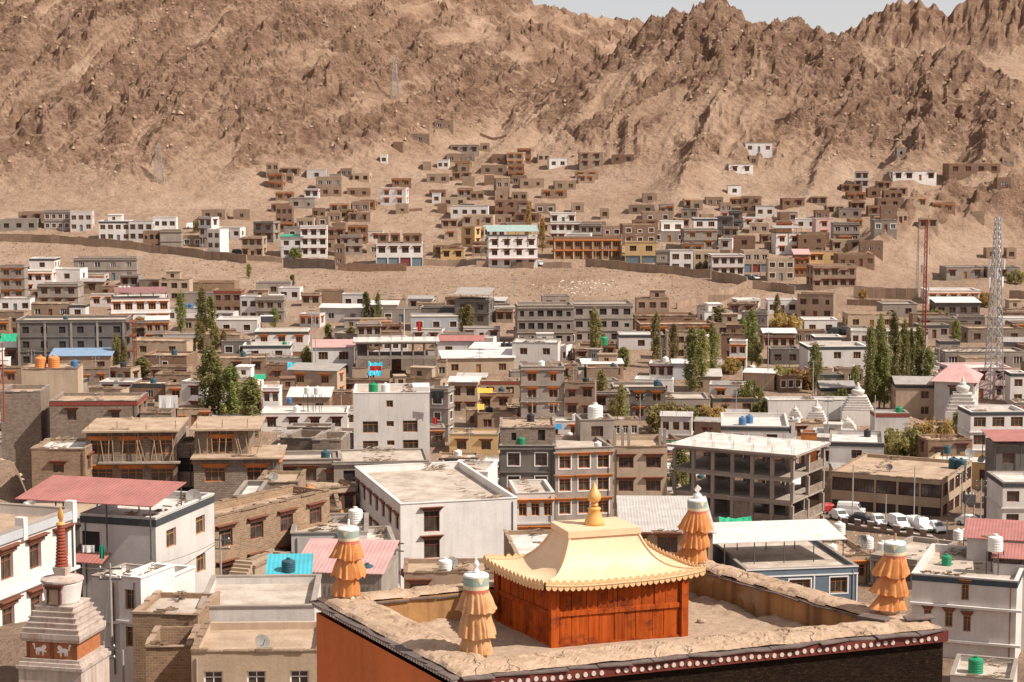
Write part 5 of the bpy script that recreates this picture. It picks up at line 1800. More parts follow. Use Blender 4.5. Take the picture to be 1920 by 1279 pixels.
scal = plate('scallop_plate', [(-.062, 0), (.062, 0), (.062, .05), (.045, .085), (.02, .098), (0, .112), (-.02, .098), (-.045, .085), (-.062, .05)], .012, 'gilt_trim', True)
for i in range(4):
    a, b = EV[i], EV[(i + 1) % 4]
    dv = (b - a).normalized(); L = (b - a).length; nv_ = Vector((dv.y, -dv.x, 0)); ang = math.atan2(dv.y, dv.x)
    mb = MB(); prev = None
    for s in range(nseg + 1):
        p, z = roof_pt(i, s / nseg, 0)
        c = lt(p + nv_ * .02, z - .025)
        if prev: mb.tube(prev, c, .028, 6, cap=False)
        prev = c
    roll = mb.build('eave_roll', 'gilt_trim', lan, smooth=True)
    n = int(L / .172)
    for k in range(n):
        u = (k + .5) / n; p, z = roof_pt(i, u, 0)
        link('cloud_plate', cloud, roll, lt(p + nv_ * .04, z - .005), ang + lr.uniform(-.05, .05))
    n = int(L / .136)
    for k in range(n):
        u = (k + .5) / n; p, z = roof_pt(i, u, 0)
        link('scallop_plate', scal, roll, lt(p + nv_ * .035, z - .03), ang)
# finial
tc = (TP[0] + TP[1] + TP[2] + TP[3]) / 4
mb = MB(); z = ZP + .05
mb.lathe([(.235, 0), (.215, .06), (.16, .22), (.125, .32), (.14, .335), (.155, .36), (.12, .385), (.06, .40)], 28, lt(tc, z)); fb = mb.build('finial_base', 'gilt_finial', lan, smooth=True)
mb = MB(); mb.lathe([(.06, .40), (.085, .42), (.095, .45), (.075, .48), (.06, .49)], 24, lt(tc, z)); mb.build('finial_ring', 'gilt_finial', lan, smooth=True)
mb = MB(); mb.lathe([(.05, .49), (.09, .50), (.135, .545), (.155, .60), (.15, .655), (.12, .72), (.08, .79), (.045, .86), (.018, .92), (.002, .95)], 28, lt(tc, z)); mb.build('finial_bud', 'gilt_finial', lan, smooth=True)

# ------------------------------------------------------------------ victory banners on the corners
def banner(px, py, D, height_, lean, seed, mat, label, finial, flare):
    b0 = at(px, py, D)
    z0 = (ZT - .03) if seed != 1 else ZT - .17
    root = empty('victory_banner', (b0.x, D, z0))
    tag(root, label, 'banner', 'cloth victory banners on the temple roof corners')
    br = random.Random(seed)
    s = height_ / 1.62
    r0 = .235 * s
    nth = 132
    mb = MB(); mb.lathe([(r0 * .86, -.08), (r0 * .86, .2 * s)], 20); mb.build('post_core', 'cap_cream', root)
    zt = [0.05, .43 + br.uniform(-.05, .05), .83 + br.uniform(-.05, .05), 1.22]       # hems and top
    for k in range(3):
        zb_, ztop = zt[k] * s, (zt[k + 1] + .05) * s
        rt = r0 * (.93 - .02 * k)
        rb = r0 * (1.06 + .11 * k + br.uniform(0, .12)); ox_, oy_ = br.uniform(-.035, .035), br.uniform(-.03, .03)
        # pleats: uneven knife folds
        cuts = []; a = br.uniform(0, .6)
        while a < 2 * math.pi + .0:
            cuts.append(a); a += br.uniform(.22, .72)
        offs = [br.uniform(-.5, 1.0) for _ in cuts]
        def fold(th):
            i = max([j for j, c in enumerate(cuts) if c <= th] or [-1])
            a0 = cuts[i] if i >= 0 else cuts[-1] - 2 * math.pi
            a1 = cuts[(i + 1) % len(cuts)] if i + 1 < len(cuts) else cuts[0] + 2 * math.pi
            t = (th - a0) / (a1 - a0)
            return (t * .95 if t < .82 else .95 * (1 - t) / .18) + .35 * offs[i]
        nr_ = 12
        hem = [br.uniform(-1, 1) for _ in range(24)]
        fa = br.uniform(-.5, .5) + math.pi      # side the wind lifts
        vs, fs = [], []
        for r in range(nr_ + 1):
            t = r / nr_
            for n in range(nth):
                th = 2 * math.pi * n / nth
                fo = fold(th)
                side = max(0, math.cos(th - fa)) ** 2 * flare[k]
                rr_ = rt + (rb - rt) * t ** .9 + (.072 * fo * (.30 + .95 * t) + .16 * side * t ** 1.3) * s + .010 * math.sin(9 * t + 5 * th + k) * t
                hv = np.interp(n / nth * 24, range(25), hem + hem[:1])
                z = ztop + (zb_ - ztop) * t + (.045 * hv + .06 * side + .03 * fo) * t * s
                vs.append((rr_ * math.cos(th) + lean * (z / s) + ox_ * t, rr_ * math.sin(th) + oy_ * t, z))
        for r in range(nr_):
            for n in range(nth):
                m_ = (n + 1) % nth
                fs.append((r * nth + n, (r + 1) * nth + n, (r + 1) * nth + m_, r * nth + m_))
        me = np_mesh('cloth_tier', np.array(vs), np.array(fs), mat, True)
        link('cloth_tier', me, root)
    lx = lean * 1.3
    zc = 1.22 * s
    mb = MB(); mb.lathe([(r0 * .98, zc), (r0, zc + .01), (r0, zc + .075 * s)], 32, (lx, 0, 0)); cp = mb.build('cap_red_band', 'cap_red', root, smooth=False)
    mb = MB(); mb.lathe([(r0 * 1.005, zc + .075 * s), (r0 * 1.005, zc + .145 * s)], 32, (lx, 0, 0)); mb.build('cap_cream_band', 'cap_cream', root)
    mb = MB(); mb.lathe([(r0 * 1.01, zc + .145 * s), (r0 * 1.01, zc + .30 * s)], 32, (lx, 0, 0)); mb.build('cap_green_band', 'cap_green', root)
    mb = MB(); mb.lathe([(r0 * 1.01, zc + .30 * s), (r0 * 1.0, zc + .33 * s), (r0 * .9, zc + .35 * s), (r0 * .5, zc + .362 * s), (.02, zc + .37 * s)], 32, (lx, 0, 0)); tp = mb.build('cap_top', 'cap_cloth', root, smooth=False)
    # pointed flap
    fa = -math.pi / 2 + br.uniform(-.5, .5)
    mb = MB(); rr_ = r0 * 1.035
    pts = []
    for k in range(-4, 5):
        a = fa + k * .09
        pts.append((lx + rr_ * math.cos(a), rr_ * math.sin(a), zc + .315 * s))
    pts.append((lx + rr_ * math.cos(fa), rr_ * math.sin(fa), zc + .17 * s))
    mb.poly(pts); mb.build('flap', 'cap_cream', root)
    zf = zc + .36 * s
    if finial == 'tip':
        mb = MB(); mb.lathe([(.09, 0), (.06, .06), (.035, .1), (.04, .12), (.065, .17), (.06, .2), (.02, .27), (.002, .32)], 14, (lx, 0, zf)); mb.build('finial', 'cap_cloth', root, smooth=True)
    elif finial == 'knot':
        mb = MB(); mb.lathe([(.05, 0), (.10, .03), (.11, .08), (.05, .13), (.03, .15)], 14, (lx, 0, zf)); mb.build('finial', 'cap_cloth', root, smooth=True)
        mb = MB(); mb.hexa([(lx - .07, -.06, zf + .2), (lx + .0, -.06, zf + .13), (lx + .0, .06, zf + .13), (lx - .07, .06, zf + .2), (lx - .0, -.06, zf + .32), (lx + .09, -.06, zf + .24), (lx + .09, .06, zf + .24), (lx - .0, .06, zf + .32)]); mb.build('wrapped_tip', 'cap_cloth', root)
    else:
        mb = MB(); mb.tube((lx, 0, zf - .03), (lx + .01, 0, zf + .17), .028, 7, .024); mb.build('stub', 'pole_wood' if finial == 'wood' else 'cap_cloth', root)
    return root
banner(893, 1233, 37.2, 1.74, 0.0, 1, 'peach_silk', 'peach pleated cloth banner with a pointed white tip on the near parapet corner', 'tip', (.1, .1, .0))
banner(652, 1116, 41.6, 1.62, .02, 2, 'orange_silk', 'orange cloth banner with a short white stub beside the pink-roofed shed', 'stub', (.35, .35, .2))
banner(1668, 1160, 40.2, 1.60, .06, 3, 'orange_silk', 'windblown orange cloth banner with a wooden stub before the navy-banded house', 'wood', (1.3, .9, .4))
banner(1303, 1057, 45.1, 1.60, .03, 4, 'orange_silk', 'orange cloth banner topped by a wrapped white knot behind the gilded roof', 'knot', (1.2, .3, .3))
# stones and lumps lying on the roof
if True:
    for k in range(9):
        u, v = tr_.uniform(.15, .9), tr_.uniform(.05, .95)
        p = INN[0].lerp(INN[1], u).lerp(INN[3].lerp(INN[2], u), v)
        if (p - cen).length < 2.3: continue
        mb = MB(); r = tr_.uniform(.05, .12)
        mb.lathe([(r * .6, 0), (r, r * .4), (r * .8, r * .9), (r * .2, r * 1.2)], 7, (0, 0, 0), sx=1.2, sy=.8)
        tag(mb.build('roof_stone', 'slate' if k % 2 else 'rubble', None, (p.x, p.y, ZF - .01), rz=k), 'loose dark stone lying on the temple roof floor', 'stone', 'loose stones on the temple roof')
# loose slate slabs by the right banner
for k, (px, py, a) in enumerate(((1722, 1172, .3), (1640, 1166, -.6))):
    p = at(px, py, 39.45)
    mb = MB(); mb.hexa([(-.35, -.12, 0), (.3, -.16, .0), (.35, .1, .02), (-.3, .13, .02), (-.35, -.12, .035), (.3, -.16, .035), (.35, .1, .055), (-.3, .13, .055)])
    o_ = mb.build('loose_slate', 'slate', None, (p.x, p.y, ZT + .04), rz=a)
    tag(o_, ('flat grey slate lying on the parapet right beside the windblown banner', 'tilted brown slate leaning at the foot of the windblown banner')[k], 'slate')

# ------------------------------------------------------------------ boundary walls of panels
def wall_run(pts, hgt, mat, label, group=None, panel=3.0, th=.3):
    P = []
    for px, py in pts:
        D = solve_D(px, py, 0.0, lo=120)
        P.append(Vector((col_x(px, D), D, 0)))
    root = empty('boundary_wall', (P[0].x, P[0].y, height(P[0].x, P[0].y)))
    tag(root, label, 'wall', group)
    o = root.location
    rr = random.Random(int(pts[0][0]))
    for a, b in zip(P[:-1], P[1:]):
        L = (b - a).length; n = max(1, round(L / panel)); d = (b - a) / n; u = d.normalized(); nv_ = Vector((u.y, -u.x, 0)) * th / 2
        for k in range(n):
            p, q_ = a + d * k + u * .03, a + d * (k + 1) - u * .03
            zp, zq = height(p.x, p.y), height(q_.x, q_.y)
            h1 = hgt * rr.uniform(.94, 1.05)
            mb = MB()
            c = [p + nv_, q_ + nv_, q_ - nv_, p - nv_]
            zz = [zp, zq, zq, zp]
            mb.hexa([(v.x - o.x, v.y - o.y, z - 1.2 - o.z) for v, z in zip(c, zz)] + [(v.x - o.x, v.y - o.y, z + h1 - o.z) for v, z in zip(c, zz)])
            mb.build('panel', mat, root)
    return root
for pts, hg, mat, lab in (
    ([(-40, 450), (60, 454), (130, 458), (200, 463), (300, 475), (380, 485), (462, 494)], 2.5, 'mud', 'long brown boundary wall curving along the foot of the village road'),
    ([(463, 488), (529, 493)], 1.6, 'mud', 'low stone-strewn stretch of wall after the long curving wall'),
    ([(531, 502), (629, 506)], 2.8, 'grey_brick', 'greyish brick wall panel before the brown three-storey house'),
    ([(633, 506), (762, 508)], 2.2, 'brown_brick', 'dark stone retaining wall below the blue-shuttered shops'),
    ([(763, 498), (874, 498)], 1.9, 'mud', 'brown wall below the yellow bungalow'),
    ([(893, 500), (938, 501)], 1.7, 'mud', 'short brown wall piece below the teal-roofed hotel'),
    ([(958, 503), (1001, 504)], 1.8, 'mud', 'short wall piece beside the white van on the road'),
    ([(1018, 503), (1072, 503)], 1.7, 'mud', 'short wall piece below the orange-windowed long building'),
    ([(1098, 500), (1160, 505), (1230, 512), (1300, 520), (1334, 522)], 2.4, 'mud', 'brown panelled wall above the rubble-strewn field'),
    ([(1336, 524), (1372, 530), (1402, 537)], 2.6, 'mud', 'end stretch of the panelled wall beside the parked cars'),
    ([(1412, 542), (1448, 546), (1492, 552)], 2.4, 'mud', 'brown wall with a green bin behind it'),
    ([(1402, 540), (1330, 565), (1270, 580)], 1.8, 'mud', 'diagonal mud wall running down across the bare field'),
    ([(1322, 566), (1378, 566)], 1.9, 'mud', 'short cross wall of the walled plot in the field'),
    ([(1378, 566), (1340, 585)], 1.6, 'mud', 'slanting wall of the walled plot in the field'),
    ([(1602, 557), (1660, 560), (1722, 562)], 3.0, 'mud', 'tall brown retaining wall below the rocky spur'),
    ([(1748, 625), (1830, 628)], 3.0, 'mud', 'brown retaining wall behind the lattice mast'),
    ([(1590, 572), (1655, 574)], 1.6, 'brown_brick', 'low field wall beside the yellow bush'),
    ([(1895, 560), (1960, 562)], 2.2, 'mud', 'brown wall end beside the rocky spur'),
    ([(760, 398), (792, 396)], 1.0, 'brown_brick', 'low terrace wall on the bare hillside'),
    ([(1455, 430), (1500, 428)], 1.2, 'brown_brick', 'low retaining wall under the bare rock spur'),
    ([(640, 392), (690, 390)], 1.2, 'brown_brick', 'stone terrace wall on the hillock'),
    ([(1450, 228), (1500, 226)], 1.2, 'brown_brick', 'ruined stone wall high on the mountainside'),
    ([(900, 254), (950, 256)], 1.0, 'brown_brick', 'stone wall across the mouth of the ravine'),
):
    wall_run(pts, hg, mat, lab)
# crenellated yard wall by the parked cars
P = [at(px, py, solve_D(px, py, 0, lo=150)) for px, py in ((1578, 992), (1750, 1012))]
root = empty('yard_wall', P[0]); tag(root, 'low stepped yard wall with white edges in front of the parked cars', 'wall')
n = 14
for k in range(n):
    a, b = P[0].lerp(P[1], k / n), P[0].lerp(P[1], (k + .97) / n)
    h_ = 1.5 if k % 2 == 0 else .75
    mb = MB(); o = P[0]
    for (pa, pb, z0, z1, m, e) in ((a, b, -1, h_, 0, 0), (a, b, h_ + .003, h_ + .12, 1, .04)):
        mb.hexa([(pa.x - o.x, pa.y - .12 - e - o.y, z0), (pb.x - o.x, pb.y - .12 - e - o.y, z0), (pb.x - o.x, pb.y + .12 + e - o.y, z0), (pa.x - o.x, pa.y + .12 + e - o.y, z0),
                 (pa.x - o.x, pa.y - .12 - e - o.y, z1), (pb.x - o.x, pb.y - .12 - e - o.y, z1), (pb.x - o.x, pb.y + .12 + e - o.y, z1), (pa.x - o.x, pa.y + .12 + e - o.y, z1)], m)
    mb.build('merlon', ['grey_brick', 'white_paint'], root)

# ------------------------------------------------------------------ trees
def leaf_mat(name, a, b, c3):
    k = NT(name)
    g = k.n('ShaderNodeNewGeometry'); oi = k.n('ShaderNodeObjectInfo')
    at_ = k.n('ShaderNodeAttribute'); at_.attribute_name = 'tone'
    n = k.noise(g.outputs['Position'], 0.45, 3)
    f = k.math('ADD', k.math('MULTIPLY', at_.outputs['Fac'], .7), k.math('MULTIPLY', n, .45))
    c = k.ramp(f, [(0.2, a), (0.55, b), (0.95, c3)])
    hv = k.n('ShaderNodeHueSaturation'); k.l(c, hv.inputs['Color'])
    k.l(k.math('ADD', k.math('MULTIPLY', oi.outputs['Random'], .05), .475), hv.inputs['Hue'])
    k.l(k.math('ADD', k.math('MULTIPLY', oi.outputs['Random'], .4), .8), hv.inputs['Value'])
    k.l(hv.outputs[0], k.b.inputs['Base Color']); k.b.inputs['Roughness'].default_value = .6
    k.b.inputs['Specular IOR Level'].default_value = .25
    tr = k.n('ShaderNodeBsdfTranslucent'); k.l(hv.outputs[0], tr.inputs[0])
    mx = k.n('ShaderNodeMixShader'); mx.inputs[0].default_value = .42
    k.l(k.b.outputs[0], mx.inputs[1]); k.l(tr.outputs[0], mx.inputs[2]); k.l(mx.outputs[0], k.out.inputs[0])
    M[name] = k.m
leaf_mat('leaf_green', (0.14, 0.15, 0.05), (0.26, 0.26, 0.09), (0.44, 0.39, 0.14))
leaf_mat('leaf_olive', (0.19, 0.17, 0.065), (0.31, 0.27, 0.10), (0.46, 0.37, 0.155))
leaf_mat('leaf_yellow', (0.34, 0.23, 0.075), (0.50, 0.34, 0.115), (0.62, 0.44, 0.17))
def leaves(centers, sizes, tones, rs):
    n = len(centers)
    a = rs.normal(size=(n, 3)); a /= np.linalg.norm(a, axis=1)[:, None]
    b = np.cross(a, rs.normal(size=(n, 3))); b /= np.linalg.norm(b, axis=1)[:, None]
    s = sizes[:, None]
    v = np.stack([centers - a * s, centers + b * s * .62, centers + a * s, centers - b * s * .62], 1).reshape(-1, 3)
    f = np.arange(n * 4).reshape(n, 4)
    return v, f, np.repeat(tones, 4)
def poplar_mesh(seed, mat, h=16.0, rad=1.5, nsh=84, per=56, size=.19):
    rs = np.random.RandomState(seed)
    C, T = [], []
    for i in range(nsh):
        z0 = h * (.06 + .80 * rs.rand() ** .9)
        prof = lambda z: rad * min(1, (z / h) / .16 + .15) ** .6 * max(.03, 1 - ((z / h - .35) / .67) ** 2.6 if z / h > .35 else 1)
        th = rs.rand() * 2 * np.pi; ln = h * rs.uniform(.09, .2)
        r0 = prof(z0) * rs.uniform(.15, .78)
        for k in range(per):
            t = rs.rand()
            z = z0 + ln * t
            if z > h * 1.01: continue
            r = min(r0 * (1 + .25 * t), prof(z)) + rs.normal() * .08
            sp = .30 * (1 - .6 * t) * rad / 1.5
            C.append((r * np.cos(th) + rs.normal() * sp, r * np.sin(th) + rs.normal() * sp, z + rs.normal() * .12)); T.append(rs.rand() * .5 + .5 * (i % 7) / 7)
    C = np.array(C); T = np.array(T)
    v, f, t = leaves(C, size * rs.uniform(.6, 1.3, len(C)), T, rs)
    return np_mesh('crown', v, f, mat, False, {'tone': t})
def bush_mesh(seed, mat, rx=3.0, h=4.0, n=70, per=70, size=.17):
    rs = np.random.RandomState(seed)
    C, T = [], []
    for i in range(n):
        th = rs.rand() * 2 * np.pi; r = rx * rs.rand() ** .5 * .85; zz = h * (.12 + .75 * rs.rand() * (1 - .55 * (r / rx) ** 2))
        cx, cy = r * np.cos(th), r * np.sin(th); cr = rs.uniform(.25, .62) * h / 4
        for k in range(per):
            d = rs.normal(size=3); d /= np.linalg.norm(d)
            q_ = cr * rs.rand() ** .4
            C.append((cx + d[0] * q_, cy + d[1] * q_, max(.05, zz + d[2] * q_ * 1.25))); T.append(rs.rand() * .5 + .5 * (i % 5) / 5)
    C = np.array(C); T = np.array(T)
    v, f, t = leaves(C, size * rs.uniform(.6, 1.3, len(C)), T, rs)
    return np_mesh('crown', v, f, mat, False, {'tone': t})
def trunk_mesh(seed, h, r, nb=9, tall=True):
    rs = random.Random(seed); mb = MB()
    mb.tube((0, 0, -.4), (rs.uniform(-.1, .1), rs.uniform(-.1, .1), h * .5), r, 7, r * .6)
    mb.tube((0, 0, h * .5), (0, 0, h * .93), r * .6, 6, r * .12)
    for i in range(nb):
        z = h * (.1 + .6 * i / nb); a = i * 2.4; l = h * (.14 if tall else .35)
        s = .22 if tall else .75
        mb.tube((0, 0, z), (math.cos(a) * l * s, math.sin(a) * l * s, z + l * (1 if tall else .6)), r * .3, 5, r * .08)
    return mb.mesh('trunk', 'bark')
POP = {m: [poplar_mesh(s + i * 10, m, 16, 1.3 + .22 * i) for i in range(3)] for s, m in ((1, 'leaf_green'), (2, 'leaf_olive'))}
POP['leaf_yellow'] = [poplar_mesh(91, 'leaf_yellow', 16, 1.4)]
PTR = [trunk_mesh(i, 16, .2) for i in range(3)]
BUSH = {m: [bush_mesh(s + i, m) for i in range(2)] for s, m in ((31, 'leaf_green'), (41, 'leaf_olive'), (51, 'leaf_yellow'))}
BTR = trunk_mesh(77, 4, .12, 10, False)
tn = random.Random(12)
def near_phrase(x, y):
    return min(LAND, key=lambda l: (l[0] - x) ** 2 + (l[1] - y) ** 2)[2]
def poplar(px, py, top, wpx, mat, label=None):
    D = solve_D(px, py, 0, lo=150); s = F / D
    h_ = (py - top) / s; x = col_x(px, D); z = height(x, D)
    root = empty('poplar_tree', (x, D, z), tn.uniform(0, 6))
    i = tn.randrange(len(POP[mat]))
    me = POP[mat][i]
    sc = h_ / 16.0; sw = (wpx / s) / (2 * (1.3 + .22 * i)) * 1.08
    for nm, m_ in (('crown', me), ('trunk', PTR[i % 3])):
        o = link(nm, m_, root); o.scale = (sw, sw, sc)
    colr = {'leaf_green': 'dark green', 'leaf_olive': 'olive green', 'leaf_yellow': 'yellowing'}[mat]
    tall = 'tall' if h_ > 13 else ('young' if h_ < 7 else 'slender')
    tag(root, label or f'{tall} {colr} poplar near {near_phrase(x, D)}', 'tree', 'poplar trees in the town')
    return root
for a in ((336, 628, 545, 22, 'leaf_green'), (376, 640, 538, 24, 'leaf_green'), (392, 638, 552, 20, 'leaf_green'), (372, 660, 602, 22, 'leaf_olive'), (400, 662, 608, 20, 'leaf_olive'),
          (388, 792, 640, 46, 'leaf_green'), (428, 795, 680, 40, 'leaf_green'), (467, 822, 702, 40, 'leaf_green'), (405, 790, 668, 26, 'leaf_green'), (416, 665, 618, 12, 'leaf_olive'),
          (685, 606, 545, 17, 'leaf_green'), (708, 608, 546, 13, 'leaf_green'), (512, 618, 575, 18, 'leaf_green'), (572, 700, 648, 22, 'leaf_olive'), (605, 703, 645, 24, 'leaf_green'), (590, 700, 655, 18, 'leaf_olive'),
          (262, 713, 668, 32, 'leaf_olive'), (213, 690, 625, 17, 'leaf_olive'), (228, 692, 635, 12, 'leaf_olive'), (1117, 692, 575, 23, 'leaf_olive'), (1131, 792, 690, 32, 'leaf_olive'), (1168, 820, 716, 28, 'leaf_olive'), (1150, 805, 745, 22, 'leaf_olive'),
          (1231, 690, 582, 19, 'leaf_olive'), (1265, 685, 605, 22, 'leaf_olive'), (1300, 738, 612, 34, 'leaf_green'), (1318, 735, 615, 30, 'leaf_olive'), (1340, 708, 608, 26, 'leaf_green'), (1352, 640, 572, 34, 'leaf_olive'), (1378, 640, 585, 12, 'leaf_olive'),
          (1395, 672, 592, 18, 'leaf_green'), (1412, 688, 578, 24, 'leaf_green'), (1425, 690, 640, 18, 'leaf_green'), (1170, 692, 650, 26, 'leaf_green'), (1532, 738, 640, 28, 'leaf_green'),
          (1636, 768, 602, 24, 'leaf_green'), (1655, 765, 588, 26, 'leaf_green'), (1664, 768, 640, 26, 'leaf_green'), (1680, 752, 580, 24, 'leaf_green'), (1700, 750, 598, 22, 'leaf_green'), (1713, 748, 610, 16, 'leaf_green'), (1728, 746, 602, 24, 'leaf_green'), (1746, 748, 648, 24, 'leaf_green'), (1640, 768, 678, 30, 'leaf_green'),
          (1608, 738, 684, 18, 'leaf_green'), (1797, 652, 598, 18, 'leaf_green'), (1803, 842, 770, 26, 'leaf_green'), (1281, 948, 832, 40, 'leaf_green'), (878, 628, 570, 22, 'leaf_olive'), (866, 628, 575, 16, 'leaf_olive'),
          (466, 522, 494, 11, 'leaf_olive'), (547, 538, 514, 11, 'leaf_green'), (1460, 622, 550, 18, 'leaf_olive'), (991, 452, 378, 12, 'leaf_yellow'), (1017, 475, 408, 12, 'leaf_yellow'), (1383, 700, 672, 18, 'leaf_olive'), (697, 606, 575, 12, 'leaf_olive'), (656, 650, 612, 20, 'leaf_olive'), (614, 640, 606, 16, 'leaf_green')):
    poplar(*a)
def bush(px, py, wpx, hpx, mat, label):
    D = solve_D(px, py, 0, lo=150); s = F / D; x = col_x(px, D)
    root = empty('bush', (x, D, height(x, D)), tn.uniform(0, 6))
    for nm, m_ in (('crown', tn.choice(BUSH[mat])), ('stem', BTR)):
        o = link(nm, m_, root); o.scale = (wpx / s / 5.2, wpx / s / 5.2, hpx / s / 3.6)
    tag(root, label, 'bush')
for a in ((1475, 628, 62, 42, 'leaf_yellow', 'golden autumn willow behind the poplar row'), (1262, 812, 90, 60, 'leaf_olive', 'wide olive willow thicket behind the bare concrete frame'), (1335, 812, 76, 55, 'leaf_yellow', 'yellowing willow thicket beside the black-fascia house'),
          (1300, 808, 70, 50, 'leaf_olive', 'olive willow between the two thickets behind the concrete frame'), (1470, 728, 55, 42, 'leaf_olive', 'yellowish hedge bush beside the long low shed'), (1510, 730, 55, 42, 'leaf_yellow', 'yellow hedge bush beside a lone poplar'),
          (1706, 876, 84, 84, 'leaf_olive', 'large olive willow on the mound by the parking yard'), (1758, 874, 84, 92, 'leaf_yellow', 'large yellow-green willow on the mound by the parking yard'), (1812, 858, 34, 60, 'leaf_yellow', 'thin yellow willow beside the white three-storey house'),
          (1186, 955, 88, 46, 'leaf_olive', 'round green willow below the tan three-storey house'), (1412, 772, 46, 62, 'leaf_green', 'dark green tree beside the brown-lintelled house'), (1440, 782, 50, 36, 'leaf_green', 'green hedge shrub below the long low shed'),
          (1480, 782, 50, 34, 'leaf_green', 'green shrub in the hedge by the small stupa'), (1560, 778, 40, 40, 'leaf_green', 'green shrub between the two white stupas'), (1585, 765, 36, 40, 'leaf_green', 'leafy shrub close against the big white stupa'),
          (270, 615, 48, 24, 'leaf_yellow', 'straw-coloured bush behind the bare dark concrete block'), (1620, 560, 18, 18, 'leaf_yellow', 'small yellow bush against the retaining wall'), (1762, 604, 38, 26, 'leaf_olive', 'olive tree behind the radio mast'),
          (1852, 574, 42, 28, 'leaf_yellow', 'yellow tree beside the white orange-lintelled house'), (1320, 508, 24, 26, 'leaf_green', 'round green tree by the panelled wall'), (1905, 532, 36, 26, 'leaf_olive', 'pale bush at the foot of the rocky spur'),
          (553, 485, 24, 22, 'leaf_green', 'dark shrub in front of the white three-storey house'), (368, 436, 12, 26, 'leaf_olive', 'small olive tree by the far white house'), (40, 895, 40, 20, 'leaf_olive', 'green scrub on the slope beside the ruined wall'),
          (1370, 700, 40, 30, 'leaf_yellow', 'orange-brown shrub under the poplar row')):
    bush(*a)

# ------------------------------------------------------------------ stupas
def sq(mb, w, z0, z1, w2=None, m=0):
    a, b = w / 2, (w2 or w) / 2
    mb.hexa([(-a, -a, z0), (a, -a, z0), (a, a, z0), (-a, a, z0), (-b, -b, z1), (b, -b, z1), (b, b, z1), (-b, b, z1)], m)
simple('stupa_red', (0.30, 0.07, 0.045), 0.8, 0.25, 3.0)
simple('stupa_panel', (0.36, 0.13, 0.05), 0.8, 0.3, 3.0)
plaster('stupa_white', (0.50, 0.42, 0.37), 0.25, 0.8, stain_col=(0.33, 0.21, 0.155), patch=0.3, patch_col=(0.45, 0.34, 0.28))
def lion(mb, x, y, s):
    # white lion in low relief: body, head, mane, legs, tail
    def blob(cx, cz, rx, rz, d=.07):
        n = 10; i = len(mb.v)
        mb.v.append((cx, y - d, cz))
        for k in range(n):
            a = 2 * math.pi * k / n; mb.v.append((cx + rx * math.cos(a), y - .012, cz + rz * math.sin(a)))
        for k in range(n):
            mb.f.append((i, i + 1 + k, i + 1 + (k + 1) % n)); mb.m.append(0)
    for cx, cz, rx, rz in ((0, .52, .42, .15), (.40, .70, .17, .16), (.30, .62, .17, .2), (-.30, .36, .08, .24), (-.12, .3, .07, .2), (.26, .3, .07, .22), (.45, .4, .16, .06), (-.48, .70, .07, .2), (-.56, .86, .12, .08)):
        blob(x + cx * s, cz * abs(s) + LZ, rx * abs(s), rz * abs(s))
D = 131.0
zc = lambda y: at(122, y, D).z
cx = col_x(122, D)
zb = zc(1300)
st = empty('stupa', at(122, 1300, 88.0), R(-12)); st.scale = (.80 * 88.0 / D, .80 * 88.0 / D, 88.0 / D); tag(st, 'weathered stepped stupa with a red ringed spire and gilt top', 'stupa'); LAND.append((col_x(122, 88), 88.0, 'the red-spired stupa'))
Zr = lambda y: zc(y) - zb
mb = MB(); sq(mb, 5.8, -9, Zr(1240)); mb.build('lower_block', 'stupa_white', st)
for k, (w, y0, y1) in enumerate(((6.1, 1240, 1234), (5.7, 1234, 1228), (5.3, 1228, 1222))):
    mb = MB(); sq(mb, w, Zr(y0) + .003, Zr(y1)); mb.build('plinth_step', 'stupa_white', st)
mb = MB(); sq(mb, 4.7, Zr(1222) + .003, Zr(1190)); rb = mb.build('relief_block', 'stupa_panel', st)
LZ = Zr(1220)
for x, s in ((-1.1, 1.05), (1.1, -1.05)):
    mb = MB(); lion(mb, x, -2.35, s); mb.build('lion_relief', 'white_paint', rb)
for x in (-2.2, 0, 2.2):
    mb = MB(); mb.box(x - .14, -2.42, Zr(1221), x + .14, -2.352, Zr(1191)); mb.build('pilaster', 'brown_wood', rb)
mb = MB(); sq(mb, 5.3, Zr(1190) + .003, Zr(1184), 5.5); sq(mb, 5.5, Zr(1184) + .003, Zr(1175)); mb.build('cornice', 'stupa_white', st)
for k in range(5):
    w = 5.1 - .42 * k; y0 = 1175 - 9.4 * k
    mb = MB(); sq(mb, w, Zr(y0) + .003, Zr(y0 - 7)); sq(mb, w + .16, Zr(y0 - 7) + .002, Zr(y0 - 9.4)); mb.build('step', 'stupa_white', st)
zv = Zr(1128)
mb = MB(); mb.lathe([(1.45, 0), (1.5, .15), (1.72, 1.35), (1.78, 1.5)], 36, (0, 0, zv + .004)); mb.build('vase', 'white_wash', st, smooth=True)
mb = MB(); mb.lathe([(1.8, 1.5), (1.86, 1.55), (1.84, 1.68), (.6, 1.92), (.3, 1.93)], 36, (0, 0, zv + .006)); mb.build('vase_lid', 'stupa_white', st)
mb = MB(); mb.box(-.62, -1.86, zv + .12, -.46, -1.5, zv + 1.2); mb.box(.46, -1.86, zv + .12, .62, -1.5, zv + 1.2); mb.box(-.75, -1.92, zv + 1.2, .75, -1.5, zv + 1.38); mb.box(-.85, -1.98, zv + 1.382, .85, -1.5, zv + 1.5); nf = mb.build('niche_frame', 'maroon_wood', st)
mb = MB(); mb.box(-.455, -1.74, zv + .12, .455, -1.5, zv + 1.195); mb.build('niche_panel', 'tan', nf)
mb = MB(); sq(mb, 1.0, zv + 1.93, zv + 2.5, 1.25); mb.build('harmika', 'stupa_white', st)
zs = zv + 2.5; ztop = Zr(985)
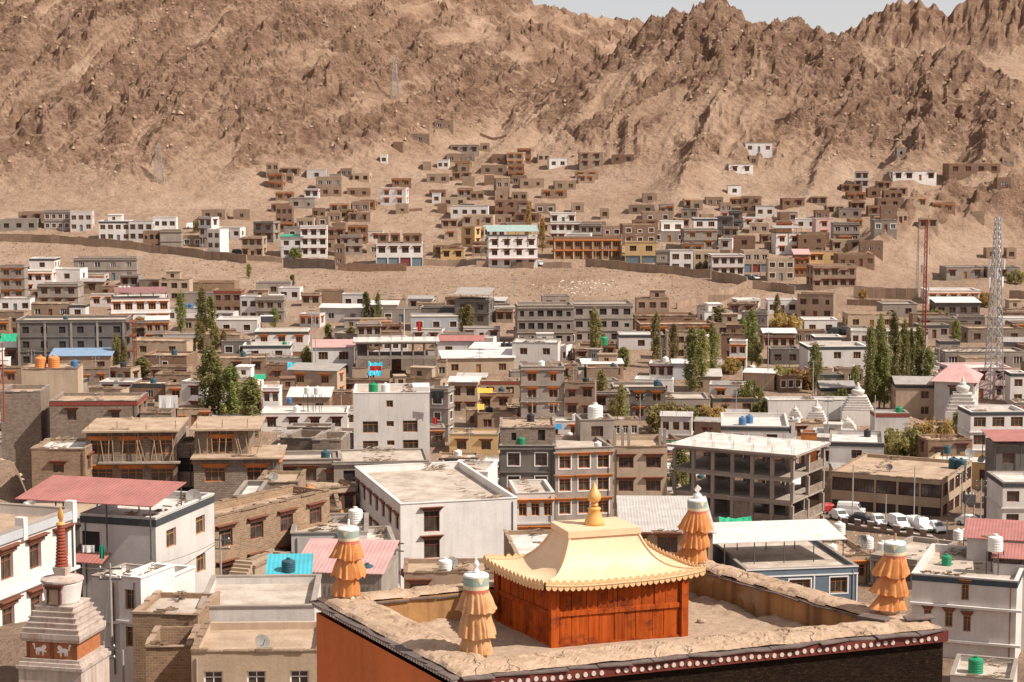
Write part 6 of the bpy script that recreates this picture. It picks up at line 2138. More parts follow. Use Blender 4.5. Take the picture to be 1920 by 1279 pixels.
for k in range(13):
    t = k / 13; r = .58 - .27 * t; h_ = (ztop - zs) / 13
    mb = MB(); mb.lathe([(r * .82, 0), (r, h_ * .2), (r, h_ * .65), (r * .8, h_ * .92)], 18, (0, 0, zs + k * h_ + .003)); mb.build('spire_ring', 'stupa_red', st)
mb = MB(); mb.lathe([(.34, 0), (.42, .08), (.36, .2), (.2, .24)], 16, (0, 0, ztop)); mb.build('parasol', 'gilt_finial', st)
mb = MB(); mb.lathe([(.1, .24), (.26, .5), (.3, .75), (.2, 1.0), (.08, 1.25), (.01, 1.45)], 12, (0, 0, ztop), sx=1, sy=.5); mb.build('flame_finial', 'gilt_finial', st, smooth=True)
plaster('stupa_pale', (0.70, 0.655, 0.615), 0.1, 0.4, stain_col=(0.5, 0.38, 0.31))
def white_stupa(px, py, top, wpx, label, lm=None, steps=5):
    D = solve_D(px, py, 0, lo=150); s = F / D; x = col_x(px, D); h_ = (py - top) / s; w = wpx / s
    root = empty('stupa', (x, D, height(x, D)), R(tn.uniform(-12, -4))); tag(root, label, 'stupa')
    mb = MB(); sq(mb, w, -1.5, h_ * .34, w * .95); mb.build('base_block', 'stupa_pale', root)
    z = h_ * .34
    for k in range(steps):
        ww = w * (.92 - .5 * (k + 1) / (steps + 1)); dz = h_ * .34 / steps
        mb = MB(); sq(mb, ww, z + .004, z + dz * .75); sq(mb, ww + .25, z + dz * .752, z + dz); mb.build('step', 'stupa_pale', root); z += dz
    mb = MB(); r = w * .19; hv = h_ * .16
    mb.lathe([(r * .8, 0), (r, hv * .55), (r * 1.05, hv * .8), (r * .75, hv)], 20, (0, 0, z)); mb.build('vase', 'stupa_pale', root, smooth=True); z += hv
    mb = MB(); mb.lathe([(r * .5, 0), (r * .5, h_ * .05), (r * .3, h_ * .055), (r * .16, h_ * .15), (.02, h_ * .17)], 14, (0, 0, z)); mb.build('spire', 'stupa_pale', root)
    if lm: LAND.append((x, D, lm))
white_stupa(1614, 794, 716, 64, 'big white stepped stupa beside the dark poplar grove', 'the big white stupa', 6)
white_stupa(1537, 814, 750, 48, 'middle-sized white stupa with a pointed spire by the orange box room')
white_stupa(1496, 798, 758, 28, 'small weathered white stupa behind the black-fascia house')
white_stupa(1594, 812, 778, 38, 'low squat white stupa at the foot of the big white stupa')
white_stupa(1812, 800, 706, 66, 'broad pale stupa with a dark drum beside the lattice mast')
hs = house(1502, 1532, 812, 1, 'Y', 0, -8, dep=3, op='z', D=300, sh=3.0, label='bright orange box room beside the middle-sized stupa')
for ch in list(hs['root'].children):
    if ch.name.startswith('wall'): ch.data.materials[0] = M['orange_wood']

# ------------------------------------------------------------------ masts, pylons, poles, wires
def mast(px, py, top, w0, w1, mat, label, nb=14, tri=False, r=.06, D=None):
    D = D or solve_D(px, py, 0, lo=150); s = F / D; x = col_x(px, D); h_ = (py - top) / s
    root = empty('lattice_mast', (x, D, height(x, D) - .3), .4); tag(root, label, 'mast')
    n = 3 if tri else 4
    cor = lambda k, t: Vector(((w0 + (w1 - w0) * t) * math.cos(2 * math.pi * k / n + .6), (w0 + (w1 - w0) * t) * math.sin(2 * math.pi * k / n + .6), h_ * t))
    for k in range(n):
        mb = MB(); mb.tube(cor(k, 0), cor(k, 1), r * 1.3, 5, r); mb.build('leg', mat, root)
    mb = MB()
    for b in range(nb):
        t0, t1 = b / nb, (b + 1) / nb
        for k in range(n):
            j = (k + 1) % n
            mb.tube(cor(k, t0), cor(j, t1), r * .6, 4, cap=False); mb.tube(cor(j, t0), cor(k, t1), r * .6, 4, cap=False)
            mb.tube(cor(k, t1), cor(j, t1), r * .6, 4, cap=False)
    tag(mb.build('bracing', mat, root), kind='stuff')
    return root, h_, x, D
rt, h_, x, D = mast(1870, 748, 402, 2.1, .55, 'steel', 'tall grey four-legged lattice mast with panel antennas', 20, r=.10); LAND.append((x, D, 'the lattice mast'))
for k in range(6):
    mb = MB(); z = h_ * (.62 + .05 * (k % 3)); a = k * 1.05; mb.box(-.16, -.1, 0, .16, .1, 2.0); mb.build('antenna', 'white_paint', rt, (1.5 * math.cos(a), 1.5 * math.sin(a), z), rz=a)
mb = MB(); mb.tube((0, 0, h_), (0, 0, h_ + 3), .05, 5); mb.build('rod', 'steel', rt)
rt, h_, x, D = mast(1737, 652, 408, .55, .35, 'mast_red', 'slim red radio mast with grey antennas behind the poplar grove', 26, True, .07); LAND.append((x, D, 'the red radio mast'))
for k in range(5):
    mb = MB(); mb.box(-.14, -.1, 0, .14, .1, 1.8); mb.build('antenna', 'steel', rt, (.9 * math.cos(k * 1.3), .9 * math.sin(k * 1.3), h_ * (.45 + .07 * k)), rz=k)
mast(1722, 560, 418, .4, .2, 'steel', 'thin grey mast beside the slim red radio mast', 16, True, .05)
mast(300, 342, 268, 2.6, .5, 'steel', 'faint steel pylon at the foot of the mountainside', 7, r=.09)
mast(742, 186, 108, 2.4, .5, 'steel', 'faint steel pylon high on the mountainside', 7, r=.09)
PT = {}
def pole(px, py, top, label, mat='pole_grey', r=.1, D=None, cross=True):
    D = D or solve_D(px, py, 0, lo=100); s = F / D; p = at(px, py, D); h_ = (py - top) / s
    root = empty('utility_pole', (p.x, D, p.z)); tag(root, label, 'pole')
    mb = MB(); mb.tube((0, 0, -.5), (0, 0, h_), r, 7, r * .65); mb.build('shaft', mat, root)
    if cross:
        for z in (h_ - .4, h_ - 1.1):
            mb = MB(); mb.box(-.75, -.05, z, .75, .05, z + .1); ca = mb.build('crossarm', 'dark_steel', root)
            for k in (-.65, 0, .65):
                ib = MB(); ib.lathe([(.04, 0), (.06, .06), (.03, .14)], 6, (k, 0, z + .1)); ib.build('insulator', 'white_paint', ca)
    PT[(px, py)] = Vector((p.x, D, p.z + h_ - .3))
    return root
pole(210, 1215, 1050, 'tall grey utility pole with meter boxes below the red-roofed house', D=124)
pole(196, 1279, 1200, 'short pole in front of the stepped stupa', D=118)
pole(232, 1300, 1215, 'pale post beside the stepped stupa steps', D=117, cross=False)
pole(415, 1115, 1000, 'grey pole with lamps against the mud-brick gable house', D=147)
pole(8, 785, 640, 'rust-red flag pole beside the grey brick wall house', 'mast_red', .12, D=262, cross=False)
pole(742, 1070, 1010, 'small pole with a bracket before the large white house', D=170)
pole(1598, 968, 868, 'street lamp pole in the parking yard beside the van', D=262, cross=False)
pole(1713, 988, 872, 'slim lamp pole in the parking yard beside the pickup', D=257, cross=False)
pole(1802, 990, 880, 'utility pole beside the parking yard transformer', D=256)
pole(1838, 992, 895, 'utility pole at the end of the parking yard', D=255)
pole(1775, 1018, 975, 'leaning grey post in front of the parked pickup', D=246, cross=False)
pole(1660, 1000, 925, 'thin pole behind the windblown banner', D=250, cross=False)
pole(998, 815, 740, 'pale pole among the rooftops beside the dark grey corner house', D=262)
pole(1038, 815, 755, 'rooftop pole with crossarm on the brick top floor', D=258)
pole(1440, 690, 620, 'grey pole behind the brown-lintelled house', D=375)
pole(1524, 740, 680, 'dark pole beside the long low shed', D=345, cross=False)
pole(1640, 800, 740, 'lamp pole in front of the poplar grove', D=300, cross=False)
pole(1552, 800, 740, 'goal-shaped pole beside the hedge', D=310)
pole(585, 680, 572, 'bare antenna pole behind the pink-roofed house', D=395)
pole(592, 680, 590, 'second antenna pole behind the pink-roofed house', D=397)
pole(758, 640, 578, 'white flag pole behind the open concrete frame', 'white_paint', .09, D=420, cross=False)
for px, py, tp in ((722, 572, 545), (735, 570, 548), (835, 566, 543), (963, 555, 522), (1061, 530, 500), (1117, 492, 465), (1130, 492, 462), (1141, 492, 460), (1425, 520, 490), (1463, 530, 505), (1288, 505, 480), (380, 465, 438), (118, 438, 425), (528, 490, 462), (1240, 470, 440), (902, 490, 466), (914, 490, 470)):
    pole(px, py, tp, f'thin roadside utility pole near {near_phrase(col_x(px, 570), 570)}', r=.11, cross=True)['group'] = 'thin roadside utility poles'
TP_ = []
for px, py, tp in ((60, 700, 655), (180, 720, 668), (300, 712, 660), (470, 705, 655), (560, 735, 690), (640, 780, 728), (820, 800, 742), (900, 700, 652), (1010, 690, 640), (1075, 740, 690), (1200, 790, 738), (1240, 700, 652), (1380, 780, 728), (1480, 690, 645), (1650, 690, 640), (1760, 700, 652), (1860, 830, 770), (520, 850, 795), (880, 860, 800), (420, 900, 840), (1700, 840, 790)):
    pole(px, py, tp, f'slim town utility pole near {near_phrase(col_x(px, 3600 * 51 / (py - 260)), 3600 * 51 / (py - 260))}', r=.09)['group'] = 'slim utility poles between the houses'
    TP_.append((px, py))
def wire(a, b, sag, label, r=.02):
    mb = MB(); prev = None
    mid = (a + b) / 2
    for k in range(13):
        t = k / 12; p = a.lerp(b, t) - Vector((0, 0, sag * 4 * t * (1 - t))) - a
        if prev is not None: mb.tube(prev, p, r, 4, cap=False)
        prev = p
    tag(mb.build('wire', 'wire', None, a), label, 'wire')
PA = PT
for a, b, sg, lb in (((210, 1215), (415, 1115), .6, 'drooping power line from the tall pole to the mud-brick gable house'), ((210, 1215), (196, 1279), .2, 'short power line down to the post before the stupa'),
                 ((742, 1070), (415, 1115), 1.0, 'power line crossing to the large white house'), ((1598, 968), (1713, 988), .5, 'power line between the two parking yard lamps'), ((1802, 990), (1838, 992), .3, 'short power line beside the parking yard transformer'),
                 ((998, 815), (1038, 815), .4, 'wire between the two rooftop poles'), ((1838, 992), (1775, 1018), .4, 'slack wire to the leaning grey post')):
    wire(PT[a], PT[b], sg, lb)
for a, b in zip(TP_[:-1], TP_[1:]):
    if (PT[a] - PT[b]).length < 95:
        wire(PT[a], PT[b], 1.3, 'thin power line strung between two town poles', .022)
        bpy.context.scene.collection.objects[-1]['group'] = 'power lines over the town'
wire(at(0, 990, 110), PT[(210, 1215)], .8, 'power line passing in front of the stepped stupa')
wire(at(-5, 1030, 105), PT[(232, 1300)], .5, 'lower cable slanting past the stupa spire')
# transformer
p = at(1818, 945, 254)
mb = MB(); mb.box(-.7, -.5, 0, .7, .5, 1.3); tfm = mb.build('transformer', 'dark_steel', None, p); tag(tfm, 'black transformer box on posts at the parking yard', 'transformer')
for k in (-.45, 0, .45):
    mb = MB(); mb.lathe([(.08, 0), (.1, .1), (.05, .3)], 7, (k, 0, 1.3)); mb.build('bushing', 'white_paint', tfm)
for k in (-.6, .6):
    mb = MB(); mb.tube((k, 0, -3.2), (k, 0, 0), .1, 6); mb.build('post', 'pole_grey', tfm)

# ------------------------------------------------------------------ vehicles
def car(px, py, rz, kind, mat, label, group=None, D=None):
    D = D or solve_D(px, py, 0, lo=150); x = col_x(px, D); z = height(x, D)
    L, W = {'van': (3.9, 1.6), 'car': (3.8, 1.6), 'suv': (4.2, 1.75), 'pickup': (4.8, 1.75)}[kind]
    root = empty({'van': 'parked_van', 'car': 'parked_car', 'suv': 'parked_car', 'pickup': 'pickup_truck'}[kind], (x, D, z + .02), R(rz)); tag(root, label, {'van': 'van', 'pickup': 'truck'}.get(kind, 'car'), group)
    hb = {'van': .95, 'car': .82, 'suv': .98, 'pickup': 1.0}[kind]; ht = {'van': 1.85, 'car': 1.42, 'suv': 1.75, 'pickup': 1.75}[kind]
    def sect(xs):     # list of (x, zlo, zhi, halfwidth lo, halfwidth hi)
        mb = MB(); n = len(xs)
        for xx, z0, z1, a, b in xs:
            mb.v += [(xx, -a, z0), (xx, -a, (z0 + z1) / 2 + .05), (xx, -b, z1), (xx, b, z1), (xx, a, (z0 + z1) / 2 + .05), (xx, a, z0)]
        for i in range(n - 1):
            for k in range(6):
                j = (k + 1) % 6
                mb.f.append((i * 6 + k, i * 6 + j, (i + 1) * 6 + j, (i + 1) * 6 + k)); mb.m.append(0)
        mb.f.append(tuple(range(5, -1, -1))); mb.f.append(tuple((n - 1) * 6 + k for k in range(6))); mb.m += [0, 0]
        return mb
    h = L / 2; w = W / 2
    nose = .72 * hb if kind != 'van' else hb
    body = sect([(-h, .35, hb * .86, w * .9, w * .82), (-h + .15, .24, hb, w * .98, w * .93), (0, .22, hb + .02, w, w * .95), (h - 1.0 if kind != 'van' else h - .35, .22, hb, w, w * .94), (h - .18, .25, nose + .05, w * .97, w * .86), (h, .35, nose - .1, w * .88, w * .75)])
    bo = body.build('body', mat, root)
    c0, c1, f0, f1 = {'van': (-h + .06, h - .55, -h + .16, h - .95), 'car': (-h + .35, h - 1.0, -h + .85, h - 1.65), 'suv': (-h + .12, h - 1.05, -h + .35, h - 1.6), 'pickup': (-.5, h - 1.15, -.35, h - 1.65)}[kind]
    cab = sect([(c0, hb - .02, hb + .02, w * .93, w * .92), (f0, hb - .02, ht - .06, w * .93, w * .78), ((f0 + f1) / 2, hb - .02, ht, w * .94, w * .8), (f1, hb - .02, ht - .04, w * .93, w * .78), (c1, hb - .02, hb + .02, w * .92, w * .9)])
    cab.build('cabin', mat, root)
    zg0, zg1 = hb + .06, ht - .14
    gw = lambda z: w * (.93 - .14 * (z - hb) / (ht - hb)) + .012
    for sgn in (-1, 1):
        span = f1 + .25 - (f0 - .1)
        nn = 3 if kind in ('van', 'suv') else 2
        for k in range(nn):
            xa = f0 - .05 + span * k / nn + .05; xb = f0 - .05 + span * (k + 1) / nn - .05
            mb = MB(); mb.hexa([(xa, sgn * (gw(zg0) - .02), zg0), (xb, sgn * (gw(zg0) - .02), zg0), (xb, sgn * gw(zg0), zg0), (xa, sgn * gw(zg0), zg0), (xa, sgn * (gw(zg1) - .02), zg1), (xb - .05, sgn * (gw(zg1) - .02), zg1), (xb - .05, sgn * gw(zg1), zg1), (xa, sgn * gw(zg1), zg1)])
            mb.build('side_window', 'car_glass', root)
    for xa, xb, nm in ((c1, f1, 'windscreen'), (c0, f0, 'rear_window')):
        d = .03 if xa > xb else -.03
        t0, t1 = .12, .9
        A = (xa + (xb - xa) * t0 + d, hb + (ht - .05 - hb) * t0); B = (xa + (xb - xa) * t1 + d, hb + (ht - .05 - hb) * t1)
        mb = MB(); mb.quad((A[0], -w * .82, A[1]), (A[0], w * .82, A[1]), (B[0], w * .72, B[1]), (B[0], -w * .72, B[1])); mb.build(nm, 'car_glass', root)
    for sx in (-1, 1):
        for sy in (-1, 1):
            mb = MB(); xx = sx * (h - .75); mb.tube((xx, sy * (w - .17), .31), (xx, sy * (w + .01), .31), .31, 14); wh = mb.build('wheel', 'rubber', root)
            mb = MB(); mb.tube((xx, sy * (w + .012), .31), (xx, sy * (w + .02), .31), .17, 10); mb.build('hubcap', 'steel', wh)
    for sy in (-1, 1):
        mb = MB(); mb.box(h - .1, sy * w * .62 - .16, nose - .22, h + .015, sy * w * .62 + .16, nose - .06); mb.build('headlight', 'lamp_glass', root)
    mb = MB(); mb.box(h - .05, -w * .86, .3, h + .06, w * .86, .45); mb.build('bumper', 'dark_steel' if mat != 'car_dark' else 'rubber', root)
    mb = MB(); mb.box(h - .03, -.3, nose - .26, h + .03, .3, nose - .1); mb.build('grille', 'dark_steel', root)
    if kind == 'pickup':
        mb = MB(); mb.box(-h + .02, -w * .97, hb + .003, -.55, -w * .9, hb + .55); mb.box(-h + .02, w * .9, hb + .003, -.55, w * .97, hb + .55); mb.box(-h + .02, -w * .9, hb + .003, -h + .1, w * .9, hb + .55); mb.build('cargo_rail', mat, root)
        mb = MB()
        for yy in (-.55, .0, .55): mb.tube((-.3, yy, ht + .03), (.9, yy, ht + .03), .03, 5)
        mb.build('roof_rack', 'steel', root)
    return root
for a in ((1605, 966, -18, 'van', 'car_white', 'white minivan parked by the tan garage building'), (1584, 974, -70, 'car', 'car_white', 'white hatchback parked in front of the minivan'), (1616, 981, 160, 'car', 'car_dark', 'dark sedan parked behind the stepped yard wall'),
          (1657, 984, -78, 'car', 'car_white', 'white hatchback facing the yard wall next to the dark sedan'), (1697, 990, -75, 'suv', 'car_white', 'white car facing the yard wall beside the pickup'), (1738, 994, -72, 'pickup', 'car_white', 'white pickup with a roof rack facing the yard wall'),
          (1768, 997, -74, 'car', 'car_white', 'white car parked at the end beyond the pickup'), (1832, 985, -40, 'car', 'car_white', 'white car half hidden behind the transformer'), (1564, 962, 20, 'car', 'car_red', 'red car behind the rubble at the frame building'),
          (972, 492, 5, 'van', 'car_white', 'white van on the road below the teal-roofed hotel'), (1012, 498, -60, 'car', 'car_white', 'white car passing a gap in the road wall'), (361, 428, 10, 'suv', 'car_white', 'white jeep parked beside the far white house'), (447, 478, 8, 'suv', 'car_dark', 'dark jeep by the stone-strewn wall'),
          (1417, 524, -70, 'car', 'car_white', 'white car parked at the bend of the panelled wall'), (1406, 524, 10, 'car', 'car_dark', 'dark car parked at the bend of the panelled wall'), (1572, 627, 5, 'suv', 'car_dark', 'grey jeep parked before the white bungalow'), (1588, 626, 70, 'van', 'car_dark', 'dark van parked beside the grey jeep'), (1815, 620, 4, 'car', 'car_white', 'pale car on the slope above the grey brick house')):
    car(*a)

# ------------------------------------------------------------------ water tanks, dishes, heaters, tarpaulins
def tank_mesh(mat, r=.6, h=1.25):
    key = ('tank', mat)
    if key not in CACHE:
        mb = MB(); prof = [(r * .96, 0)]
        for k in range(5):
            z = h * .8 * k / 5
            prof += [(r, z + .04), (r, z + h * .11), (r * .955, z + h * .13), (r * .955, z + h * .15)]
        prof += [(r, h * .82), (r * .93, h * .9), (r * .55, h * .97), (r * .3, h), (r * .3, h * 1.06), (.02, h * 1.07)]
        mb.lathe(prof, 20); CACHE[key] = mb.mesh('water_tank', mat)
        lb = MB(); lb.lathe([(r * .31, h * 1.03), (r * .31, h * 1.1), (.02, h * 1.11)], 14); CACHE[('lid', mat)] = lb.mesh('lid', mat)
    return CACHE[key], CACHE[('lid', mat)]
TW = {'tank_white': 'white', 'tank_black': 'black', 'tank_green': 'green', 'tank_orange': 'orange', 'tank_blue': 'blue', 'tank_dark_teal': 'dark teal'}
def place_tank(p, mat, label, s=1.0, group=None):
    a, b = tank_mesh(mat)
    o = link('water_tank', a, None, p, tn.uniform(0, 6)); o.scale = (s, s, s); link('lid', b, o)
    tag(o, label, 'water tank', group)
def roof_below(x, y):
    best = None
    for h in HOUSES:
        dx, dy = x - h['root'].location.x, y - h['root'].location.y
        c, s = math.cos(h['yr']), math.sin(h['yr'])
        lx, ly = c * dx + s * dy, -s * dx + c * dy
        if abs(lx) < h['w'] / 2 - .35 and .35 < ly < h['dep'] - .35:
            z = h['zb'] + h['rz']
            if best is None or z > best: best = z
    return best
def on_roof(px, py, D):
    # a thing seen at pixel (px, py): take the nearest roof surface that its line of sight meets around distance D
    cand = []
    for k in range(-160, 161):
        d = D + k * .25
        p = at(px, py, d); z = roof_below(p.x, p.y)
        if z is not None and abs(z - p.z) < .22:
            cand.append((abs(k) + 40 * abs(z - p.z), d, z))
    if cand:
        _, d, z = min(cand)
        p = at(px, py, d); return Vector((p.x, p.y, z))
    p = at(px, py, D); z = roof_below(p.x, p.y)
    if z is None: z = height(p.x, p.y)
    drop = p.z - z
    if drop > .3: return Vector((p.x, p.y, z + min(drop, 3.2)))      # stands on an iron stand
    return Vector((p.x, p.y, z)) if drop > -1.5 else None
for px, py, D, mat, s, lab in ((76, 690, 294, 'tank_orange', 1.45, 'ribbed orange tank on the blank pale tank house, beside its twin'), (101, 690, 294, 'tank_orange', 1.5, 'larger ribbed orange tank on the blank pale tank house'),
        (728, 690, 330, 'tank_green', 1.25, 'green tank on a stand behind the white four-storey block'), (750, 690, 330, 'tank_green', 1.25, 'second green tank on the stand behind the white four-storey block'),
        (700, 737, 311, 'tank_green', 1.3, 'bright green tank on the white four-storey block'), (723, 736, 311, 'tank_white', 1.2, 'white tank beside the bright green tank'), (851, 857, 240, 'tank_green', 1.0, 'green tank on the yellow house roof'),
        (926, 912, 215, 'tank_green', 1.0, 'green tank on the off-white house roof'), (577, 735, 345, 'tank_white', 1.1, 'white tank on an iron stand'), (595, 735, 345, 'tank_white', 1.1, 'second white tank on the iron stand'),
        (542, 742, 352, 'tank_blue', .9, 'blue drum tank on a brown roof'), (1116, 788, 251, 'tank_white', 1.7, 'big white tank on the small grey roof room'), (1392, 797, 289, 'tank_blue', 1.0, 'blue tank on the black-fascia house'), (1405, 793, 291, 'tank_blue', 1.0, 'second blue tank on the black-fascia house'),
        (1544, 846, 282, 'tank_dark_teal', 1.1, 'dark tank beside the orange box room'), (1788, 878, 275, 'tank_dark_teal', 1.25, 'dark teal tank on the parking yard building'), (1802, 880, 275, 'tank_dark_teal', 1.2, 'second dark teal tank on the parking yard building'),
        (1776, 850, 292, 'tank_dark_teal', .95, 'grey-green tank on the yellow-walled wing'), (1574, 1002, 224, 'tank_white', 1.15, 'white tank on the broad pale roof, nearest the rubble'), (1627, 1016, 219, 'tank_white', 1.15, 'white tank in the middle of the broad pale roof'), (1655, 1024, 216, 'tank_white', 1.1, 'white tank behind the windblown banner'),
        (1796, 1012, 225, 'tank_white', 1.0, 'white tank bundle by the red roof room'), (1812, 1010, 226, 'tank_white', 1.0, 'second white tank of the bundle by the red roof room'), (1866, 1033, 181, 'tank_white', 1.2, 'white tank on an iron stand on the navy-banded house'),
        (449, 1056, 144, 'tank_white', .85, 'white ribbed tank on the pale stair house'), (541, 1075, 139, 'tank_dark_teal', .85, 'dark blue tank behind the turquoise-roofed hut'), (579, 935, 180, 'tank_orange', 1.1, 'orange tank above the prayer-flag ropes'), (1029, 962, 196, 'tank_blue', .95, 'blue tank below the off-white house'),
        (1168, 965, 194, 'tank_black', .9, 'black tank at the ridge of the grey-roofed workshop'), (1132, 628, 420, 'tank_green', 1.5, 'green tank beside the olive poplar'), (688, 562, 470, 'tank_white', 1.0, 'white tank on a far roof'), (955, 655, 395, 'tank_black', 1.2, 'black tank on the long white roof'),
        (945, 655, 396, 'tank_black', 1.2, 'second black tank on the long white roof'), (773, 822, 236, 'tank_orange', .9, 'orange drum behind the open grey pavilion'), (786, 826, 236, 'tank_white', .9, 'white drum behind the open grey pavilion'), (140, 690, 330, 'tank_blue', 1.0, 'blue drum beside the blue-roofed house'), (155, 691, 330, 'tank_green', 1.0, 'pale green drum beside the blue-roofed house'),
        (350, 578, 470, 'tank_blue', 1.1, 'bright blue tank beside a poplar'), (358, 578, 470, 'tank_blue', 1.1, 'second bright blue tank beside the poplar'), (225, 526, 500, 'tank_white', 1.2, 'white tank behind the maroon canopy'), (233, 526, 500, 'tank_white', 1.2, 'second white tank behind the maroon canopy'), (241, 526, 500, 'tank_white', 1.2, 'third white tank behind the maroon canopy')):
    p = on_roof(px, py, D)
    if p is not None:
        place_tank(p, mat, lab, s)
        z = roof_below(p.x, p.y); z = height(p.x, p.y) if z is None else z
        if p.z - z > .25:
            tk = COL.objects[-2]
            for k in range(4):
                mb = MB(); xx, yy = (.5, -.5)[k % 2], (.5, -.5)[k // 2]
                mb.tube((xx, yy, -.01), (xx, yy, (z - p.z) / s), .045, 5); mb.build('stand_leg', 'dark_steel', tk)
simple('dish_grey', (0.20, 0.18, 0.165), 0.6, 0.15)
def dish(p, s, label, rz):
    root = empty('satellite_dish', p, rz); tag(root, label, 'dish')
    mb = MB(); n = 18
    prof = [(s * t, .28 * s * t * t) for t in (.02, .35, .7, 1.0)]
    vb = MB(); vb.lathe(prof + [(s * 1.02, .28 * s), (s * .7, .13 * s - .02), (.05, -.03)], n)
    mtx = Matrix.Rotation(R(58), 4, 'X')
    vb.v = [tuple(mtx @ Vector(v) + Vector((0, 0, s * 1.2))) for v in vb.v]
    vb.build('reflector', 'dish_grey', root, smooth=True)
    mb.tube((0, 0, 0), (0, 0, s * 1.1), .05, 6); mb.build('stand', 'dark_steel', root)
    fb_ = MB(); fb_.tube((0, -.1, s * .7), (0, -s * .9, s * 1.75), .02, 4); fb_.build('feed_arm', 'dark_steel', root)
for px, py, D, s, lab, rz in ((363, 952, 158, .6, 'grey dish on the mud-brick gable house', .3), (20, 900, 165, .6, 'grey dish on the stony slope by the red roof', .8), (1617, 1025, 217, .6, 'dark dish on the broad pale roof', -.5), (1817, 862, 285, .8, 'large grey dish on the yellow-walled wing', .2), (1841, 872, 280, .7, 'grey dish lying low on the yellow-walled wing', -1.0),
                          (491, 1222, 110, .45, 'dark dish on the earthen roof at the temple foot', .6), (848, 1066, 171, .5, 'small dish beside the large white house', .5), (176, 712, 300, .55, 'dish on the grey brick house', .3), (1668, 885, 276, .5, 'dark dish among the rooftop stones of the parking yard building', -.6), (1785, 760, 345, .6, 'black dish near the pink hipped roof', 0), (512, 905, 192, .5, 'dish among the rooftop clutter', .4)):
    p = on_roof(px, py, D)
    if p is not None: dish(p, s, lab, rz)
def tarp(px0, px1, py0, py1, D, mat, label, slope=.6):
    a = at(px0, py1, D); w = (px1 - px0) * D / F; h_ = (py1 - py0) * D / F
    mb = MB(); n, m_ = 10, 6; rr = random.Random(int(px0))
    g = [[(w * i / n, slope * h_ * j / m_ * 1.5, h_ * j / m_ + rr.uniform(-.06, .06) * h_ - .12 * h_ * math.sin(math.pi * i / n) * (j / m_)) for j in range(m_ + 1)] for i in range(n + 1)]
    for i in range(n):
        for j in range(m_):
            mb.quad(g[i][j], g[i + 1][j], g[i + 1][j + 1], g[i][j + 1])
            c = lambda p: (p[0], p[1] + .05, p[2] - .03)
            mb.quad(c(g[i][j]), c(g[i][j + 1]), c(g[i + 1][j + 1]), c(g[i + 1][j]))
    tag(mb.build('tarpaulin', mat, None, a), label, 'tarpaulin')
for a in ((136, 156, 427, 436, 612, 'tarp_blue', 'blue tarpaulin tent by the long curving wall'), (157, 174, 428, 436, 612, 'tarp_green', 'green tarpaulin beside the blue tent'), (1350, 1412, 972, 998, 216, 'tarp_green', 'green netting draped over a brick wall below the concrete frame'), (587, 617, 1000, 1042, 155, 'tarp_sky', 'turquoise tarpaulin hanging on the pale house'),
          (1386, 1412, 350, 366, 690, 'tarp_sky', 'blue tarpaulin on the hillside hut'), (796, 820, 324, 333, 735, 'tarp_blue', 'blue tarpaulin over a hillside hut'), (818, 838, 332, 340, 733, 'tarp_yellow', 'yellow tarpaulin beside the blue one on the hillside'), (1668, 1694, 370, 377, 675, 'tarp_yellow', 'yellow awning among the slope houses'),
          (956, 966, 338, 348, 725, 'tarp_yellow', 'yellow sheet hung on a hamlet house'), (1132, 1160, 407, 414, 645, 'tarp_green', 'green net behind the brown houses'), (0, 30, 626, 640, 392, 'tarp_green', 'green canopy at the edge of the dark concrete block'), (1006, 1054, 795, 805, 246, 'tarp_blue', 'blue sheet spread on the brick top floor'),
          (475, 498, 702, 711, 365, 'tarp_green', 'green sheet lying on a mud roof'), (538, 560, 680, 696, 380, 'tarp_sky', 'turquoise awning beside the brown brick house'), (690, 716, 680, 704, 378, 'tarp_sky', 'pale turquoise cloth hanging under the green tanks'), (895, 924, 728, 737, 322, 'tarp_yellow', 'yellow sheet on a brown terrace'), (895, 908, 758, 768, 318, 'tarp_yellow', 'yellow crate cover on a tan roof')):
    tarp(*a)
# laundry and flags
def cloth(px0, px1, py0, py1, D, mat, label, name='cloth'):
    a = at(px0, py1, D); w = (px1 - px0) * D / F; h_ = (py1 - py0) * D / F
    mb = MB(); n = 8
    for i in range(n):
        y0, y1 = .08 * math.sin(i * 1.4), .08 * math.sin((i + 1) * 1.4)
        mb.hexa([(w * i / n, y0, 0), (w * (i + 1) / n, y1, 0), (w * (i + 1) / n, y1 + .02, 0), (w * i / n, y0 + .02, 0), (w * i / n, 0, h_), (w * (i + 1) / n, 0, h_), (w * (i + 1) / n, .02, h_), (w * i / n, .02, h_)])
    tag(mb.build(name, mat, None, a), label, 'cloth')
cloth(298, 334, 741, 765, 262, 'cloth_white', 'white sheets drying on a line by the brick house')
cloth(693, 716, 686, 695, 329, 'cloth_red', 'red laundry beside the green tanks')
cloth(812, 820, 783, 795, 300, 'cloth_red', 'red cloth hanging from the tall narrow house')
cloth(155, 178, 1022, 1036, 134, 'cloth_white', 'white towel drying on the porch of the red-roofed house')
cloth(187, 196, 1022, 1048, 134, 'cloth_green', 'folded green parasol on the terrace of the red-roofed house', 'folded_parasol')
cloth(783, 790, 602, 621, 415, 'cloth_red', 'red flag beside the white pole', 'flag')
cloth(808, 832, 733, 747, 306, 'tank_black', 'dark laundry on the tall narrow house roof')
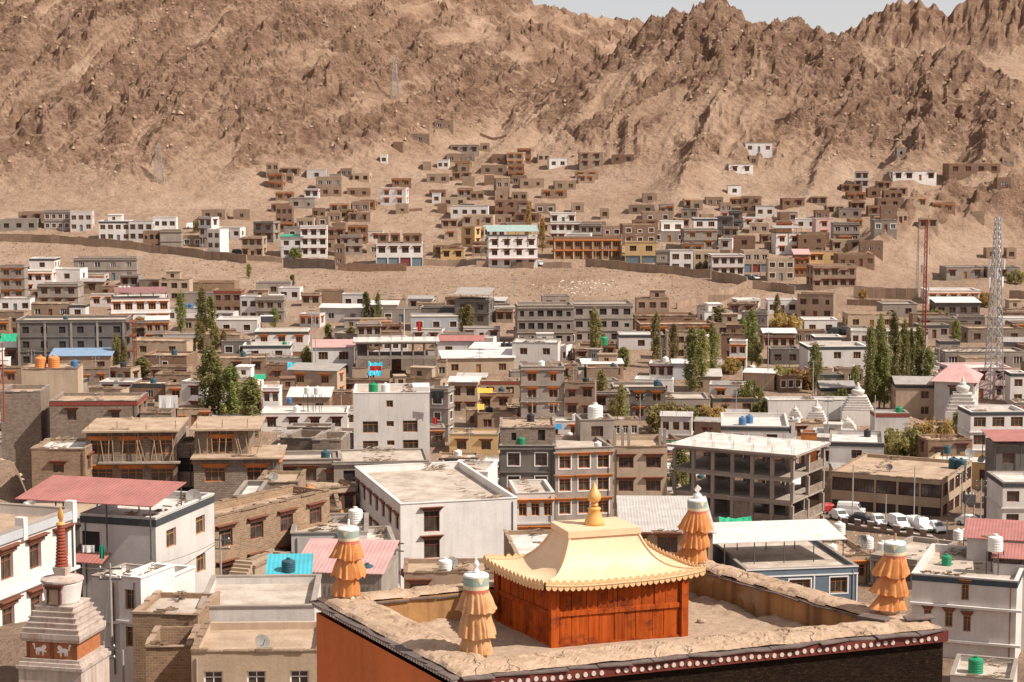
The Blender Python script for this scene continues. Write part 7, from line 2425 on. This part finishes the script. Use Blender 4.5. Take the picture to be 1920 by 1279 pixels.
# solar water heaters
for px, py, D, lab in ((680, 716, 335, 'solar water heater with a row of dark tubes below the green tanks'), (250, 1058, 133, 'solar heater with a green drum on the terrace of the red-roofed house'), (500, 585, 452, 'solar heater on a roof behind the poplars')):
    p = on_roof(px, py, D) or at(px, py, D); root = empty('solar_heater', p, .1); tag(root, lab, 'solar heater')
    mb = MB(); mb.hexa([(-1.4, -1.2, .15), (1.4, -1.2, .15), (1.4, .2, 1.3), (-1.4, .2, 1.3), (-1.4, -1.2, .22), (1.4, -1.2, .22), (1.4, .2, 1.37), (-1.4, .2, 1.37)]); mb.build('collector', 'tank_black', root)
    mb = MB(); mb.tube((-1.5, .3, 1.45), (1.5, .3, 1.45), .24, 12); mb.build('drum', 'tank_green' if px == 250 else 'tank_white', root)
    for k in (-1.2, 1.2):
        mb = MB(); mb.tube((k, .3, 0), (k, .3, 1.3), .04, 5); mb.build('stand', 'steel', root)
# stairs by the mud-brick house
p = at(412, 1112, 141); root = empty('staircase', p, R(-20)); tag(root, 'outdoor concrete staircase beside the pale stair house', 'staircase')
for k in range(9):
    mb = MB(); mb.box(0, k * .3, -1 if k == 0 else 0, 1.5, (k + 1) * .3 - .004, .22 * (k + 1)); mb.build('step', 'tan', root)

# ------------------------------------------------------------------ rooftop and ground litter
lit = random.Random(99)
for hs in HOUSES:
    if hs.get('fixed') or hs['ns'] == 0 or hs.get('sheet') or hs['y'] > 420: continue
    if lit.random() < .34 and hs['w'] > 4.5:
        big_ = lit.choice(['tank_white', 'tank_white', 'tank_black', 'tank_green', 'tank_dark_teal'])
        x, y = lit.uniform(-hs['w'] / 2 + 1, hs['w'] / 2 - 1), lit.uniform(1.2, hs['dep'] - 1)
        nm = WORDS.get(hs['wc'], 'plain')
        p = local(hs, x, y, hs['rz'])
        place_tank(p, big_, f"{TW[big_]} tank on a {nm} house near {near_phrase(p.x, p.y)}", lit.uniform(.8, 1.1), 'water tanks on flat roofs')
    if lit.random() < .75 and hs['wc'] in 'BTMRGCLW':
        # brushwood and fodder laid along the parapet
        mb = MB(); n = int(hs['w'] * 7)
        x0, x1 = sorted((lit.uniform(-hs['w'] / 2 + .3, hs['w'] / 2 - .3), lit.uniform(-hs['w'] / 2 + .3, hs['w'] / 2 - .3)))
        for k in range(n):
            x = lit.uniform(x0, x1 + .2)
            if k % 3 == 0: y = lit.uniform(.0, .3); z = hs['h'] + lit.uniform(.1, .3)
            elif k % 3 == 1: y = hs['dep'] - lit.uniform(.4, 1.1); z = hs['rz'] + lit.uniform(.02, .55)
            else: y = lit.uniform(.6, max(.8, hs['dep'] - .6)); z = hs['rz'] + .06
            a = lit.uniform(-.7, .7); l = lit.uniform(.12, .45)
            mb.tube((x - l * math.cos(a), y - l * math.sin(a) * (.15 if k % 3 == 0 else 1), z), (x + l * math.cos(a), y + l * math.sin(a) * (.15 if k % 3 == 0 else 1), z + lit.uniform(-.05, .2)), lit.uniform(.03, .08), 4)
        o = mb.build('brushwood', 'brush' if lit.random() < .6 else 'rubble', None, hs['root'].location, rz=hs['yr'])
        o['kind'] = 'stuff'; o['label'] = 'dry brushwood and rubble heaped along a flat roof'; o['category'] = 'brushwood'
# stones, tufts and rubble on open ground
def scatter(name, mat, label, n, region, smin, smax, seed, flat=.7, weight=None):
    rs = random.Random(seed); V, Fc = [], []
    base_v = [(1, 0, 0), (.3, .9, .1), (-.8, .6, 0), (-.9, -.5, .1), (.2, -1, 0), (.35, .1, .8), (-.35, -.1, .75)]
    base_f = [(0, 1, 5), (1, 2, 6), (1, 6, 5), (2, 3, 6), (3, 4, 6), (4, 5, 6), (4, 0, 5)]
    c = 0
    while c < n:
        px, py = region(rs)
        D = np.interp(py, _ys, _ds) if py > 392 else None
        if D is None: return
        x = col_x(px, D); 
        z = height(x, D); s = rs.uniform(smin, smax) ** 1.0; a = rs.uniform(0, 6.28); i = len(V)
        for v in base_v:
            V.append((x + s * (v[0] * math.cos(a) - v[1] * math.sin(a)) * rs.uniform(.7, 1.2), D + s * (v[0] * math.sin(a) + v[1] * math.cos(a)), z - .08 * s + s * v[2] * flat))
        Fc += [tuple(i + k for k in f) for f in base_f]
        c += 1
    me = bpy.data.meshes.new(name); me.from_pydata(V, [], Fc); me.materials.append(M[mat])
    o = link(name, me); tag(o, label, kind='stuff')
_ds = np.array([p[0] for p in PROF if 100 < p[0] < 700], float); _zs = np.array([p[1] for p in PROF if 100 < p[0] < 700], float)
_ys = 260 - _zs * 3600 / _ds
_o = np.argsort(_ys); _ys, _ds = _ys[_o], _ds[_o]
simple('stone', (0.36, 0.275, 0.215), 0.95, 0.3, 2.0)
simple('pale_rubble', (0.55, 0.49, 0.44), 0.95, 0.15, 2.0)
simple('dry_scrub', (0.19, 0.135, 0.07), 0.95, 0.3, 4.0)
scatter('field_stones', 'stone', 'stones strewn over the bare field', 1500, lambda r: (r.uniform(-20, 1940), r.uniform(440, 600)), .12, .45, 1)
scatter('pale_rubble', 'pale_rubble', 'white rubble dumped in the bare field', 90, lambda r: (r.gauss(1095, 34), r.gauss(541, 8)), .12, .5, 2)
scatter('dry_scrub', 'dry_scrub', 'dry brown scrub tufts on the bare field', 900, lambda r: (r.uniform(-20, 1420), 455 + 110 * r.random()), .15, .5, 3, 1.1)
scatter('yard_rubble', 'rubble', 'rubble between the town houses', 1500, lambda r: (r.uniform(-20, 1940), r.uniform(600, 1050)), .12, .5, 4)
# boulders on the mountainsides
def boulders(name, n, seed):
    rs = np.random.RandomState(seed); V, Fc = [], []
    ii = rs.randint(isplit + 10, int(np.searchsorted(_Drow, 860)), n * 3); jj = rs.randint(60, len(_ucol) - 60, n * 3)
    base_v = np.array([(1, 0, -.1), (.3, .9, 0), (-.8, .6, -.1), (-.9, -.5, 0), (.2, -1, -.1), (.45, .1, .8), (-.35, -.1, .95)])
    base_f = [(0, 1, 5), (1, 2, 6), (1, 6, 5), (2, 3, 6), (3, 4, 6), (4, 5, 6), (4, 0, 5)]
    c = 0
    for i, j in zip(ii, jj):
        if mt[i, j] < .15 or c >= n: continue
        s = .22 + .75 * rs.rand() ** 3 + .5 * rock[i, j] * rs.rand()
        a = rs.rand() * 6.28; R_m = np.array([[np.cos(a), -np.sin(a), 0], [np.sin(a), np.cos(a), 0], [0, 0, 1]])
        v = (base_v * rs.uniform(.6, 1.25, (7, 3))) @ R_m.T * s + verts[i, j] + np.array([0, 0, -.1 * s])
        k0 = len(V) ; V += [tuple(q_) for q_ in v]; Fc += [tuple(k0 + k for k in f) for f in base_f]; c += 1
    me = bpy.data.meshes.new(name); me.from_pydata(V, [], Fc); me.materials.append(M['boulder'])
    tag(link(name, me), 'boulders scattered over the mountainside', kind='stuff')
simple('boulder', (0.37, 0.255, 0.18), 0.97, 0.35, .4, bump=.6)
boulders('boulders', 3800, 6)

# ------------------------------------------------------------------ labels of the houses
from collections import defaultdict
for hs in HOUSES:
    if hs.get('fixed'): continue
    root = hs['root']
    if hs.get('label'):
        tag(root, hs['label'], hs['cat'])
        continue
    st_ = {0: 'low', 1: 'one-storey', 2: 'two-storey', 3: 'three-storey', 4: 'four-storey'}[hs['ns']]
    b = [WORDS[hs['wc']], st_, 'house']
    op = hs['op']; n = hs['nwin']
    lt_ = 'orange-lintelled' if 'o' in op else ('brown-lintelled' if 'd' in op else ('maroon-lintelled' if 'm' in op else ('white-edged' if 'w' in op else '')))
    feat = ''
    if hs.get('sheet'): feat = {'white_sheet': 'pale sheet roof', 'grey_sheet': 'grey sheet roof', 'red_sheet': 'red sheet roof', 'pink_sheet': 'pink sheet roof', 'green_sheet': 'green awning'}.get(hs['sheet'], 'sheet roof')
    elif 'k' in op: feat = 'dark cornice band'
    elif 'e' in op: feat = 'red cornice band'
    elif 'p' in op: feat = 'roof room'
    elif 'u' in op: feat = 'rebar on top'
    elif hs['roof'] == 'white_roof': feat = 'white roof'
    if 'x' in op: lt_ = 'glassless'
    if feat: b.append(f'with {feat}')
    if 0 < n <= 12: b.append(('and ' if feat else 'with ') + f"{NUM[n]} {lt_ + ' ' if lt_ else ''}window{'s' if n > 1 else ''}")
    elif n == 0: b.append(('and ' if feat else 'with ') + 'no windows')
    hs['b'] = ' '.join(b)
    l = min(LAND, key=lambda l: (l[0] - hs['x']) ** 2 + (l[1] - hs['y']) ** 2)
    dy = hs['y'] - l[1]; dist = math.hypot(l[0] - hs['x'], dy)
    rel = 'beside' if dist < 22 else ('uphill of' if dy > 10 and hs['y'] > 450 else ('behind' if dy > 10 else ('in front of' if dy < -10 else 'near')))
    hs['lab'] = f"{hs['b']} {rel} {l[2]}"
cnt = defaultdict(list)
for hs in HOUSES:
    if 'lab' in hs: cnt[hs['lab']].append(hs)
for lab, L in cnt.items():
    for hs in L:
        if len(lab.split()) > 16: lab = ' '.join(lab.split()[:16])
        tag(hs['root'], lab, 'house', None if len(L) == 1 else 'look-alike houses: ' + ' '.join(lab.split()[:8]))
